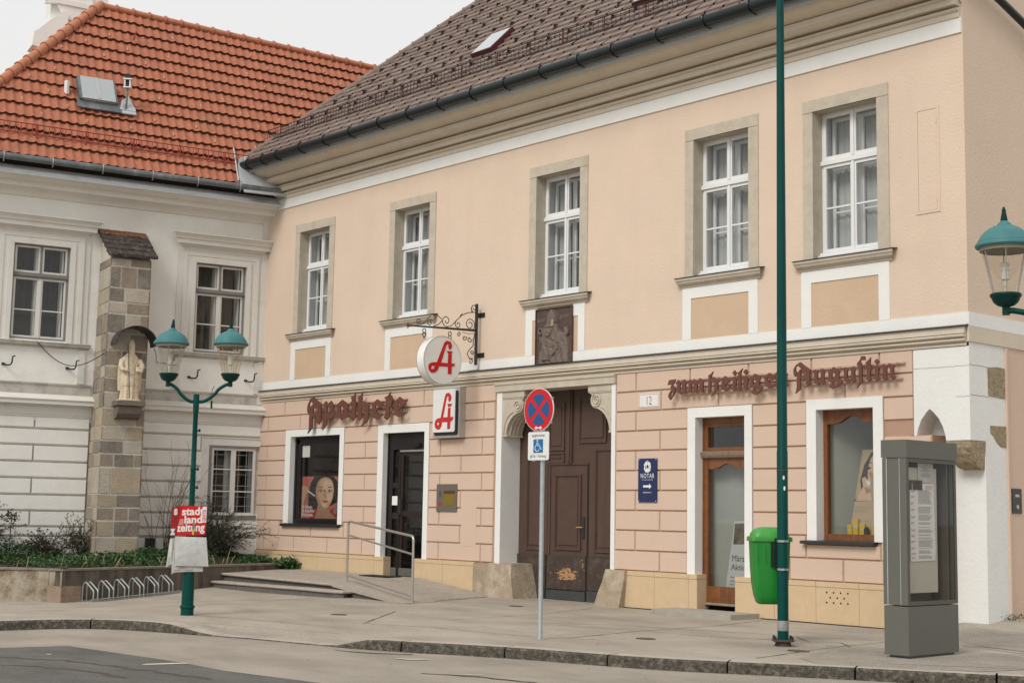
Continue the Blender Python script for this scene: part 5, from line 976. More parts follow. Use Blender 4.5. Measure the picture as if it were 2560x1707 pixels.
# notary sign
ns = thing('notary_sign', 'dark blue upright sign with a white eagle, the word NOTAR and an arrow', 'sign', (-17.85, D, 2.3))
mb = MB(FB); mb.box(-18.08, -17.62, .012, .025, 1.91, 2.70, .002); mb.build('plate', M_NAVY, ns)
mb = MB(FB); P_ = lambda u, z: (-17.85+u, z)
text_bm(mb, 'NOTAR', .118, lambda x, y, d: FB((-17.85+x, .0275+d, 2.345+y)), .76, .0004, 0, track=1.15); text_bm(mb, 'DR. FLORIAN MACKEL, MBA', .024, lambda x, y, d: FB((-17.85+x, .0265+d, 2.305+y)), .9, .0, 0); text_bm(mb, 'EINGANG NR. 14', .028, lambda x, y, d: FB((-17.85+x, .0265+d, 2.075+y)), .95, .0006, 0)
mb.prism([[P_(-.10, 2.175), P_(.045, 2.175), P_(.045, 2.145), P_(.10, 2.195), P_(.045, 2.245), P_(.045, 2.215), P_(-.10, 2.215)]], .0255, .0275)
eg = []
for a in range(0, 360, 10):
    rx = .078*(1+.07*math.cos(R_(a*9))+.14*abs(math.sin(R_(2*a)))); rzz = .098*(1+.04*math.cos(R_(a*9))+.08*abs(math.sin(R_(2*a)))); eg.append(P_(rx*math.cos(R_(a)), 2.545+rzz*math.sin(R_(a))))
mb.prism([eg], .0255, .0275); mb.prism([[P_(-.02, 2.63), P_(.02, 2.63), P_(.012, 2.66), P_(-.012, 2.66)]], .0255, .0275)
mb.build('white_print', M_SIGNW, ns)
mb = MB(FB); mb.prism([[P_(-.02, 2.52), P_(.02, 2.52), P_(.018, 2.575), P_(0, 2.59), P_(-.018, 2.575)]], .0276, .0285); mb.prism([[P_(-.05, 2.5), P_(-.04, 2.5), P_(-.03, 2.56), P_(-.045, 2.58)]], .0276, .0285); mb.prism([[P_(.05, 2.5), P_(.04, 2.5), P_(.03, 2.56), P_(.045, 2.58)]], .0276, .0285); mb.build('eagle_detail', M_NAVY, ns)
for x, z in ((-18.06, 2.68), (-17.64, 2.68), (-18.06, 1.93), (-17.64, 1.93)):
    mb = MB(FB); mb.prism([circ(x, z, .009, 8)], .025, .029); mb.build('screw', M_SIGNW, ns)
# intercom / night bell panel by the pharmacy door
nb = thing('night_bell_panel', 'grey metal night bell panel with an ochre window between pharmacy door and gate', 'panel', (-23.58, D, 1.97))
mb = MB(FB); mb.box(-23.915, -23.24, 0, .018, 1.672, 2.255, .003); mb.build('plate', mat('warm_grey_plate', (.155, .135, .11), .5, .05, 6, metal=.2), nb)
mb = MB(FB); mb.box(-23.66, -23.31, .018, .021, 1.81, 2.11); mb.build('flap', mat('ochre_yellow_flap', (.20, .13, .015), .5, .15, 9), nb)
mb = MB(FB); mb.box(-23.66, -23.31, .021, .03, 2.06, 2.115); mb.build('flap_bar', mat('dull_red_bar', (.10, .03, .025), .6), nb)  # raised dull red bar across the top of the flap
mb = MB(FB); mb.prism([circ(-23.80, 1.845, .035, 14)], .018, .028); mb.build('bell_button', M_RED, nb)
mb = MB(FB)
for i in range(5): mb.box(-23.82, -23.76, .018, .0195, 1.99+i*.025, 2.0+i*.025)
mb.build('speaker_slots', M_BLACK, nb)
# side wall intercom
si = thing('intercom', 'small dark metal intercom on the salmon side wall at the right edge', 'intercom', (XS, D+1.28, 2))
mb = MB(FS); mb.box(1.14, 1.42, 0, .02, 1.80, 2.18, .003); mb.build('plate', mat('dark_steel_plate', (.075, .075, .07), .45, .2, 9, metal=.6), si)
mb = MB(FS); mb.prism([circ(1.28, 1.90, .035, 12)], .02, .03); mb.box(1.22, 1.34, .02, .024, 2.05, 2.09); mb.build('button', M_STEEL, si)

# ---------------------------------------------------------------- relief of the bishop (height field)
def gss(x, y, cx, cy, sx, sy): return math.exp(-(((x-cx)/sx)**2+((y-cy)/sy)**2))
def sstep(d, w): return sm(.5+d/w)
def relief(x, y):
    # x in 0..1 (width), y in 0..1 (height)
    h = 0.0
    def add(v):
        nonlocal h; h = max(h, v)
    # body / cope
    body_w = .40 - .30*max(0, y-.05)**1.6 if y < .52 else .0
    cxb = .50+.04*(y-.3)
    d = body_w-abs(x-cxb-.04)
    if y < .55: add(.075*sstep(d, .08)*(1-.3*((x-cxb)/.45)**2)+.010*math.sin(38*x+14*y)*sstep(d, .1))
    # shoulders
    add(.072*sstep(1-((x-.50)/.34)**2-((y-.44)/.16)**2, .5))
    # hood round the head
    add(.070*sstep(1-((x-.40)/.18)**2-((y-.56)/.18)**2, .3))
    # mitre
    if .66 < y < .985:
        t = (y-.66)/.325; w = .125*(1-.15*t) if t < .45 else .117*(1-((t-.45)/.56)**1.7)
        add(.088*sstep(w-abs(x-.45-.02*t), .05)*(1-.5*((x-.45)/.2)**2))
    # face
    e = 1-((x-.41)/.10)**2-((y-.595)/.115)**2; add(.105*sstep(e, .5))
    h += .018*gss(x, y, .41, .60, .018, .05); h -= .022*(gss(x, y, .365, .63, .03, .018)+gss(x, y, .455, .63, .03, .018)); h += .012*gss(x, y, .41, .665, .08, .012); h -= .012*gss(x, y, .41, .53, .035, .01)
    # beard and collar folds
    h += .012*gss(x, y, .41, .49, .06, .03); h += .012*math.sin(60*(y+.4*x))*gss(x, y, .50, .42, .2, .05)
    # raised arm and blessing hand
    for k in range(9):
        t = k/8; ax, ay = .66-.07*t, .40+.26*t; add(.092*sstep(1-((x-ax)/.065)**2-((y-ay)/.05)**2, .8))
    add(.11*sstep(1-((x-.585)/.03)**2-((y-.74)/.055)**2, .8)); add(.105*sstep(1-((x-.57)/.045)**2-((y-.69)/.03)**2, .8))
    # crozier on the left, heart on the right
    add(.05*sstep(.014-abs(x-.135-.03*(y-.1)), .02)*(1 if y < .52 else 0)); rr_ = math.hypot((x-.145)/.07, (y-.60)/.06); add(.045*sstep(.30-abs(rr_-.8), .3))
    add(.06*sstep(1-((x-.88)/.055)**2-((y-.54)/.07)**2, .6)); add(.055*sstep(1-((x-.86)/.06)**2-((y-.61)/.03)**2, .6))
    # book and draped folds at the bottom
    if .06 < y < .16: add(.11*sstep(.115-abs(x-.34), .03)); 
    add(.10*sstep(.035-abs((y-.10)-(x-.48)*.8), .04)*(1 if .46 < x < .68 and y > .05 else 0))
    h += .012*math.sin(50*(x-y*.8))*gss(x, y, .65, .18, .2, .1)
    add(.115*gss(x, y, .46, .06, .05, .03))
    # cross folds of the cope
    h -= .014*gss(x-.0, y-(.33-.35*(x-.3)), .42, 0, .2, .012); h -= .010*gss(x, y-(.27+.02*x), .65, 0, .2, .01)
    return h
rl = thing('saint_relief', 'dark brown relief of a bishop with tall mitre under the middle upstairs window', 'relief', (-20.35, D, 5.1))
mb = MB(FB); nx_, nz_ = 84, 96; gr = []
X0, X1, Z0, Z1 = -20.86, -19.84, 4.60, 5.68
for j in range(nz_+1):
    y = j/nz_; gr.append([mb.v((X0+(X1-X0)*i/nx_, .035+relief(i/nx_, y)*.95, Z0+(Z1-Z0)*y)) for i in range(nx_+1)])
for j in range(nz_):
    for i in range(nx_): mb.bm.faces.new((gr[j][i], gr[j][i+1], gr[j+1][i+1], gr[j+1][i]))
for j in range(nz_):
    for i in range(nx_):
        if relief((i+.5)/nx_, (j+.5)/nz_) > .03: mb.bm.faces.ensure_lookup_table(); mb.bm.faces[j*nx_+i].material_index = 1
mb.build('relief_panel', [M_BRONZE, M_BRONZEF], rl, True)
mb = MB(FB); mb.box(X0-.012, X1+.012, -.02, .03, Z0-.015, Z1+.02); frame_rect(mb, X0-.012, X1+.012, Z0-.015, Z1+.02, .02, .03, .06); mb.build('relief_frame', M_BRONZE, rl)
mb = MB(FB); text_bm(mb, 'Sankt', .13, lambda x, y, d: FB((-20.83+x, .045+d, 5.44+y)), .85, .003, 0, 'LEFT'); text_bm(mb, 'gustin', .13, lambda x, y, d: FB((-20.18+x, .045+d, 5.47+y)), .85, .003, 0, 'LEFT')
mb.build('raised_lettering', mat('worn_relief_letter', (.17, .125, .10), .6), rl)
mb = MB(FB); mb.prism([[(-20.29+.03*math.cos(R_(a)), 5.41+.045*math.sin(R_(a))) for a in range(0, 360, 30)]], .12, .145); mb.prism([[(-20.30+.04*math.cos(R_(a)), 5.345+.03*math.sin(R_(a))) for a in range(0, 360, 30)]], .12, .143); mb.build('gilded_hand', mat('faded_gilding', (.34, .28, .16), .6, .2, 30), rl)
# ================================================================ GREY BUILDING ON THE LEFT (frame FA: u along wall, o out, z)
random.seed(11)
A_ = thing('grey_building', 'weathered cream grey house with orange clay tiled hipped roof, zinc gutter and moulded windows', 'building', (-32, 16, 0))
UW = [(-6.15, -4.86, 5.48, 7.74), (-1.82, -.52, 5.46, 7.71)]; LW = (-1.27, -.085, 1.50, 3.18)
mb = MB(FA); wallgrid(mb, -8.2, .35, 3.6, 9.3, UW); mb.face([(-8.2, 0, -.5), (-8.2, -9, -.5), (-8.2, -9, 9.3), (-8.2, 0, 9.3)]); mb.build('upper_wall', M_WALLA, A_)
mb = MB(FA); wallgrid(mb, -8.2, .35, -.5, 3.8, [LW], -.03); mb.build('lower_wall', M_TRIMAD, A_)
mb = MB(FA); zb = [3.70, 3.42, 3.04, 2.66, 2.28, 1.90, 1.53, 1.17, .96]
def bevblock(u0, u1, z0, z1, o=.035, c_=.03):
    P = [(u0, -.03, z0), (u1, -.03, z0), (u1, -.03, z1), (u0, -.03, z1), (u0+c_*.5, o, z0+c_), (u1-c_*.5, o, z0+c_), (u1-c_*.5, o, z1-.008), (u0+c_*.5, o, z1-.008)]
    V = [mb.v(p) for p in P]
    for f in ((4, 5, 6, 7), (0, 1, 5, 4), (1, 2, 6, 5), (2, 3, 7, 6), (3, 0, 4, 7)): mb.bm.faces.new([V[i] for i in f])
for k, (z1, z0) in enumerate(zip(zb, zb[1:])):
    j = [-8.2, -5.46, -4.2] if k % 2 == 0 else [-8.2, -4.2]
    for p, q in zip(j, j[1:]): bevblock(p+.012, q-.012, z0+.012, z1-.012)
    rgt = [-3.2, -1.47] if z1 < 3.43 and z0 > 1.4 else [-3.2, .02]
    if 3.42 <= z1 < 3.5: rgt = [-3.2, -1.50]
    bevblock(rgt[0], rgt[1], z0+.012, z1-.012)
bevblock(-8.2, -4.2, .3, .94, .05); bevblock(-3.2, .02, .3, .93, .05)
mb.build('banded_render', M_WALLA, A_)
mb = MB(FA); mb.sweep([(-.02, 8.82), (.05, 8.83), (.06, 8.86), (.09, 8.90), (.14, 8.935), (.20, 8.955), (.22, 8.97), (.30, 8.985), (.34, 8.99), (.34, 9.075), (.365, 9.085), (.365, 9.10), (.44, 9.12), (.52, 9.17), (.57, 9.20), (.60, 9.205), (.60, 9.23), (-.02, 9.5)], -8.8, .52); mb.build('cornice', M_TRIMA, A_)
mb = MB(FA); mb.sweep([(.62, 9.235), (.645, 9.20), (.65, 9.225), (.40, 9.46), (.3, 9.52)], -8.85, .58)
for u in (-7.4, -6.62, -5.35, -4.1, -2.85, -1.55, -.35): mb.prism([[(.65, 9.23), (.40, 9.47), (.40, 9.455), (.645, 9.215)]], u, u+.02, perm=lambda a, b, c: (c, a, b))
mb.build('eave_flashing', mat('bright_zinc_sheet', (.66, .70, .715), .5, .1, 4, metal=.0, tint=(.36, .39, .40), tamt=.5, tscale=3), A_)
mb = MB(FA); mb.tube([(-8.8, .80, 9.545), (-4, .80, 9.54), (.47, .80, 9.54)], .078, 16); gA = mb.build('gutter', M_GUTTERA, A_, True)
for u in (-7.75, -6.64, -5.55, -4.4, -3.22, -2.11, -1.04):
    mb = MB(FA); mb.tube([(u, .80+.085*math.cos(R_(a)), 9.545+.085*math.sin(R_(a))) for a in range(90, -80, -20)]+[(u+.01, .82, 9.43), (u+.01, .74, 9.42)], .009, 6); mb.build('gutter_bracket', M_ZINC, gA)
mb = MB(FA); mb.box(-8.7, .2, .3, .42, 9.3, 9.85); mb.build('eave_gap_shade', M_GAP, A_)  # near-black box paints the shade in the gap between gutter and tiles
# string course and frieze
for u0, u1 in ((-8.25, -4.18), (-3.22, .08)):
    mb = MB(FA); mb.sweep([(-.02, 3.70), (.03, 3.705), (.03, 3.745), (.045, 3.75), (.045, 3.93), (.07, 3.95), (.12, 3.97), (.16, 3.98), (.22, 3.985), (.22, 4.07), (.245, 4.08), (.25, 4.10), (.10, 4.19), (.04, 4.22), (-.02, 4.24)], u0, u1, m1=.6); mb.build('string_course', M_TRIMA, A_)
    mb = MB(FA); mb.box(u0, u1-.05, -.02, .035, 4.22, 4.46); mb.sweep([(.035, 4.43), (.06, 4.45), (.065, 4.48), (-.02, 4.50)], u0, u1-.05); mb.build('base_band', M_TRIMAD, A_)
mb = MB(FA); mb.box(-.12, .04, -.02, .05, 4.24, 8.83); mb.build('corner_strip', M_TRIMA, A_)
for i, (a, b, c, d) in enumerate(UW):
    cu = (a+b)/2
    mb = MB(FA)
    def ring(e, o0, o1, w): 
        u0, u1, z1 = a-e, b+e, d+e*.72; mb.box(u0, u0+w, o0, o1, 5.42, z1); mb.box(u1-w, u1, o0, o1, 5.42, z1); mb.box(u0+w, u1-w, o0, o1, z1-w, z1)
    ring(.46, -.02, .03, .14); ring(.32, -.02, .065, .10); ring(.22, -.02, .05, .10); ring(.12, -.02, .075, .12); mb.box(a, b, -.02, .04, d, d+.05) if False else None
    for (p, q) in (((a, c), (a, d)), ((b, c), (b, d)), ((a, d), (b, d)), ((a, c), (b, c))): mb.face([(p[0], .0, p[1]), (q[0], 0, q[1]), (q[0], -.18, q[1]), (p[0], -.18, p[1])])
    mb.box(a-.46, a-.30, -.02, .045, 4.50, 5.30); mb.box(b+.30, b+.46, -.02, .045, 4.50, 5.30)
    wn = mb.build('window_surround', M_TRIMA, A_)
    mb = MB(FA); mb.sweep([(-.02, 8.04), (.05, 8.045), (.07, 8.07), (.12, 8.09), (.13, 8.10), (.20, 8.105), (.20, 8.195), (.215, 8.205), (.235, 8.22), (.25, 8.27), (.30, 8.32), (.33, 8.335), (.33, 8.36), (-.02, 8.40)], cu-1.0, cu+1.0, m0=-1, m1=1); mb.build('window_hood', M_TRIMA, wn)
    mb = MB(FA); mb.sweep([(-.02, 5.31), (.05, 5.32), (.07, 5.345), (.12, 5.36), (.12, 5.40), (.135, 5.41), (.135, 5.43), (-.2, 5.475)], a-.50, b+.50, m0=-.5, m1=.5); mb.build('window_sill', M_TRIMAD, wn)
    mb = MB(FA); mb.box(a, a+.045, -.14, -.03, c, d); mb.box(b-.045, b, -.14, -.03, c, d); mb.box(a+.045, b-.045, -.14, -.03, d-.06, d); mb.box(a+.045, b-.045, -.14, -.03, c, c+.04); mb.box(a+.045, b-.045, -.13, -.015, 6.93, 7.035); mb.box(cu-.025, cu+.025, -.12, -.04, 7.035, d-.06)
    mb.sweep([(-.015, 6.955), (.01, 6.96), (.01, 6.975), (-.015, 6.985)], a+.02, b-.02); mb.build('window_frame', M_GFRAME, wn)
    mb = MB(FA)
    for p, q in ((a+.05, cu-.022), (cu+.022, b-.05)):
        casement(mb, p, q, 7.045, d-.065, -.055, .045, .045); casement(mb, p, q, c+.045, 6.925, -.055, .045, .045, bars=(6.17,))
    mb.box(cu-.03, cu+.03, -.055, -.035, c+.045, 6.92); mb.build('window', M_CREAMF, wn)
    mb = MB(FA); 
    for z0, z1 in ((7.09, d-.1), (c+.09, 6.88)): mb.face([(a+.08, -.08, z0), (b-.08, -.08, z0), (b-.08, -.08, z1), (a+.08, -.08, z1)])
    mb.build('pane', M_GLASS, wn)
    mb = MB(FA); mb.box(b-.14, b-.11, -.45, -.14, c, d); mb.box(cu-.10, cu-.06, -.40, -.14, c+.05, d-.1); mb.build('window_lining', M_CREAMF, wn)
    mb = MB(FA); n = 70; u0, u1 = a+.03, b-.08
    P = [(u0+(u1-u0)*k/n, -.50-.02*math.sin(k*1.25)-.01*math.sin(k*.53)) for k in range(n+1)]
    for (p, o1), (q, o2) in zip(P, P[1:]): mb.face([(p, o1, 6.1), (q, o2, 6.1), (q, o2, 7.7), (p, o1, 7.7)])
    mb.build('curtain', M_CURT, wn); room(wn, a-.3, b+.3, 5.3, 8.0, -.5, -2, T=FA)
    mb = MB(FA); mb.face([(a-.2, -.7, 5.4), (b+.2, -.7, 5.4), (b+.2, -.7, 6.2), (a-.2, -.7, 6.2)]); mb.build('window_bench', mat('grey_interior_panel', (.085, .083, .077), .9, .2), wn)
# ground floor barred window
a, b, c, d = LW
mb = MB(FA); mb.box(a-.22, a-.02, -.03, .03, c-.12, d+.20); mb.box(a-.02, .02, -.03, .03, d+.02, d+.20); mb.box(a-.22, .03, -.03, .05, d+.20, d+.225); mb.build('window_surround', M_TRIMA, A_)
mb = MB(FA); mb.box(a-.02, a+.05, -.10, .04, c, d+.02); mb.box(a+.05, b+.03, -.10, .04, d-.03, d+.02); mb.box(a-.02, b+.05, -.10, .055, c-.11, c+.0); lw = mb.build('window_frame', M_GFRAME, A_)
mb = MB(FA); cu = (a+.05+b)/2
for p, q in ((a+.055, cu-.0), (cu+.0, b)): casement(mb, p, q, c+.005, d-.035, .0, .062, .05, bars=(c+.58, c+1.12))
mb.build('window', M_CREAMF, lw)
mb = MB(FA); mb.face([(a+.1, -.03, c), (b, -.03, c), (b, -.03, d-.05), (a+.1, -.03, d-.05)]); mb.build('pane', M_GLASS, lw)
mb = MB(FA)
for uu in (a+.22, a+.45, a+.78, a+.98): mb.tube([(uu, -.09, c), (uu, -.09, d)], .009, 5)
for zz in (c+.22, c+.45, c+.72, c+1.0, c+1.2, c+1.48): mb.tube([(a, -.09, zz), (b, -.09, zz)], .008, 5)
mb.build('window_bars', mat('pale_iron_bar', (.42, .40, .37), .6, .1), lw)
mb = MB(FA); mb.face([(a+.44, -.20, c), (a+.62, -.16, c), (a+.62, -.16, d), (a+.44, -.20, d)]); mb.face([(b-.14, -.16, c), (b, -.2, c), (b, -.2, d), (b-.14, -.16, d)]); mb.build('curtain', mat('grey_net_curtain', (.35, .35, .34), .9, .2, 8), lw)
room(lw, a-.2, b+.2, 1.2, 3.4, -.22, -1.8, T=FA)
# buttress of squared stones
mats_b = [mat('buttress_stone_brown', (.27, .222, .172), .95, .22, 7, .8, 30, tint=(.33, .29, .235), tamt=.6, tscale=3), mat('buttress_stone_buff', (.385, .325, .24), .95, .18, 6, .8, 30, tint=(.22, .18, .135), tamt=.6, tscale=3),
          mat('buttress_stone_grey', (.225, .195, .165), .95, .3, 7, .8, 30, tint=(.085, .075, .065), tamt=.7, tscale=3), mat('buttress_stone_pale', (.43, .385, .32), .95, .18, 6, .8, 30, tint=(.24, .21, .175), tamt=.6, tscale=3)]
bu = []
mb = MB(FA); BO = 1.05
mb.prism([[(-4.185, .2), (-3.215, .2), (-3.205, 7.40), (-4.14, 7.40)]], -.02, BO-.012)
mb.prism([[(0, 7.4), (BO-.012, 7.4), (0, 8.12)]], -4.14, -3.21, perm=lambda x, y, q: (q, x, y))
class Sub:
    def __init__(s, k): s.k = k
    def box(s, *a):
        n0 = len(mb.bm.faces); mb.box(*a); mb.bm.faces.ensure_lookup_table()
        for f in mb.bm.faces[n0:]: f.material_index = s.k
stones = [Sub(k_+1) for k_ in range(4)]; z = .25; hts = [.34, .38, .37, .30, .30, .62, .31, .30, .33, .42, .36, .33, .28, .36, .40, .46, .27, .34, .5, .46]; k = 0
while z < 7.35:
    h = hts[k % len(hts)]; z1 = min(z+h, 7.42); L0, L1 = -4.19+.045*z/7.4, -3.215
    cuts = [L0]+([random.uniform(-3.9, -3.6)] if k % 3 else [random.uniform(-3.95, -3.75), random.uniform(-3.55, -3.4)])+[L1]
    if h > .55: cuts = [L0, -3.92, L1]
    for p, q in zip(cuts, cuts[1:]):
        m_ = random.choice(range(4)); s = stones[m_]
        s.box(p+.010, q-.010, .0, BO+random.uniform(-.004, .010), z+.013, z1-.013, .010)
    # side faces (towards the left)
    oc = [0, random.uniform(.35, .7), BO-.0]
    for p, q in zip(oc, oc[1:]):
        s = stones[random.choice(range(4))]; s.box(L0-.012+random.uniform(-.004, .004), L0+.02, p+.01, q-.012, z+.013, z1-.013)
        s = stones[random.choice(range(4))]; s.box(L1-.02, L1+.010, p+.01, q-.012, z+.013, z1-.013)
    z = z1; k += 1
butt = mb.build('buttress', [M_MORTAR]+mats_b, A_)
mb = MB(FA); random.seed(5)
for r_ in range(5):
    o0 = -.02+r_*.235; z0 = 8.23-r_*.150; P = []; n_ = 12
    for q in range(n_+1):
        u = -4.24+1.14*q/n_+(.02 if 0 < q < n_ else 0)*random.uniform(-1, 1); j = random.uniform(-.025, .025)
        P.append([mb.v(p) for p in ((u, o0-.02, z0+.05), (u, o0+.30+j, z0-.13+random.uniform(-.01, .012)), (u, o0+.29+j, z0-.195+random.uniform(-.012, .012)), (u, o0-.02, z0-.06))])
    for A1, B1 in zip(P, P[1:]):
        for k in range(4):
            f = mb.bm.faces.new((A1[k], A1[(k+1) % 4], B1[(k+1) % 4], B1[k])); f.material_index = 1 if (r_ < 1 and k == 0) else 0
    mb.bm.faces.new(P[0]); mb.bm.faces.new(P[-1])
mb.build('coping_tiles', [mat('sooty_old_tiles', (.05, .038, .032), .95, .5, 14, 1.0, 25, tint=(.20, .17, .14), tamt=.7, tscale=9), mat('mossy_red_tiles', (.20, .085, .05), .95, .5, 12, 1.0, 25, tint=(.30, .17, .04), tamt=.8, tscale=6)], butt)

# ---------------------------------------------------------------- clay tiled roof
TA = 1.5
def vr(u): return 2.74-(u+3.89)*.038
UL = lambda t: -8.35+(8.35-3.89)*t           # hip line, t from eave to ridge
def RP(u, t, lift=0):
    v = -.60+t*(vr(u)+.60); n_ = Vector((0, 0, 0)); p = FA((u, -v, 9.48+(v+.7)*TA))
    nn = (AN*TA+Vector((0, 0, 1))).normalized(); return p+nn*lift
mb = MB(); NR = 14; PW_ = .205; SUB = 6; UR = 9.0
for r in range(NR):
    t0, t1 = r/NR-.006, (r+1)/NR+.012; ul0, ul1 = UL(max(t0, 0)), UL(min(t1, 1)); n = int((UR-ul0)/PW_*SUB); prev = None; wob = random.uniform(-.01, .01)
    for i in range(n+1):
        u = ul0+(UR-ul0)*i/n; ph = ((u+wob)/PW_) % 1.0
        w_ = .030*max(0, math.sin(ph*2*math.pi))**.7 if ph < .5 else -.006*math.sin((ph-.5)*2*math.pi)
        jt = .006*math.sin(i*.37+r*3)+.004*math.sin(i*1.7)
        bot = mb.bm.verts.new(RP(u, t0, .10+w_)+Vector((0, 0, jt))); low = mb.bm.verts.new(RP(u, t0, .012)); uu = max(u, ul1)
        top = mb.bm.verts.new(RP(uu, t1, .015+w_))
        cur = (low, bot, top)
        if prev:
            f = mb.bm.faces.new((prev[1], cur[1], cur[2], prev[2])); f.material_index = 0
            f = mb.bm.faces.new((prev[0], cur[0], cur[1], prev[1])); f.material_index = 1
        prev = cur
mb.face([RP(-8.5, -.02), RP(UR, -.02), RP(UR, 1), RP(-3.89, 1)])
b1 = FA((-8.35, -8.2, 10.2-.2)); mb.face([RP(-3.89, 1), RP(UR, 1), FA((UR, -9.5, 9.8)), FA((-8.4, -9.5, 9.8))]); mb.face([RP(-8.35, 0), RP(-3.89, 1), FA((-8.4, -9.5, 9.8))])
roofa = mb.build('roof', [M_ROOFA, M_ROOFAD], A_, True, keepn=True)
hipcaps(roofa, RP(-8.35, 0, .06), RP(-3.84, 1, .09), M_RIDGEA, .125, .36, flare=.022)
hipcaps(roofa, RP(-3.89, 1, .07), RP(UR, 1, .07), M_RIDGEA, .09, .42, 'ridge_tiles', .03)
# snow fence
mb = MB(); f0 = lambda u, h: FA((u, .34, 10.235+h-(u+6)*.004))
for h in (0, .235): mb.tube([f0(-8.0, h), f0(-4, h), f0(-.45, h)], .013, 5)
u = -8.0
while u < -.44: mb.tube([f0(u, 0), f0(u, .235)], .010, 4, caps=False); u += .128
sf = mb.build('snow_fence', M_SNOWR, roofa)
for u in (-7.0, -5.86, -4.72, -3.58, -2.44, -1.30, -.6):
    mb = MB(); mb.tube([f0(u, .26), f0(u, .0), f0(u, -.09)+AN*.03], .017, 6); mb.tube([f0(u, .1), f0(u, .05)-AN*.12+Vector((0, 0, .12))], .010, 5); mb.build('fence_bracket', M_SNOWR, roofa)
proto = None; nn = (AN*TA+Vector((0, 0, 1))).normalized()
for r in range(3, 13):
    for q in range(9):
        u = -7.6+q*1.06+(r % 2)*.53+(r*.11); t = (r+.25)/NR
        if u < UL(t)+.35 or u > 5 or (-5.0 < u < -3.4 and .3 < t < .62) or (r > 10 and q % 2): continue
        if proto is None:
            mb = MB(); mb.tube([Vector((0, 0, 0))+nn*.05, nn*.09+Vector((0, 0, .03)), nn*.12-Vector((0, 0, .05))], [.034, .028, .018], 6); mb.box(-.02, .02, -.02, .02, -.03, -.0) if False else None
            proto = mb.build('snow_guard', mat('rusty_clip_clay', (.50, .27, .19), .7, .3), roofa); o = proto
        else: o = proto.copy(); COL.objects.link(o); o.parent = roofa
        LOC[o.name] = LOC[roofa.name]; o.location = RP(u, t, 0)
# skylight
FR = lambda p: FA((p[0], -p[1], 9.56+(p[1]+.7)*TA))+nn*p[2]      # (u, v up the slope, lift)
mb = MB(FR)
for (a, b, c, d) in ((-4.76, -4.68, .50, .95), (-3.92, -3.84, .50, .93), (-4.68, -3.92, .86, .95), (-4.68, -3.92, .50, .55)): mb.box(a, b, c, d, .0, .20)
mb.box(-4.82, -3.75, .36, .52, .10, .14)
skl = mb.build('roof_window', M_GUTTERA, roofa)
mb = MB(FR); mb.box(-4.70, -3.89, .52, .94, .20, .225); mb.build('roof_pane', mat('milky_grey_pane', (.42, .45, .45), .18, .04, 3, spec=.8, metal=.3), roofa)
mb = MB(FR); mb.box(-4.33, -4.25, .52, .94, .226, .236); mb.box(-4.70, -3.89, .50, .53, .15, .23); mb.build('roof_window_bar', M_ZINC, roofa)
vp = thing('roof_vent_pipe', 'small white headed vent on a bent grey pipe beside the skylight on the orange roof', 'vent', FA((-3.62, -.6, 11.3)))
P0 = FR((-3.66, .44, .1)); mb = MB(); mb.tube([P0, P0+Vector((0, 0, .12)), P0+Vector((.02, .02, .2))], [.06, .05, .03], 10); mb.tube([P0+Vector((.02, .02, .2)), P0+Vector((.03, .03, .55))], .028, 8); mb.build('pipe', M_GUTTERA, vp, True)
mb = MB(); c_ = P0+Vector((.03, .03, .68)); mb.cbox(c_+Vector((0, 0, .1)), .2, .2, .03, .9); mb.cbox(c_-Vector((0, 0, .11)), .2, .2, .025, .9)
for a in (0, 90, 180, 270): mb.cbox(c_+Vector((.09*math.cos(R_(a+52+45)), .09*math.sin(R_(a+52+45)), 0)), .03, .03, .22, .9)
mb.build('white_head', M_SIGNW, vp)
mb = MB(); mb.cbox(c_+Vector((0, 0, .17)), .13, .13, .10, .9); mb.cbox(c_, .09, .09, .16, .9); mb.build('black_cap', M_BLACK, vp)
mb = MB(FR); mb.box(-3.76, -3.40, .36, .50, .10, .14); mb.prism([[(-3.80, .42), (-3.40, .42), (-3.52, .72), (-3.72, .6)]], .10, .15, perm=lambda x, y, b: (x, y, b)); mb.build('flashing', M_ZINC, vp)
ab = thing('roof_antenna', 'small upright white box antenna on the orange roof left of the skylight', 'antenna', FR((-5.02, .7, 0)))
mb = MB(); p = FR((-5.03, .70, .12)); mb.cbox(p+Vector((0, 0, .02)), .10, .07, .34, .3); mb.build('white_box', M_SIGNW, ab)
mb = MB(); mb.tube([p-nn*.15, p], .014, 6)
for i in range(6): q = p+AV*(.08+.05*i)+Vector((0, 0, -.03)); mb.tube([q-Vector((0, 0, .05)), q+Vector((0, 0, .05))], .004, 4)
mb.tube([p-Vector((0, 0, .03)), p+AV*.42-Vector((0, 0, .06))], .006, 4); mb.build('antenna_rods', M_SNOWR, ab)
mb = MB(FR); mb.tube([(-3.13, 2.0, .08), (-3.13, 2.0, .2), (-3.10, 2.08, .26)], .018, 5); tag(mb.build('roof_hook', M_SNOWR), 'single red safety hook high on the orange roof near its left top', 'hook', 'red safety hooks on the orange roof')
mb = MB(FR); mb.tube([(4.6, 1.9, .08), (4.6, 1.9, .2), (4.63, 1.98, .26)], .018, 5); tag(mb.build('roof_hook', M_SNOWR), 'single red safety hook on the orange roof close to the brown roof', 'hook', 'red safety hooks on the orange roof')
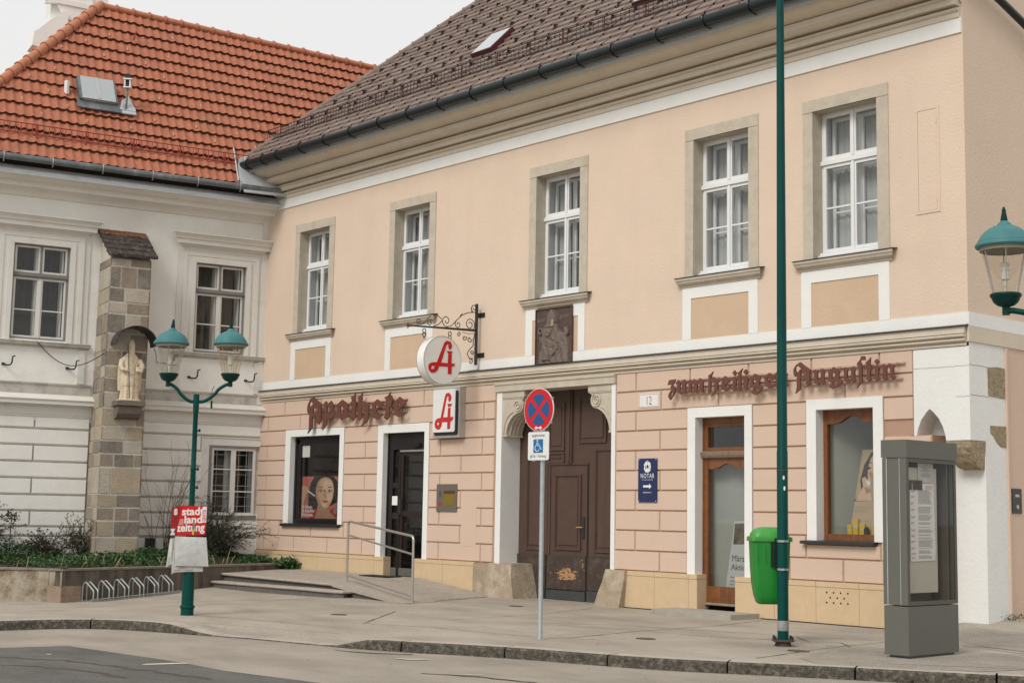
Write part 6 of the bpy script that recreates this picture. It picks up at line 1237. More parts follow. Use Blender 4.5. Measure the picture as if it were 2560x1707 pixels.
# valley sheet where both roofs meet
mb = MB(); V = [RP(-1.02, .02, .12), RP(-.95, .13, .13), RP(-.35, .22, .14), RP(.75, .22, .16), RP(.75, .0, .16), RP(.2, -.06, .14), RP(-.95, -.06, .12)]
vs = [mb.bm.verts.new(p) for p in V]; ws = [mb.bm.verts.new(p-nn*.03) for p in V]; mb.bm.faces.new(vs); mb.bm.faces.new(ws)
for i in range(len(V)): mb.bm.faces.new((vs[i], vs[(i+1) % len(V)], ws[(i+1) % len(V)], ws[i]))
bmesh.ops.triangulate(mb.bm, faces=mb.bm.faces[:]); mb.tube([RP(-1.05, -.0, .13), RP(-1.0, .2, .14)], .02, 5)
mb.build('valley_flashing', M_ZINC, roofa)
# pediment stub behind the hip
ch = thing('roof_pediment', 'cream curved volute pediment rising behind the left hip of the orange roof', 'pediment', FA((-4, -7, 14)))
FC = lambda p: FA((p[0], -7-p[1], p[2]))
mb = MB(FC); mb.prism([[(-4.30, 14.2), (-4.30, 15.30), (-4.27, 15.45), (-4.24, 15.7), (-4.25, 16.3), (-4.3, 17.4), (-2.6, 17.4), (-2.7, 14.2)]], 0, .7); mb.build('body', M_WHITEC, ch)
mb = MB(FC); mb.prism([[(-4.75, 14.6), (-4.72, 15.0), (-4.62, 15.06), (-4.30, 15.40), (-3.92, 15.74), (-3.80, 15.70), (-3.8, 14.4)]], -.25, .5); mb.prism([[(-4.45, 15.92), (-4.38, 16.0), (-4.45, 16.05), (-4.5, 16.12), (-2.5, 16.12), (-2.5, 15.95), (-4.1, 15.98)]], -.14, .0); mb.prism([[(-3.63+.55*math.cos(R_(a)), 16.35+.8*math.sin(R_(a))) for a in range(200, 345, 12)]+[(-3.1, 16.4), (-4.1, 16.4)]], -.10, .0); mb.build('volute', M_WALLA, ch)

# ---------------------------------------------------------------- wall fittings of the grey house
for u, z, lb in ((-6.18, 4.84, 'leftmost bent black iron hook, under the left upstairs window of the grey house'), (-4.74, 4.83, 'bent black iron hook behind the sagging cable, left of the stone buttress'),
                 (-1.82, 4.80, 'bent black iron hook under the right upstairs window, seen between the two lanterns'), (-.37, 4.80, 'bent black iron hook right of the double lamp, next to the peach house')):
    mb = MB(FA); mb.tube([(u-.05, .0, z+.03), (u+.0, .10, z), (u+.07, .18, z-.0), (u+.10, .19, z+.05), (u+.115, .19, z+.20), (u+.17, .19, z+.21)], .019, 6); mb.box(u-.09, u-.02, .0, .02, z-.0, z+.06)
    tag(mb.build('wall_hook', M_IRON, None, True), lb, 'hook', 'iron hooks on the grey house')
mb = MB(FA); P = []
for i in range(25):
    t = i/24; u = -5.55+t*1.35; P.append((u, .12+.9*t**3, 5.42-.62*math.sin(math.pi*min(t*.78, 1))+.12*t+.02))
mb.tube(P, .011, 6); tag(mb.build('sagging_cable', M_IRON, None, True), 'thin dark cable sagging from the left window sill to the statue canopy', 'cable'); mb = MB(FA); mb.tube([(-3.1, 1.2, 5.36), (-2.9, .7, 5.25), (-2.7, .06, 5.14), (-2.2, .05, 5.1)], .009, 5); tag(mb.build('wall_cable', M_IRON, None, True), 'short thin cable running from the statue canopy to the right of the buttress', 'cable')
mb = MB(FA); mb.tube([(-2.35+.07*math.cos(R_(a)), .12+.03*math.sin(R_(a*2)), 5.24+.05*math.sin(R_(a))) for a in range(0, 700, 30)], .010, 5); mb.tube([(-2.38, .1, 5.22), (-2.40, .12, 5.12)], .018, 6); tag(mb.build('cable_coil', M_IRON, None, True), 'small dark coil of cable under the right upstairs sill of the grey house', 'cable')
mb = MB(FA); mb.box(-2.78, -2.55, .0, .16, .60, .93, .01); tag(mb.build('black_box', M_SPEAK), 'small black box at the foot of the grey wall behind the ground cover', 'box')

# canopy, console and statue
cn = thing('statue_canopy', 'dark half round sheet metal canopy over the statue on the stone buttress', 'canopy', FA((-3.6, BO, 5.5)))
mb = MB(FA); pr = []
def arcp(r, o0, o1):
    V = [[mb.v((-3.60+r*math.cos(R_(a)), o, 5.36+r*.92*math.sin(R_(a)))) for a in range(0, 181, 10)] for o in (o0, o1)]
    return V
V1 = arcp(.475, 1.03, 1.62); V2 = arcp(.455, 1.03, 1.62)
for V in (V1, V2):
    for i in range(18): mb.bm.faces.new((V[0][i], V[0][i+1], V[1][i+1], V[1][i]))
for i in range(18): mb.bm.faces.new((V1[1][i], V1[1][i+1], V2[1][i+1], V2[1][i]))
mb.build('curved_sheet', M_DSILL, cn, True)
co = thing('stone_console', 'dark stone console with rounded underside carrying the statue', 'console', FA((-3.6, BO, 3.8)))
mb = MB(FA); mb.box(-3.97, -3.30, 1.0, 1.46, 3.955, 4.075, .008); mb.build('shelf', M_CONSOLE, co)
mb = MB(FA); mb.prism([[(1.0, 3.955), (1.38, 3.955), (1.40, 3.88), (1.37, 3.78), (1.28, 3.70), (1.15, 3.665), (1.0, 3.66)]], -3.92, -3.37, perm=lambda x, y, q: (q, x, y)); mb.build('rounded_corbel', M_CONSOLE, co)
st = thing('bishop_statue', 'cream stone bishop statue with mitre, dark staff and book on the buttress console', 'statue', FA((-3.63, 1.25, 4.08)))
mb = MB(FA); cu, co_ = -3.635, 1.24
def lo(secs, n=36, fold=0.0, nf=9):
    rg = []
    for (du, do, z, ru, ro, fa) in secs:
        rg.append([mb.v((cu+du+ru*(1+fa*math.cos(nf*2*math.pi*k/n))*math.cos(2*math.pi*k/n), co_+do+ro*(1+fa*math.cos(nf*2*math.pi*k/n))*math.sin(2*math.pi*k/n), z)) for k in range(n)])
    for a, b in zip(rg, rg[1:]):
        for k in range(n): mb.bm.faces.new((a[k], a[(k+1) % n], b[(k+1) % n], b[k]))
    mb.bm.faces.new(rg[0]); mb.bm.faces.new(rg[-1])
lo([(0, 0, 4.09, .215, .12, .13), (0, 0, 4.2, .195, .115, .14), (0, 0, 4.40, .185, .115, .13), (.0, 0, 4.47, .20, .12, .05)])          # robe skirt
lo([(0, 0, 4.42, .20, .13, .10), (0, 0, 4.5, .215, .135, .08), (0, 0, 4.75, .18, .13, .05), (0, 0, 4.95, .185, .12, .02), (0, 0, 5.1, .16, .11, .01), (0, 0, 5.19, .09, .08, 0), (0, .01, 5.22, .05, .05, 0)])
lo([(0, -.06, 4.30, .255, .06, .04), (0, -.06, 4.5, .275, .07, .04), (0, -.05, 4.8, .275, .08, .03), (0, -.04, 5.02, .23, .09, .02), (0, -.03, 5.14, .14, .08, 0)])   # cope behind
lo([(.0, .03, 5.16, .05, .05, 0), (.005, .035, 5.22, .065, .07, 0), (.01, .04, 5.28, .07, .075, 0), (.01, .03, 5.33, .068, .07, 0), (.01, .02, 5.37, .07, .06, 0), (.012, .01, 5.44, .06, .045, 0), (.015, .0, 5.49, .03, .025, 0), (.015, 0, 5.51, .006, .006, 0)], 20)  # head and mitre
lo([(.0, .10, 5.10, .02, .02, 0), (.0, .10, 5.17, .045, .035, 0), (.005, .095, 5.22, .045, .03, 0)], 12)   # beard
P3 = lambda *p: [(cu+a, co_+b, c) for a, b, c in p]
mb.tube(P3((-.19, .0, 5.02), (-.235, .06, 4.86), (-.20, .14, 4.78), (-.11, .17, 4.78)), [.07, .065, .05, .036], 12)
mb.tube(P3((.19, .0, 5.02), (.25, .06, 4.90), (.22, .14, 4.82), (.14, .17, 4.80)), [.07, .065, .05, .036], 12)
for k in range(4): mb.tube(P3((-.12+.0*k, .175, 4.80-.018*k), (-.085, .20, 4.80-.018*k), (-.075, .19, 4.795-.018*k)), .010, 6)
mb.box(cu+.08, cu+.24, co_+.15, co_+.22, 4.74, 4.86)
mb.box(cu-.26, cu+.24, co_-.14, co_+.14, 4.075, 4.105)
body = mb.build('carved_body', M_STATUE, st)
rm = body.modifiers.new('remesh', 'REMESH'); rm.mode = 'VOXEL'; rm.voxel_size = .009; rm.use_smooth_shade = True
sm_ = body.modifiers.new('smooth', 'SMOOTH'); sm_.iterations = 1
mb = MB(FA); mb.tube(P3((-.11, .20, 5.22), (-.09, .20, 4.8), (-.035, .20, 4.12)), .009, 6); mb.build('staff', M_IRON, st)
# ================================================================ STREET FURNITURE
random.seed(21)
VD = Vector((-.87, .493, 0)); PD_ = Vector((.493, .87, 0))
def lantern(par, c, zr, lean=(0, 0), rods=M_BRASS, nrot=0.0):
    """c: axis (x, y); zr: height of the hat rim. Profile measured from the photo"""
    k = lambda p: Vector((c[0]+p[0]+lean[0]*(p[2]-zr+.7), c[1]+p[1]+lean[1]*(p[2]-zr+.7), p[2]))
    mb = MB(k); mb.lathe([(.245, zr-.035), (.272, zr-.035), (.282, zr-.02), (.278, zr), (.262, zr+.012), (.262, zr+.02), (.250, zr+.04), (.225, zr+.085), (.19, zr+.125), (.15, zr+.155), (.105, zr+.178), (.07, zr+.188), (.066, zr+.20), (.056, zr+.215), (.036, zr+.228), (.033, zr+.235)], n=36); hat = mb.build('lantern_hat', M_TEAL, par, True)
    mb = MB(k); mb.lathe([(.034, zr+.232), (.036, zr+.24), (.020, zr+.325), (.020, zr+.335), (.022, zr+.345), (.014, zr+.352), (.012, zr+.372), (.0, zr+.376)], n=16); mb.build('finial', M_DGREEN, hat, True)
    mb = MB(k); mb.lathe([(.24, zr-.03), (.238, zr-.07), (.232, zr-.072), (.21, zr-.0), (.0, zr+.04)], n=30); mb.build('hat_lining', mat('grey_lamp_lining', (.30, .27, .22), .5, .1), hat, True)
    mb = MB(k); mb.lathe([(.128, zr-.495), (.232, zr-.03)], n=36); gl = mb.build('lantern_glass', M_LGLASS, par, True, keepn=True)
    mb = MB(k)
    for a in range(6):
        t = R_(a*60+nrot); mb.tube([(.124*math.cos(t), .124*math.sin(t), zr-.50), (.226*math.cos(t), .226*math.sin(t), zr-.03)], .0055, 6)
    mb.build('lantern_rods', rods, par)
    mb = MB(k); mb.lathe([(.0, zr-.50), (.118, zr-.50), (.125, zr-.488), (.12, zr-.483), (.0, zr-.483)], n=24); mb.build('brass_plate', M_BRASS, par, True)
    mb = MB(k); mb.lathe([(.0, zr-.485), (.146, zr-.490), (.152, zr-.505), (.148, zr-.518), (.138, zr-.53), (.118, zr-.575), (.085, zr-.605), (.05, zr-.618), (.037, zr-.62), (.037, zr-.70), (.0, zr-.70)], n=30); mb.build('lantern_bowl', M_DGREEN, par, True)
    mb = MB(k); mb.lathe([(.0, zr-.485), (.012, zr-.485), (.012, zr-.42), (.02, zr-.42), (.022, zr-.36), (.042, zr-.35), (.045, zr-.29), (.045, zr-.29), (.038, zr-.285), (.038, zr-.265), (.044, zr-.262), (.044, zr-.24), (.037, zr-.236), (.037, zr-.218), (.043, zr-.214), (.043, zr-.19), (.035, zr-.185), (.0, zr-.18)], n=16); mb.build('lamp_bulb', mat('milky_bulb', (.62, .62, .56), .3), par, True)
def scurve(a, b, dip, n=14):
    out = []
    for i in range(n+1):
        t = i/n; out.append(Vector(a)+(Vector(b)-Vector(a))*t+Vector((0, 0, 0)))
        out[-1].z = a[2]+(b[2]-a[2])*sm(t)
    return out
# double lamp on the left
LX, LY = -20.35, 11.54
dl = thing('street_lamp', 'green double street lamp with two teal hatted lanterns on the left pavement', 'street lamp', (LX, LY, 0), 'green street lamps')
mb = MB(); mb.lathe([(.100, -.02), (.100, .10), (.112, .112), (.116, .13), (.110, .150), (.094, .158), (.092, 1.10), (.085, 1.20), (.055, 1.32), (.052, 1.45), (.044, 1.50), (.042, 2.25), (.047, 2.26), (.047, 2.28), (.040, 2.30), (.038, 3.16), (.045, 3.17), (.047, 3.20), (.044, 3.23), (.047, 3.25), (.047, 3.44), (.044, 3.455), (.0, 3.46)], (LX, LY), 28); mb.build('post', M_GREEN, dl, True)
for s, ln, rn, lean in ((-1, .45, 20, (.02, .035)), (1, .52, 50, (-.012, -.02))):
    c = Vector((LX, LY, 0))+PD_*s*ln; zr = 4.265 if s < 0 else 4.295
    mb = MB(); pts = scurve((LX+PD_.x*s*.03, LY+PD_.y*s*.03, 3.34), (c.x-PD_.x*s*.02, c.y-PD_.y*s*.02, zr-.66), 0)
    for i, p in enumerate(pts): p.z += -.035*math.sin(math.pi*i/14*1.0)*(1 if i < 9 else .4)
    mb.tube(pts, .027, 10); mb.build('arm', M_GREEN, dl, True)
    lantern(dl, (c.x, c.y), zr, lean, M_STEEL if s < 0 else M_BRASS, rn)
for z in (1.98, 2.88, 2.27): 
    mb = MB(); mb.tube([(LX, LY, z), (LX+PD_.x*.09, LY+PD_.y*.09, z)], .012, 6); mb.tube([(LX+PD_.x*.07, LY+PD_.y*.07, z-.02), (LX+PD_.x*.07, LY+PD_.y*.07, z+.03)], .012, 6); mb.build('post_bolt', M_DGREEN, dl)
mb = MB(); q = Vector((LX, LY, 0))+PD_*.27; mb.tube([q+Vector((0, 0, 3.60)), q-PD_*.03+Vector((0, 0, 3.52)), q-PD_*.03+Vector((0, 0, 3.38))], .005, 5); mb.tube([q-PD_*.03+Vector((0, 0, 3.36)), q-PD_*.03+Vector((0, 0, 3.24))], .016, 8); mb.build('switch_pull', M_DGREEN, dl)
# right lamp at the frame's edge
rl_ = thing('street_lamp', 'green street lamp with one teal hatted lantern in view at the right edge', 'street lamp', (-6.3, 13.4, 0), 'green street lamps')
RX, RY = -7.15, 12.9; rd = Vector((.875, .485, 0))
lantern(rl_, (RX, RY), 4.375, (0, 0), M_STEEL, 2)
for s in (-1, 1):
    e = Vector((RX, RY, 0)) if s < 0 else Vector((RX, RY, 0))+rd*1.9
    mb = MB(); m_ = Vector((RX, RY, 0))+rd*.95; pts = scurve((m_.x, m_.y, 3.42), (e.x, e.y, 3.72), 0); mb.tube(pts, .03, 10); mb.build('arm', M_GREEN, rl_, True)
lantern(rl_, (RX+rd.x*1.9, RY+rd.y*1.9), 4.375, (0, 0), M_STEEL, 2)
mb = MB(); mb.lathe([(.10, -.02), (.10, .1), (.115, .12), (.11, .15), (.094, .16), (.092, 1.1), (.055, 1.3), (.044, 1.5), (.040, 3.4), (.047, 3.42), (.047, 3.55), (0, 3.56)], (RX+rd.x*.95, RY+rd.y*.95), 24); mb.build('post', M_GREEN, rl_, True)

# newspaper dispenser on the left lamp
nd = thing('newspaper_stand', 'red newspaper placards and clear paper pouches strapped to the left lamp post', 'newspaper stand', (LX, LY, .6))
FWD = Vector((.87, -.493, 0))     # towards the camera
def FN(p): q = Vector((LX, LY, 0))+PD_*((p[0]*1.28+.04) if p[0] > -.18 else (p[0]*.9-.028))+FWD*p[1]; return Vector((q.x, q.y, p[2]))
mb = MB(FN); mb.prism([[(-.225, 1.235), (.145, 1.245), (.155, 1.69), (-.155, 1.70), (-.185, 1.40)]], .125, .133); p1 = mb.build('placard', M_RED, nd)
mb = MB(lambda p: FN((p[0], p[1]-.35*(p[0]+.12), p[2]))); mb.prism([[(-.30, 1.215), (-.20, 1.24), (-.13, 1.70), (-.305, 1.66)]], .10, .108); mb.build('placard', mat('dull_red_placard', (.36, .012, .014), .5, .1), nd)
mb = MB(FN)
for t, z, x, s_ in (('stadt', 1.55, -.145, .165), ('land', 1.425, -.115, .165), ('zeitung', 1.295, -.200, .170)): text_bm(mb, t, s_, lambda x_, y_, d, z=z, x=x: FN((x+x_, .1345+d, z+y_+x_*.05)), .80 if t != 'zeitung' else .68, .005, 0, 'LEFT')
mb.prism([[(.098, 1.44), (.150, 1.44), (.152, 1.685), (.102, 1.685)]], .1335, .1350); mb.build('white_lettering', M_SIGNW, p1)
mb = MB(FN); text_bm(mb, 'GRATIS', .056, lambda x_, y_, d: FN((.142-y_, .1365+d, 1.455+x_)), 1.0, .001, 0, 'LEFT'); mb.build('side_lettering', M_RED, p1)
mb = MB(FN); mb.prism([[(-.185, 1.395), (-.12, 1.395), (-.12, 1.49), (-.16, 1.49)]], .1335, .135); mb.build('pale_print', mat('pink_halftone', (.50, .25, .22), .7, .3, 60), p1)
mb = MB(FN)
for (x, z) in ((-.24, 1.56), (-.28, 1.25)): text_bm(mb, 's' if z > 1.4 else 'z', .17, lambda x_, y_, d, x=x, z=z: FN((x-.02+x_, .160+d-.35*(x+x_+.12)-.04, z+y_)), .8, .012, 0, 'LEFT')
mb.build('placard_letter', M_SIGNW, nd)
mb = MB(FN); mb.prism([circ(-.0, 1.36, .018, 12)+circ(0, 1.42, .018, 12, 0, 180)], .137, .150); mb.build('clip', mat('grey_clip', (.2, .2, .16), .4), nd)
mb = MB(FN); mb.box(-.012, .012, .136, .150, 1.245, 1.33); mb.build('yellow_clip', M_YELLOW, nd)
def pouch(pts, o, m, name, bulge=.02):
    mb = MB(FN); (a, b, c, d) = pts; n = 10; rows = []
    for j in range(n+1):
        t = j/n; rw_ = []
        for i in range(n+1):
            s = i/n; x = (a[0]*(1-s)+b[0]*s)*(1-t)+(d[0]*(1-s)+c[0]*s)*t; z = (a[1]*(1-s)+b[1]*s)*(1-t)+(d[1]*(1-s)+c[1]*s)*t
            rw_.append(mb.v((x, o+bulge*math.sin(math.pi*s)*math.sin(math.pi*t)+.006*math.sin(9*s+5*t), z)))
        rows.append(rw_)
    for j in range(n):
        for i in range(n): mb.bm.faces.new((rows[j][i], rows[j][i+1], rows[j+1][i+1], rows[j+1][i]))
    e = bmesh.ops.extrude_face_region(mb.bm, geom=mb.bm.faces[:]); bmesh.ops.translate(mb.bm, verts=[v for v in e['geom'] if isinstance(v, bmesh.types.BMVert)], vec=-FWD*.008)
    return mb.build(name, m, nd, True)
pouch([(-.245, .665), (.135, .68), (.135, 1.10), (-.235, 1.10)], .115, M_NEWS, 'newspaper'); pouch([(-.26, .635), (-.19, .66), (-.20, 1.05), (-.27, 1.03)], .10, M_NEWS, 'newspaper')
pouch([(-.215, .77), (.20, .76), (.16, 1.21), (-.225, 1.22)], .150, M_PLASTIC, 'plastic_pouch', .03); pouch([(-.36, .74), (-.25, .80), (-.215, 1.20), (-.31, 1.18)], .10, M_PLASTIC, 'plastic_pouch', .02)
mb = MB(FN)
for k in range(2):
    x = -.14+.15*k; mb.tube([(x-.09, .127, .70), (x, .127, .70), (x, .127, .74), (x+.06, .127, .74)], .0035, 4)
for k in range(14): mb.box(-.22, -.02, .138, .1395, .79+k*.02, .797+k*.02)
mb.build('newspaper_print', M_GREY, nd)
mb = MB(); mb.lathe([(.097, 1.28), (.099, 1.285), (.099, 1.305), (.097, 1.31)], (LX, LY), 20); mb.lathe([(.096, 1.12), (.098, 1.125), (.098, 1.145), (.096, 1.15)], (LX, LY), 20); mb.build('strap', M_STEEL, nd)

# no stopping sign
SX, SY = -14.28, 13.41
ns_ = thing('no_stopping_sign', 'round red and blue no stopping sign with a white wheelchair plate on a galvanised pole', 'traffic sign', (SX, SY, 0))
mb = MB(); mb.lathe([(.0, -.05), (.034, -.05), (.034, .0), (.031, .01), (.031, 3.32), (.0, 3.325)], (SX, SY), 18); mb.lathe([(.06, .003), (.05, .012), (.032, .014)], (SX, SY), 14); mb.build('pole', M_GALV, ns_, True)
FT = lambda p: Vector((SX+p[0]-.03, SY-.045-p[1], p[2]))
CZ = 3.073
mb = MB(FT); mb.prism([circ(0, CZ, .292, 48)], 0, .014); ds = mb.build('round_plate', M_SIGNW, ns_)
mb = MB(FT); mb.prism([circ(0, CZ, .284, 48)], .014, .0165); mb.build('red_ring', M_RED, ds)
mb = MB(FT)
for a0 in (0, 90, 180, 270):
    pts = []; g0 = 9
    for a in range(-45+g0, 46-g0, 4): pts.append((.212*math.cos(R_(a0+a)), CZ+.212*math.sin(R_(a0+a))))
    ap = (.032*math.cos(R_(a0)), CZ+.032*math.sin(R_(a0))); mb.prism([[ap]+pts], .0165, .0185)
mb.build('blue_quarters', M_BLUE, ds)
mb = MB(FT); z = CZ-.248; mb.prism([[(-.075, z), (-.035, z+.026), (-.035, z+.009), (.035, z+.009), (.035, z+.026), (.075, z), (.035, z-.026), (.035, z-.009), (-.035, z-.009), (-.035, z-.026)]], .0165, .0185); mb.build('white_arrow', M_SIGNW, ds)
for a in (30, 150, 212, 322):
    mb = MB(FT); mb.box(.292*math.cos(R_(a))-.014, .292*math.cos(R_(a))+.014, -.01, .022, CZ+.292*math.sin(R_(a))-.018, CZ+.292*math.sin(R_(a))+.018, .004); mb.build('rim_clip', M_GALV, ds)
mb = MB(FT); mb.prism([rrect(-.205, .205, 2.388, 2.772, .03)], 0, .012); pt = mb.build('lower_plate', M_SIGNW, ns_)
mb = MB(FT); mb.box(-.095, .095, .012, .0145, 2.488, 2.672); mb.build('blue_square', M_BLUE2, pt)
mb = MB(FT); text_bm(mb, 'ausgenommen', .062, lambda x, y, d: FT((x, .0135+d, 2.705+y)), .72, 0, 0); text_bm(mb, 'gilt für 1 Fahrzeug', .062, lambda x, y, d: FT((x, .0135+d, 2.425+y)), .70, 0, 0); mb.build('black_text', M_BLACK, pt)
mb = MB(FT); mb.prism([circ(-.015, 2.652, .013, 12)], .0145, .016)
mb.tube([(-.02, .0155, 2.632), (-.02, .0155, 2.585), (.03, .0155, 2.583), (.048, .0155, 2.535), (.07, .0155, 2.54)], .0065, 5); mb.tube([(-.02, .0155, 2.612), (.02, .0155, 2.610)], .006, 5)
mb.tube([(-.015+.045*math.cos(R_(a)), .0155, 2.553+.045*math.sin(R_(a))) for a in range(105, 345, 15)], .006, 5); mb.build('wheelchair_symbol', M_SIGNW, pt)
for x, z in ((-.09, 2.78), (.08, 2.78), (-.09, 2.38), (.08, 2.38)):
    mb = MB(FT); mb.box(x-.016, x+.016, -.01, .018, z-.010, z+.010, .003); mb.build('edge_clip', M_GALV, pt)
# tall green pole
PX, PY = -11.91, 15.57
gp = thing('tall_pole', 'tall dark green steel pole rising out of the picture in front of the lettering', 'pole', (PX, PY, 0))
mb = MB(); mb.lathe([(.073, .09), (.073, 2.55), (.069, 2.56), (.064, 4.5), (.056, 7.0), (.048, 9.5), (.046, 12.0), (0, 12.01)], (PX, PY), 28); mb.build('shaft', M_GREEN, gp, True)
mb = MB(); mb.lathe([(.0735, .20), (.0748, .205), (.0748, .325), (.0735, .33)], (PX, PY), 28); mb.build('grey_sticker_band', mat('torn_grey_sticker', (.26, .27, .27), .6, .3, 25), gp, True)
mb = MB(); mb.cbox(Vector((PX, PY, .075)), .27, .27, .025, .75); mb.lathe([(.105, -.02), (.11, .0), (.10, .06)], (PX, PY), 16); mb.build('base_plate', mat('rusty_base_iron', (.075, .055, .04), .8, .3, 20, .4, 40), gp)
for k in range(4):
    a = .75+math.pi/4+k*math.pi/2; mb = MB(); mb.tube([(PX+.155*math.cos(a), PY+.155*math.sin(a), .06), (PX+.155*math.cos(a), PY+.155*math.sin(a), .13)], .018, 6); mb.build('base_bolt', M_IRON, gp)
mb = MB(); d_ = Vector((.607, -.794, 0))
for z, r_, dx in ((2.20, .016, .03), (2.06, .017, .045)):
    c = Vector((PX, PY, z))+d_*.0745+Vector((.794, .607, 0))*dx*.6
    mb.bm.faces.new([mb.bm.verts.new(c+Vector((.794, .607, 0))*r_*.8*math.cos(t)+Vector((0, 0, r_*1.9*math.sin(t)))) for t in (0, .9, 1.8, 2.7, 3.6, 4.5, 5.4)])
mb.build('torn_sticker', M_SIGNW, gp)
mb = MB(); mb.lathe([(.075, 2.285), (.0775, 2.287), (.0775, 2.297), (.075, 2.30)], (PX, PY), 24); mb.build('pole_band', mat('rusty_wire_band', (.08, .045, .03), .7), gp)
# litter bin
VR = Vector((.794, .607, 0)); VF = Vector((-.607, .794, 0))    # right and away, seen from the road
bn = thing('litter_bin', 'leaf green plastic litter bin with rounded lid strapped behind the tall green pole', 'bin', (PX-.3, PY+.25, .5))
bc = Vector((PX, PY, 0))-VR*.175+VF*.27; ang = R_(14)
bx_ = VR*math.cos(ang)+VF*math.sin(ang); by_ = -VR*math.sin(ang)+VF*math.cos(ang)
def BT(p): q = bc+bx_*p[0]+by_*p[1]; return Vector((q.x, q.y, p[2]))
def sq(hx_, hy_, z, r, n=5):
    pts = []
    for (cx, cy, a0) in ((hx_-r, hy_-r, 0), (-hx_+r, hy_-r, 90), (-hx_+r, -hy_+r, 180), (hx_-r, -hy_+r, 270)):
        for k in range(n+1): a = R_(a0+90*k/n); pts.append((cx+r*math.cos(a), cy+r*math.sin(a), z))
    return pts
def loft(mb, secs, caps=True):
    rg = [[mb.v(p) for p in s] for s in secs]; n = len(rg[0])
    for a, b in zip(rg, rg[1:]):
        for k in range(n): mb.bm.faces.new((a[k], a[(k+1) % n], b[(k+1) % n], b[k]))
    if caps: mb.bm.faces.new(rg[0]); mb.bm.faces.new(rg[-1])
mb = MB(BT); loft(mb, [sq(.15, .10, .525, .05), sq(.175, .125, .55, .05), sq(.20, .15, .64, .05), sq(.225, .17, .80, .05), sq(.238, .18, 1.0, .05), sq(.25, .188, 1.37, .05)]); mb.build('bin_body', M_BIN, bn, True)
mb = MB(BT); loft(mb, [sq(.272, .205, 1.355, .04), sq(.275, .208, 1.36, .04), sq(.272, .205, 1.415, .045), sq(.245, .185, 1.42, .06), sq(.238, .178, 1.455, .07), sq(.215, .155, 1.50, .08), sq(.17, .12, 1.53, .08), sq(.10, .07, 1.545, .05)]); mb.build('bin_lid', M_BINL, bn, True)
mb = MB(BT); mb.box(-.205, -.195, -.1935, -.186, 1.08, 1.33) ; mb.box(-.10, -.088, -.1935, -.186, 1.08, 1.30); mb.build('bin_rib', M_BIN, bn)
mb = MB(BT); mb.box(.015, .085, -.25, -.19, 1.0, 1.40, .006); mb.box(-.03, .0, -.215, -.19, 1.02, 1.35, .004); mb.build('bin_bracket', M_SPEAK, bn)
for z in (.995, 1.365):
    mb = MB(); mb.lathe([(.074, z-.014), (.0775, z-.012), (.0775, z+.012), (.074, z+.014)], (PX, PY), 24); mb.cbox(Vector((PX, PY, z))+d_*.082, .035, .02, .028, .6); mb.build('strap', M_STEEL, bn)

# display case
kx0, kx1, ky0, ky1 = -10.29, -9.95, 15.47, 16.60
ks = thing('display_case', 'tall grey metal notice display case with a glass door in front of the white corner', 'display case', ((kx0+kx1)/2, 16, 0))
FK = lambda p: Vector((kx1+p[1], p[0], p[2]))      # (y, out towards +x, z)
mb = MB(); mb.box(kx0, kx1, ky0, ky1, .035, .625); mb.box(kx0+.04, kx1-.04, ky0+.05, ky1-.05, -.02, .04); mb.build('base', M_KIOSK, ks)
mb = MB(); mb.box(kx0-.012, kx1+.012, ky0-.012, ky1+.015, 2.435, 2.655); mb.build('head', M_KIOSK, ks)
mb = MB(); mb.box(kx0, kx1-.02, ky0+.0, ky0+.05, .64, 2.43); mb.box(kx0, kx1-.02, ky1-.05, ky1, .64, 2.43); mb.box(kx0, kx0+.04, ky0+.05, ky1-.05, .64, 2.43); mb.box(kx0+.0, kx0+.055, ky0-.006, ky0, .64, 2.43); mb.box(kx1-.09, kx1-.0, ky0-.006, ky0, .64, 2.43)
mb.box(kx0+.04, kx1-.03, ky0+.05, ky1-.05, .64, .66); mb.build('side_posts', M_KIOSK, ks)
mb = MB(); mb.box(kx0+.056, kx0+.066, ky0-.009, ky0-.0, .64, 2.43); mb.box(kx1-.098, kx1-.091, ky0-.010, ky0, .64, 2.43); mb.build('hinge_strips', M_ZINC, ks)
mb = MB(); mb.box(kx0+.041, kx0+.06, ky0+.06, ky1-.06, .66, 2.43); mb.box(kx0+.06, kx1-.04, ky1-.16, ky1-.14, .66, 2.42); mb.build('back_board', M_KIOSKD, ks)
mb = MB(FK); frame_rect(mb, ky0+.0, ky1-.0, .635, 2.432, .05, -.02, .0); fr = mb.build('door_frame', mat('brown_grey_door_frame', (.085, .078, .066), .4, .05), ks)
mb = MB(FK); mb.face([(ky0+.045, -.008, .68), (ky1-.045, -.008, .68), (ky1-.045, -.008, 2.39), (ky0+.045, -.008, 2.39)]); mb.build('door_glass', M_KGLASS, ks)
FK2 = lambda p: Vector((kx1-.075+p[1], p[0], p[2]))
mb = MB(FK2); mb.box(ky0+.17, ky0+.80, -.02, -.005, .78, 2.32); mb.build('notice_board', M_PAPERY, ks)
no = thing('notice_sheet', 'long white timetable sheet with close printed lines inside the grey display case', 'notice', (kx1-.075, ky0+.45, 1.2))
mb = MB(FK2); mb.prism([[(ky0+.18, 1.165), (ky0+.73, 1.175), (ky0+.745, 1.3), (ky0+.73, 1.7), (ky0+.715, 2.13), (ky0+.18, 2.12)]], .0, .005); mb.build('sheet', M_PAPER, no)
mb = MB(FK2); random.seed(4); z = 2.04
while z > 1.19:
    if random.random() > .10: mb.box(ky0+.36, ky0+.36+.33*random.uniform(.75, 1), .006, .0068, z, z+.0045)
    z -= .011 if random.random() > .08 else .028
mb.build('printed_lines', mat('grey_print', (.30, .295, .28), .8), no)
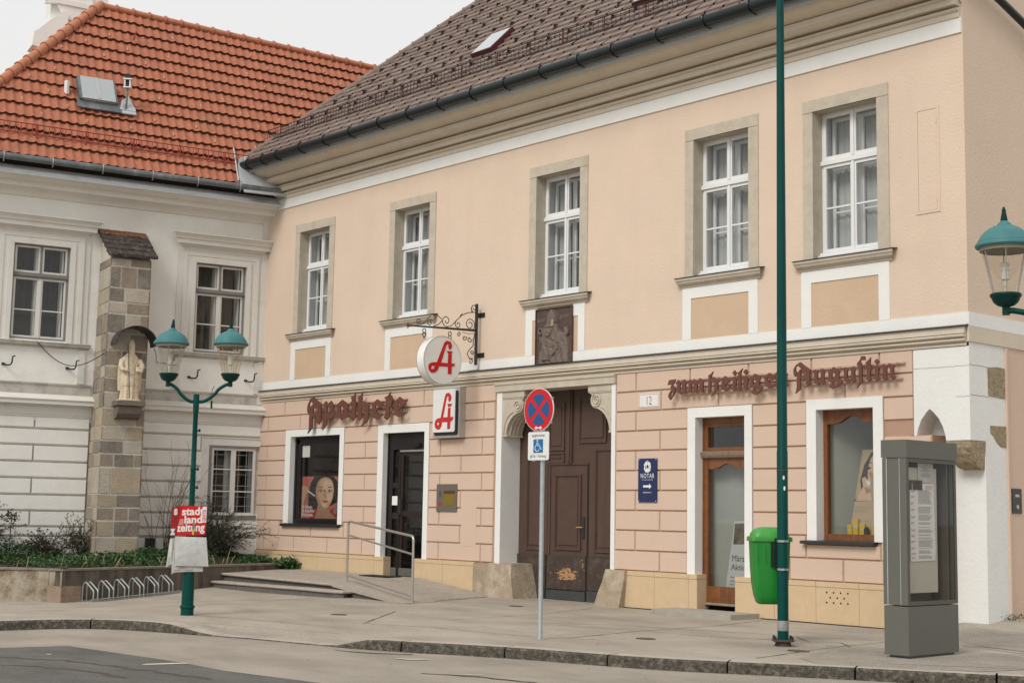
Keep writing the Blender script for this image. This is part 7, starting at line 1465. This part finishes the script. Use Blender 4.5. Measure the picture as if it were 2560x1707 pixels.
mb = MB(FK2)
for z in (2.03, 1.96, 1.88, 1.80, 1.71, 1.64, 1.55, 1.48, 1.41, 1.33, 1.26, 1.21): mb.box(ky0+.20, ky0+.20+random.uniform(.07, .11), .006, .0068, z, z+.006); mb.box(ky0+.20, ky0+.20+random.uniform(.04, .09), .006, .0068, z-.013, z-.008)
for z in (2.10, 2.085, 2.07, 2.055): mb.box(ky0+.53, ky0+.69, .006, .0068, z, z+.004)
mb.build('red_print', mat('reddish_print', (.40, .17, .16), .8), no)
mb = MB(FK2); mb.box(ky0+.24, ky0+.455, .009, .011, 2.045, 2.165); mb.box(ky0+.17, ky0+.22, .009, .011, 2.045, 2.165); tag(mb.build('photo_print', mat('dark_photo_print', (.05, .028, .018), .6, .9, 18)), 'small dark photographs pinned at the top of the sheet in the display case', 'photo')
n2 = thing('notice_sheet', 'short white notice pinned above the long sheet inside the grey display case', 'notice', (kx1-.075, ky0+.5, 2.3))
mb = MB(FK2); mb.box(ky0+.37, ky0+.715, -.002, .003, 2.14, 2.38); mb.build('sheet', mat('greyish_paper', (.50, .50, .48), .8), n2)
mb = MB(FK2)
for z, w_ in ((2.35, .05), (2.325, .22), (2.305, .10), (2.285, .2), (2.25, .14), (2.23, .24), (2.21, .16)): mb.box(ky0+.54-w_/2, ky0+.54+w_/2, .004, .0048, z, z+.008)
mb.build('printed_lines', M_GREY, n2)

# bicycle rack
fr0, fr1 = Vector((-27.42, 13.42, -.26)), Vector((-28.02, 15.55, -.175)); dr = (fr1-fr0).normalized(); bk = Vector((-.31, -.085, 0))
rk = thing('bicycle_rack', 'galvanised bicycle rack of six paired hoops along the planter wall', 'bicycle rack', tuple(fr0))
for i in range(6):
    for s in (0, .11):
        p = fr0+(fr1-fr0)*(i/5.35)+dr*s; mb = MB()
        U = Vector((0, 0, 1)); pts = [p, p+U*.22, p+U*.25+bk*.08, p+U*.37+bk*.62, p+U*.40+bk*.78, p+U*.36+bk*.95, p+U*.28+bk*1.02, p+bk*1.02]
        mb.tube(bend(pts, .05, 4), .0145, 7); mb.build('hoop', M_GALV, rk, True)
mb = MB()
for o in (Vector((0, 0, .02)), bk*1.02+Vector((0, 0, .02)), Vector((0, 0, .055))): mb.tube([fr0+o-dr*.05, fr1+o+dr*.2], .013, 6)
mb.build('ground_rail', M_GALV, rk)

# ================================================================ PLANTS
random.seed(5)
def leafmat(name, c1, c2, tr=.25):
    m = bpy.data.materials.new(name); m.use_nodes = True; n = m.node_tree.nodes; l = m.node_tree.links.new; p = n['Principled BSDF']; p.inputs['Roughness'].default_value = .55
    oi = n.new('ShaderNodeTexCoord'); nz = n.new('ShaderNodeTexNoise'); nz.inputs['Scale'].default_value = 9; nz.inputs['Detail'].default_value = 5; l(oi.outputs['Object'], nz.inputs['Vector'])
    cr = n.new('ShaderNodeValToRGB'); cr.color_ramp.elements[0].position = .35; cr.color_ramp.elements[0].color = (*c1, 1); cr.color_ramp.elements[1].position = .65; cr.color_ramp.elements[1].color = (*c2, 1)
    l(nz.outputs['Fac'], cr.inputs[0]); l(cr.outputs[0], p.inputs['Base Color'])
    return m
M_LEAF = leafmat('ground_cover_leaf', (.012, .045, .010), (.045, .125, .022)); M_LEAFD = leafmat('dark_shrub_leaf', (.010, .018, .007), (.035, .050, .016)); M_LEAFR = leafmat('bronze_shrub_leaf', (.022, .016, .012), (.05, .038, .022)); M_LEAFY = leafmat('olive_shrub_leaf', (.04, .055, .012), (.09, .10, .03))
M_TWIG = mat('reddish_twig', (.11, .055, .035), .8, .3, 12); M_TWIGD = mat('dark_twig', (.05, .042, .028), .8, .3, 12); M_STRAW = mat('dry_straw_stem', (.42, .31, .17), .8, .2, 9)
def leaf(bm, p, r, up=.5, el=1.5):
    d = Vector((random.gauss(0, 1), random.gauss(0, 1), random.gauss(0, 1)+up*2)).normalized(); a = d.orthogonal().normalized(); a.rotate(Matrix.Rotation(random.uniform(0, 6.28), 3, d)) if False else None
    t = random.uniform(0, 6.28); b = d.cross(a); u = a*math.cos(t)+b*math.sin(t); w = d.cross(u)
    bm.faces.new([bm.verts.new(p+u*r*el), bm.verts.new(p+w*r*.6+d*r*.2), bm.verts.new(p-u*r*el*.8), bm.verts.new(p-w*r*.6+d*r*.2)])
def wallx(y): return -31.0+(y-19.4)*.2168
def frontx(y): return -27.9-(y-12.95)*.245 if y > 12.9 else -27.9+(y-12.95)*1.0
mb = MB(); cnt = 0
while cnt < 22000:
    y = random.uniform(9.6, 19.3); t = random.random()**1.0; x = frontx(y)-.08+(wallx(y)-frontx(y))*t*.97
    hgt = .41+.24*t+.12*(math.sin(x*2.1+y*1.3)+math.sin(y*3.1-x*1.7))*.6
    if y < 12.8 or random.random() < .30: hgt -= .08
    if math.sin(x*4.3)*math.sin(y*3.7) < -.55: continue
    leaf(mb.bm, Vector((x, y, hgt+random.uniform(-.06, .07))), random.uniform(.020, .042), .8, 1.2); cnt += 1
# overhanging tuft near the step
for _ in range(260): leaf(mb.bm, Vector((-29.1+random.gauss(0, .12), 19.1+random.gauss(0, .15), .40+random.gauss(0, .06))), .05, .7)
for _ in range(90): leaf(mb.bm, Vector((-29.0+random.gauss(0, .07), 19.22+random.gauss(0, .06), .28+random.gauss(0, .05))), .035, .7)
tag(mb.build('ground_cover', M_LEAF), kind='stuff')
mb = MB()
for _ in range(30):
    y = random.uniform(12.5, 18); x = frontx(y)-random.uniform(.15, .9); p = Vector((x, y, .4)); d = Vector((random.uniform(-.4, .4), random.uniform(-.5, .5), random.uniform(.3, .9))); l_ = random.uniform(.15, .42)
    mb.tube([p, p+d*l_*.5+Vector((0, 0, .03)), p+d*l_], [.008, .007, .004], 5)
tag(mb.build('dry_stems', M_STRAW), kind='stuff')
def shrub(label, base, n, L_, spread, up, mtw, mlf, nleaf, lr, sub=3, droop=.15, seed=1, group='shrubs in the planter'):
    random.seed(seed); t = thing('shrub', label, 'shrub', tuple(base), group); mb = MB(); ml = MB(); tips = []
    for i in range(n):
        a = random.uniform(0, 6.28); sp = random.uniform(.1, 1)*spread; d = Vector((math.cos(a)*sp, math.sin(a)*sp, up)).normalized(); p = Vector(base)+Vector((random.gauss(0, .08), random.gauss(0, .10), 0)); pts = [p.copy()]; ll = L_*random.uniform(.55, 1); k_ = 7
        for k in range(k_): d = (d+Vector((random.gauss(0, .09), random.gauss(0, .09), -droop*k/k_*1.2))).normalized(); p = p+d*ll/k_; pts.append(p.copy())
        mb.tube(pts, [.009*(1-.85*k/k_) for k in range(k_+1)], 5); tips.append(pts)
        for s in range(sub):
            k = random.randint(2, k_-1); q = pts[k].copy(); e = (d+Vector((random.gauss(0, .7), random.gauss(0, .7), random.gauss(.2, .4)))).normalized(); sp_ = [q.copy()]
            for m in range(4): e = (e+Vector((random.gauss(0, .15), random.gauss(0, .15), -droop*.3))).normalized(); q = q+e*ll*.09; sp_.append(q.copy())
            mb.tube(sp_, [.004, .0035, .003, .0025, .0015], 4); tips.append(sp_)
    mb.build('branches', mtw, t)
    for _ in range(nleaf):
        P = random.choice(tips); k = random.randint(1, len(P)-1); q = P[k-1]+(P[k]-P[k-1])*random.random(); leaf(ml.bm, q+Vector((random.gauss(0, .02), random.gauss(0, .02), random.gauss(0, .02))), random.uniform(.5, 1.1)*lr, .2, 1.4)
    if nleaf: ml.build('leaves', mlf, t)
    else: ml.bm.free()
    return t
shrub('large dark arching shrub at the left edge of the picture', (-31.6, 12.6, .42), 80, 1.7, .8, 1.0, M_TWIGD, M_LEAFD, 4300, .028, 5, .35, 1)
shrub('low bronze leaved shrub near the left end of the planter', (-31.3, 14.15, .42), 44, .85, .9, .9, M_TWIGD, M_LEAFR, 1900, .025, 4, .15, 2)
shrub('upright olive shrub just left of the stone buttress foot', (-31.4, 15.0, .42), 26, 1.05, .55, 1.0, M_TWIGD, M_LEAFY, 1000, .027, 4, .05, 3)
shrub('bare reddish twiggy shrub between buttress and lamp post', (-31.25, 17.05, .45), 17, 2.9, .55, 1.25, M_TWIG, M_LEAF, 0, .02, 3, .05, 4)
shrub('dense dark arching shrub under the barred window', (-30.75, 18.15, .42), 110, 1.55, .85, 1.0, M_TWIGD, M_LEAFD, 4200, .023, 5, .30, 6)
random.seed(9)
mb = MB(); p = Vector((-31.6, 13.4, .42)); mb.tube([p, p+Vector((0, 0, .5)), p+Vector((.02, .0, .95))], .012, 5)
for _ in range(60): leaf(mb.bm, p+Vector((random.gauss(0, .07), random.gauss(0, .09), 1.0+random.gauss(0, .05))), .035, .2)
tag(mb.build('rose_stalk', M_LEAFD), 'single dark stalk with two leaf tufts standing in the planter', 'plant')
# weeds at the foot of the side wall
mb = MB()
for _ in range(420): leaf(mb.bm, Vector((XS+abs(random.gauss(0, .13)), D+.75+random.uniform(0, 2.8), zg(XS+.1, D+1.2)-.03+abs(random.gauss(0, .035)))), .018, .5)
tag(mb.build('weeds', M_LEAFD), kind='stuff')
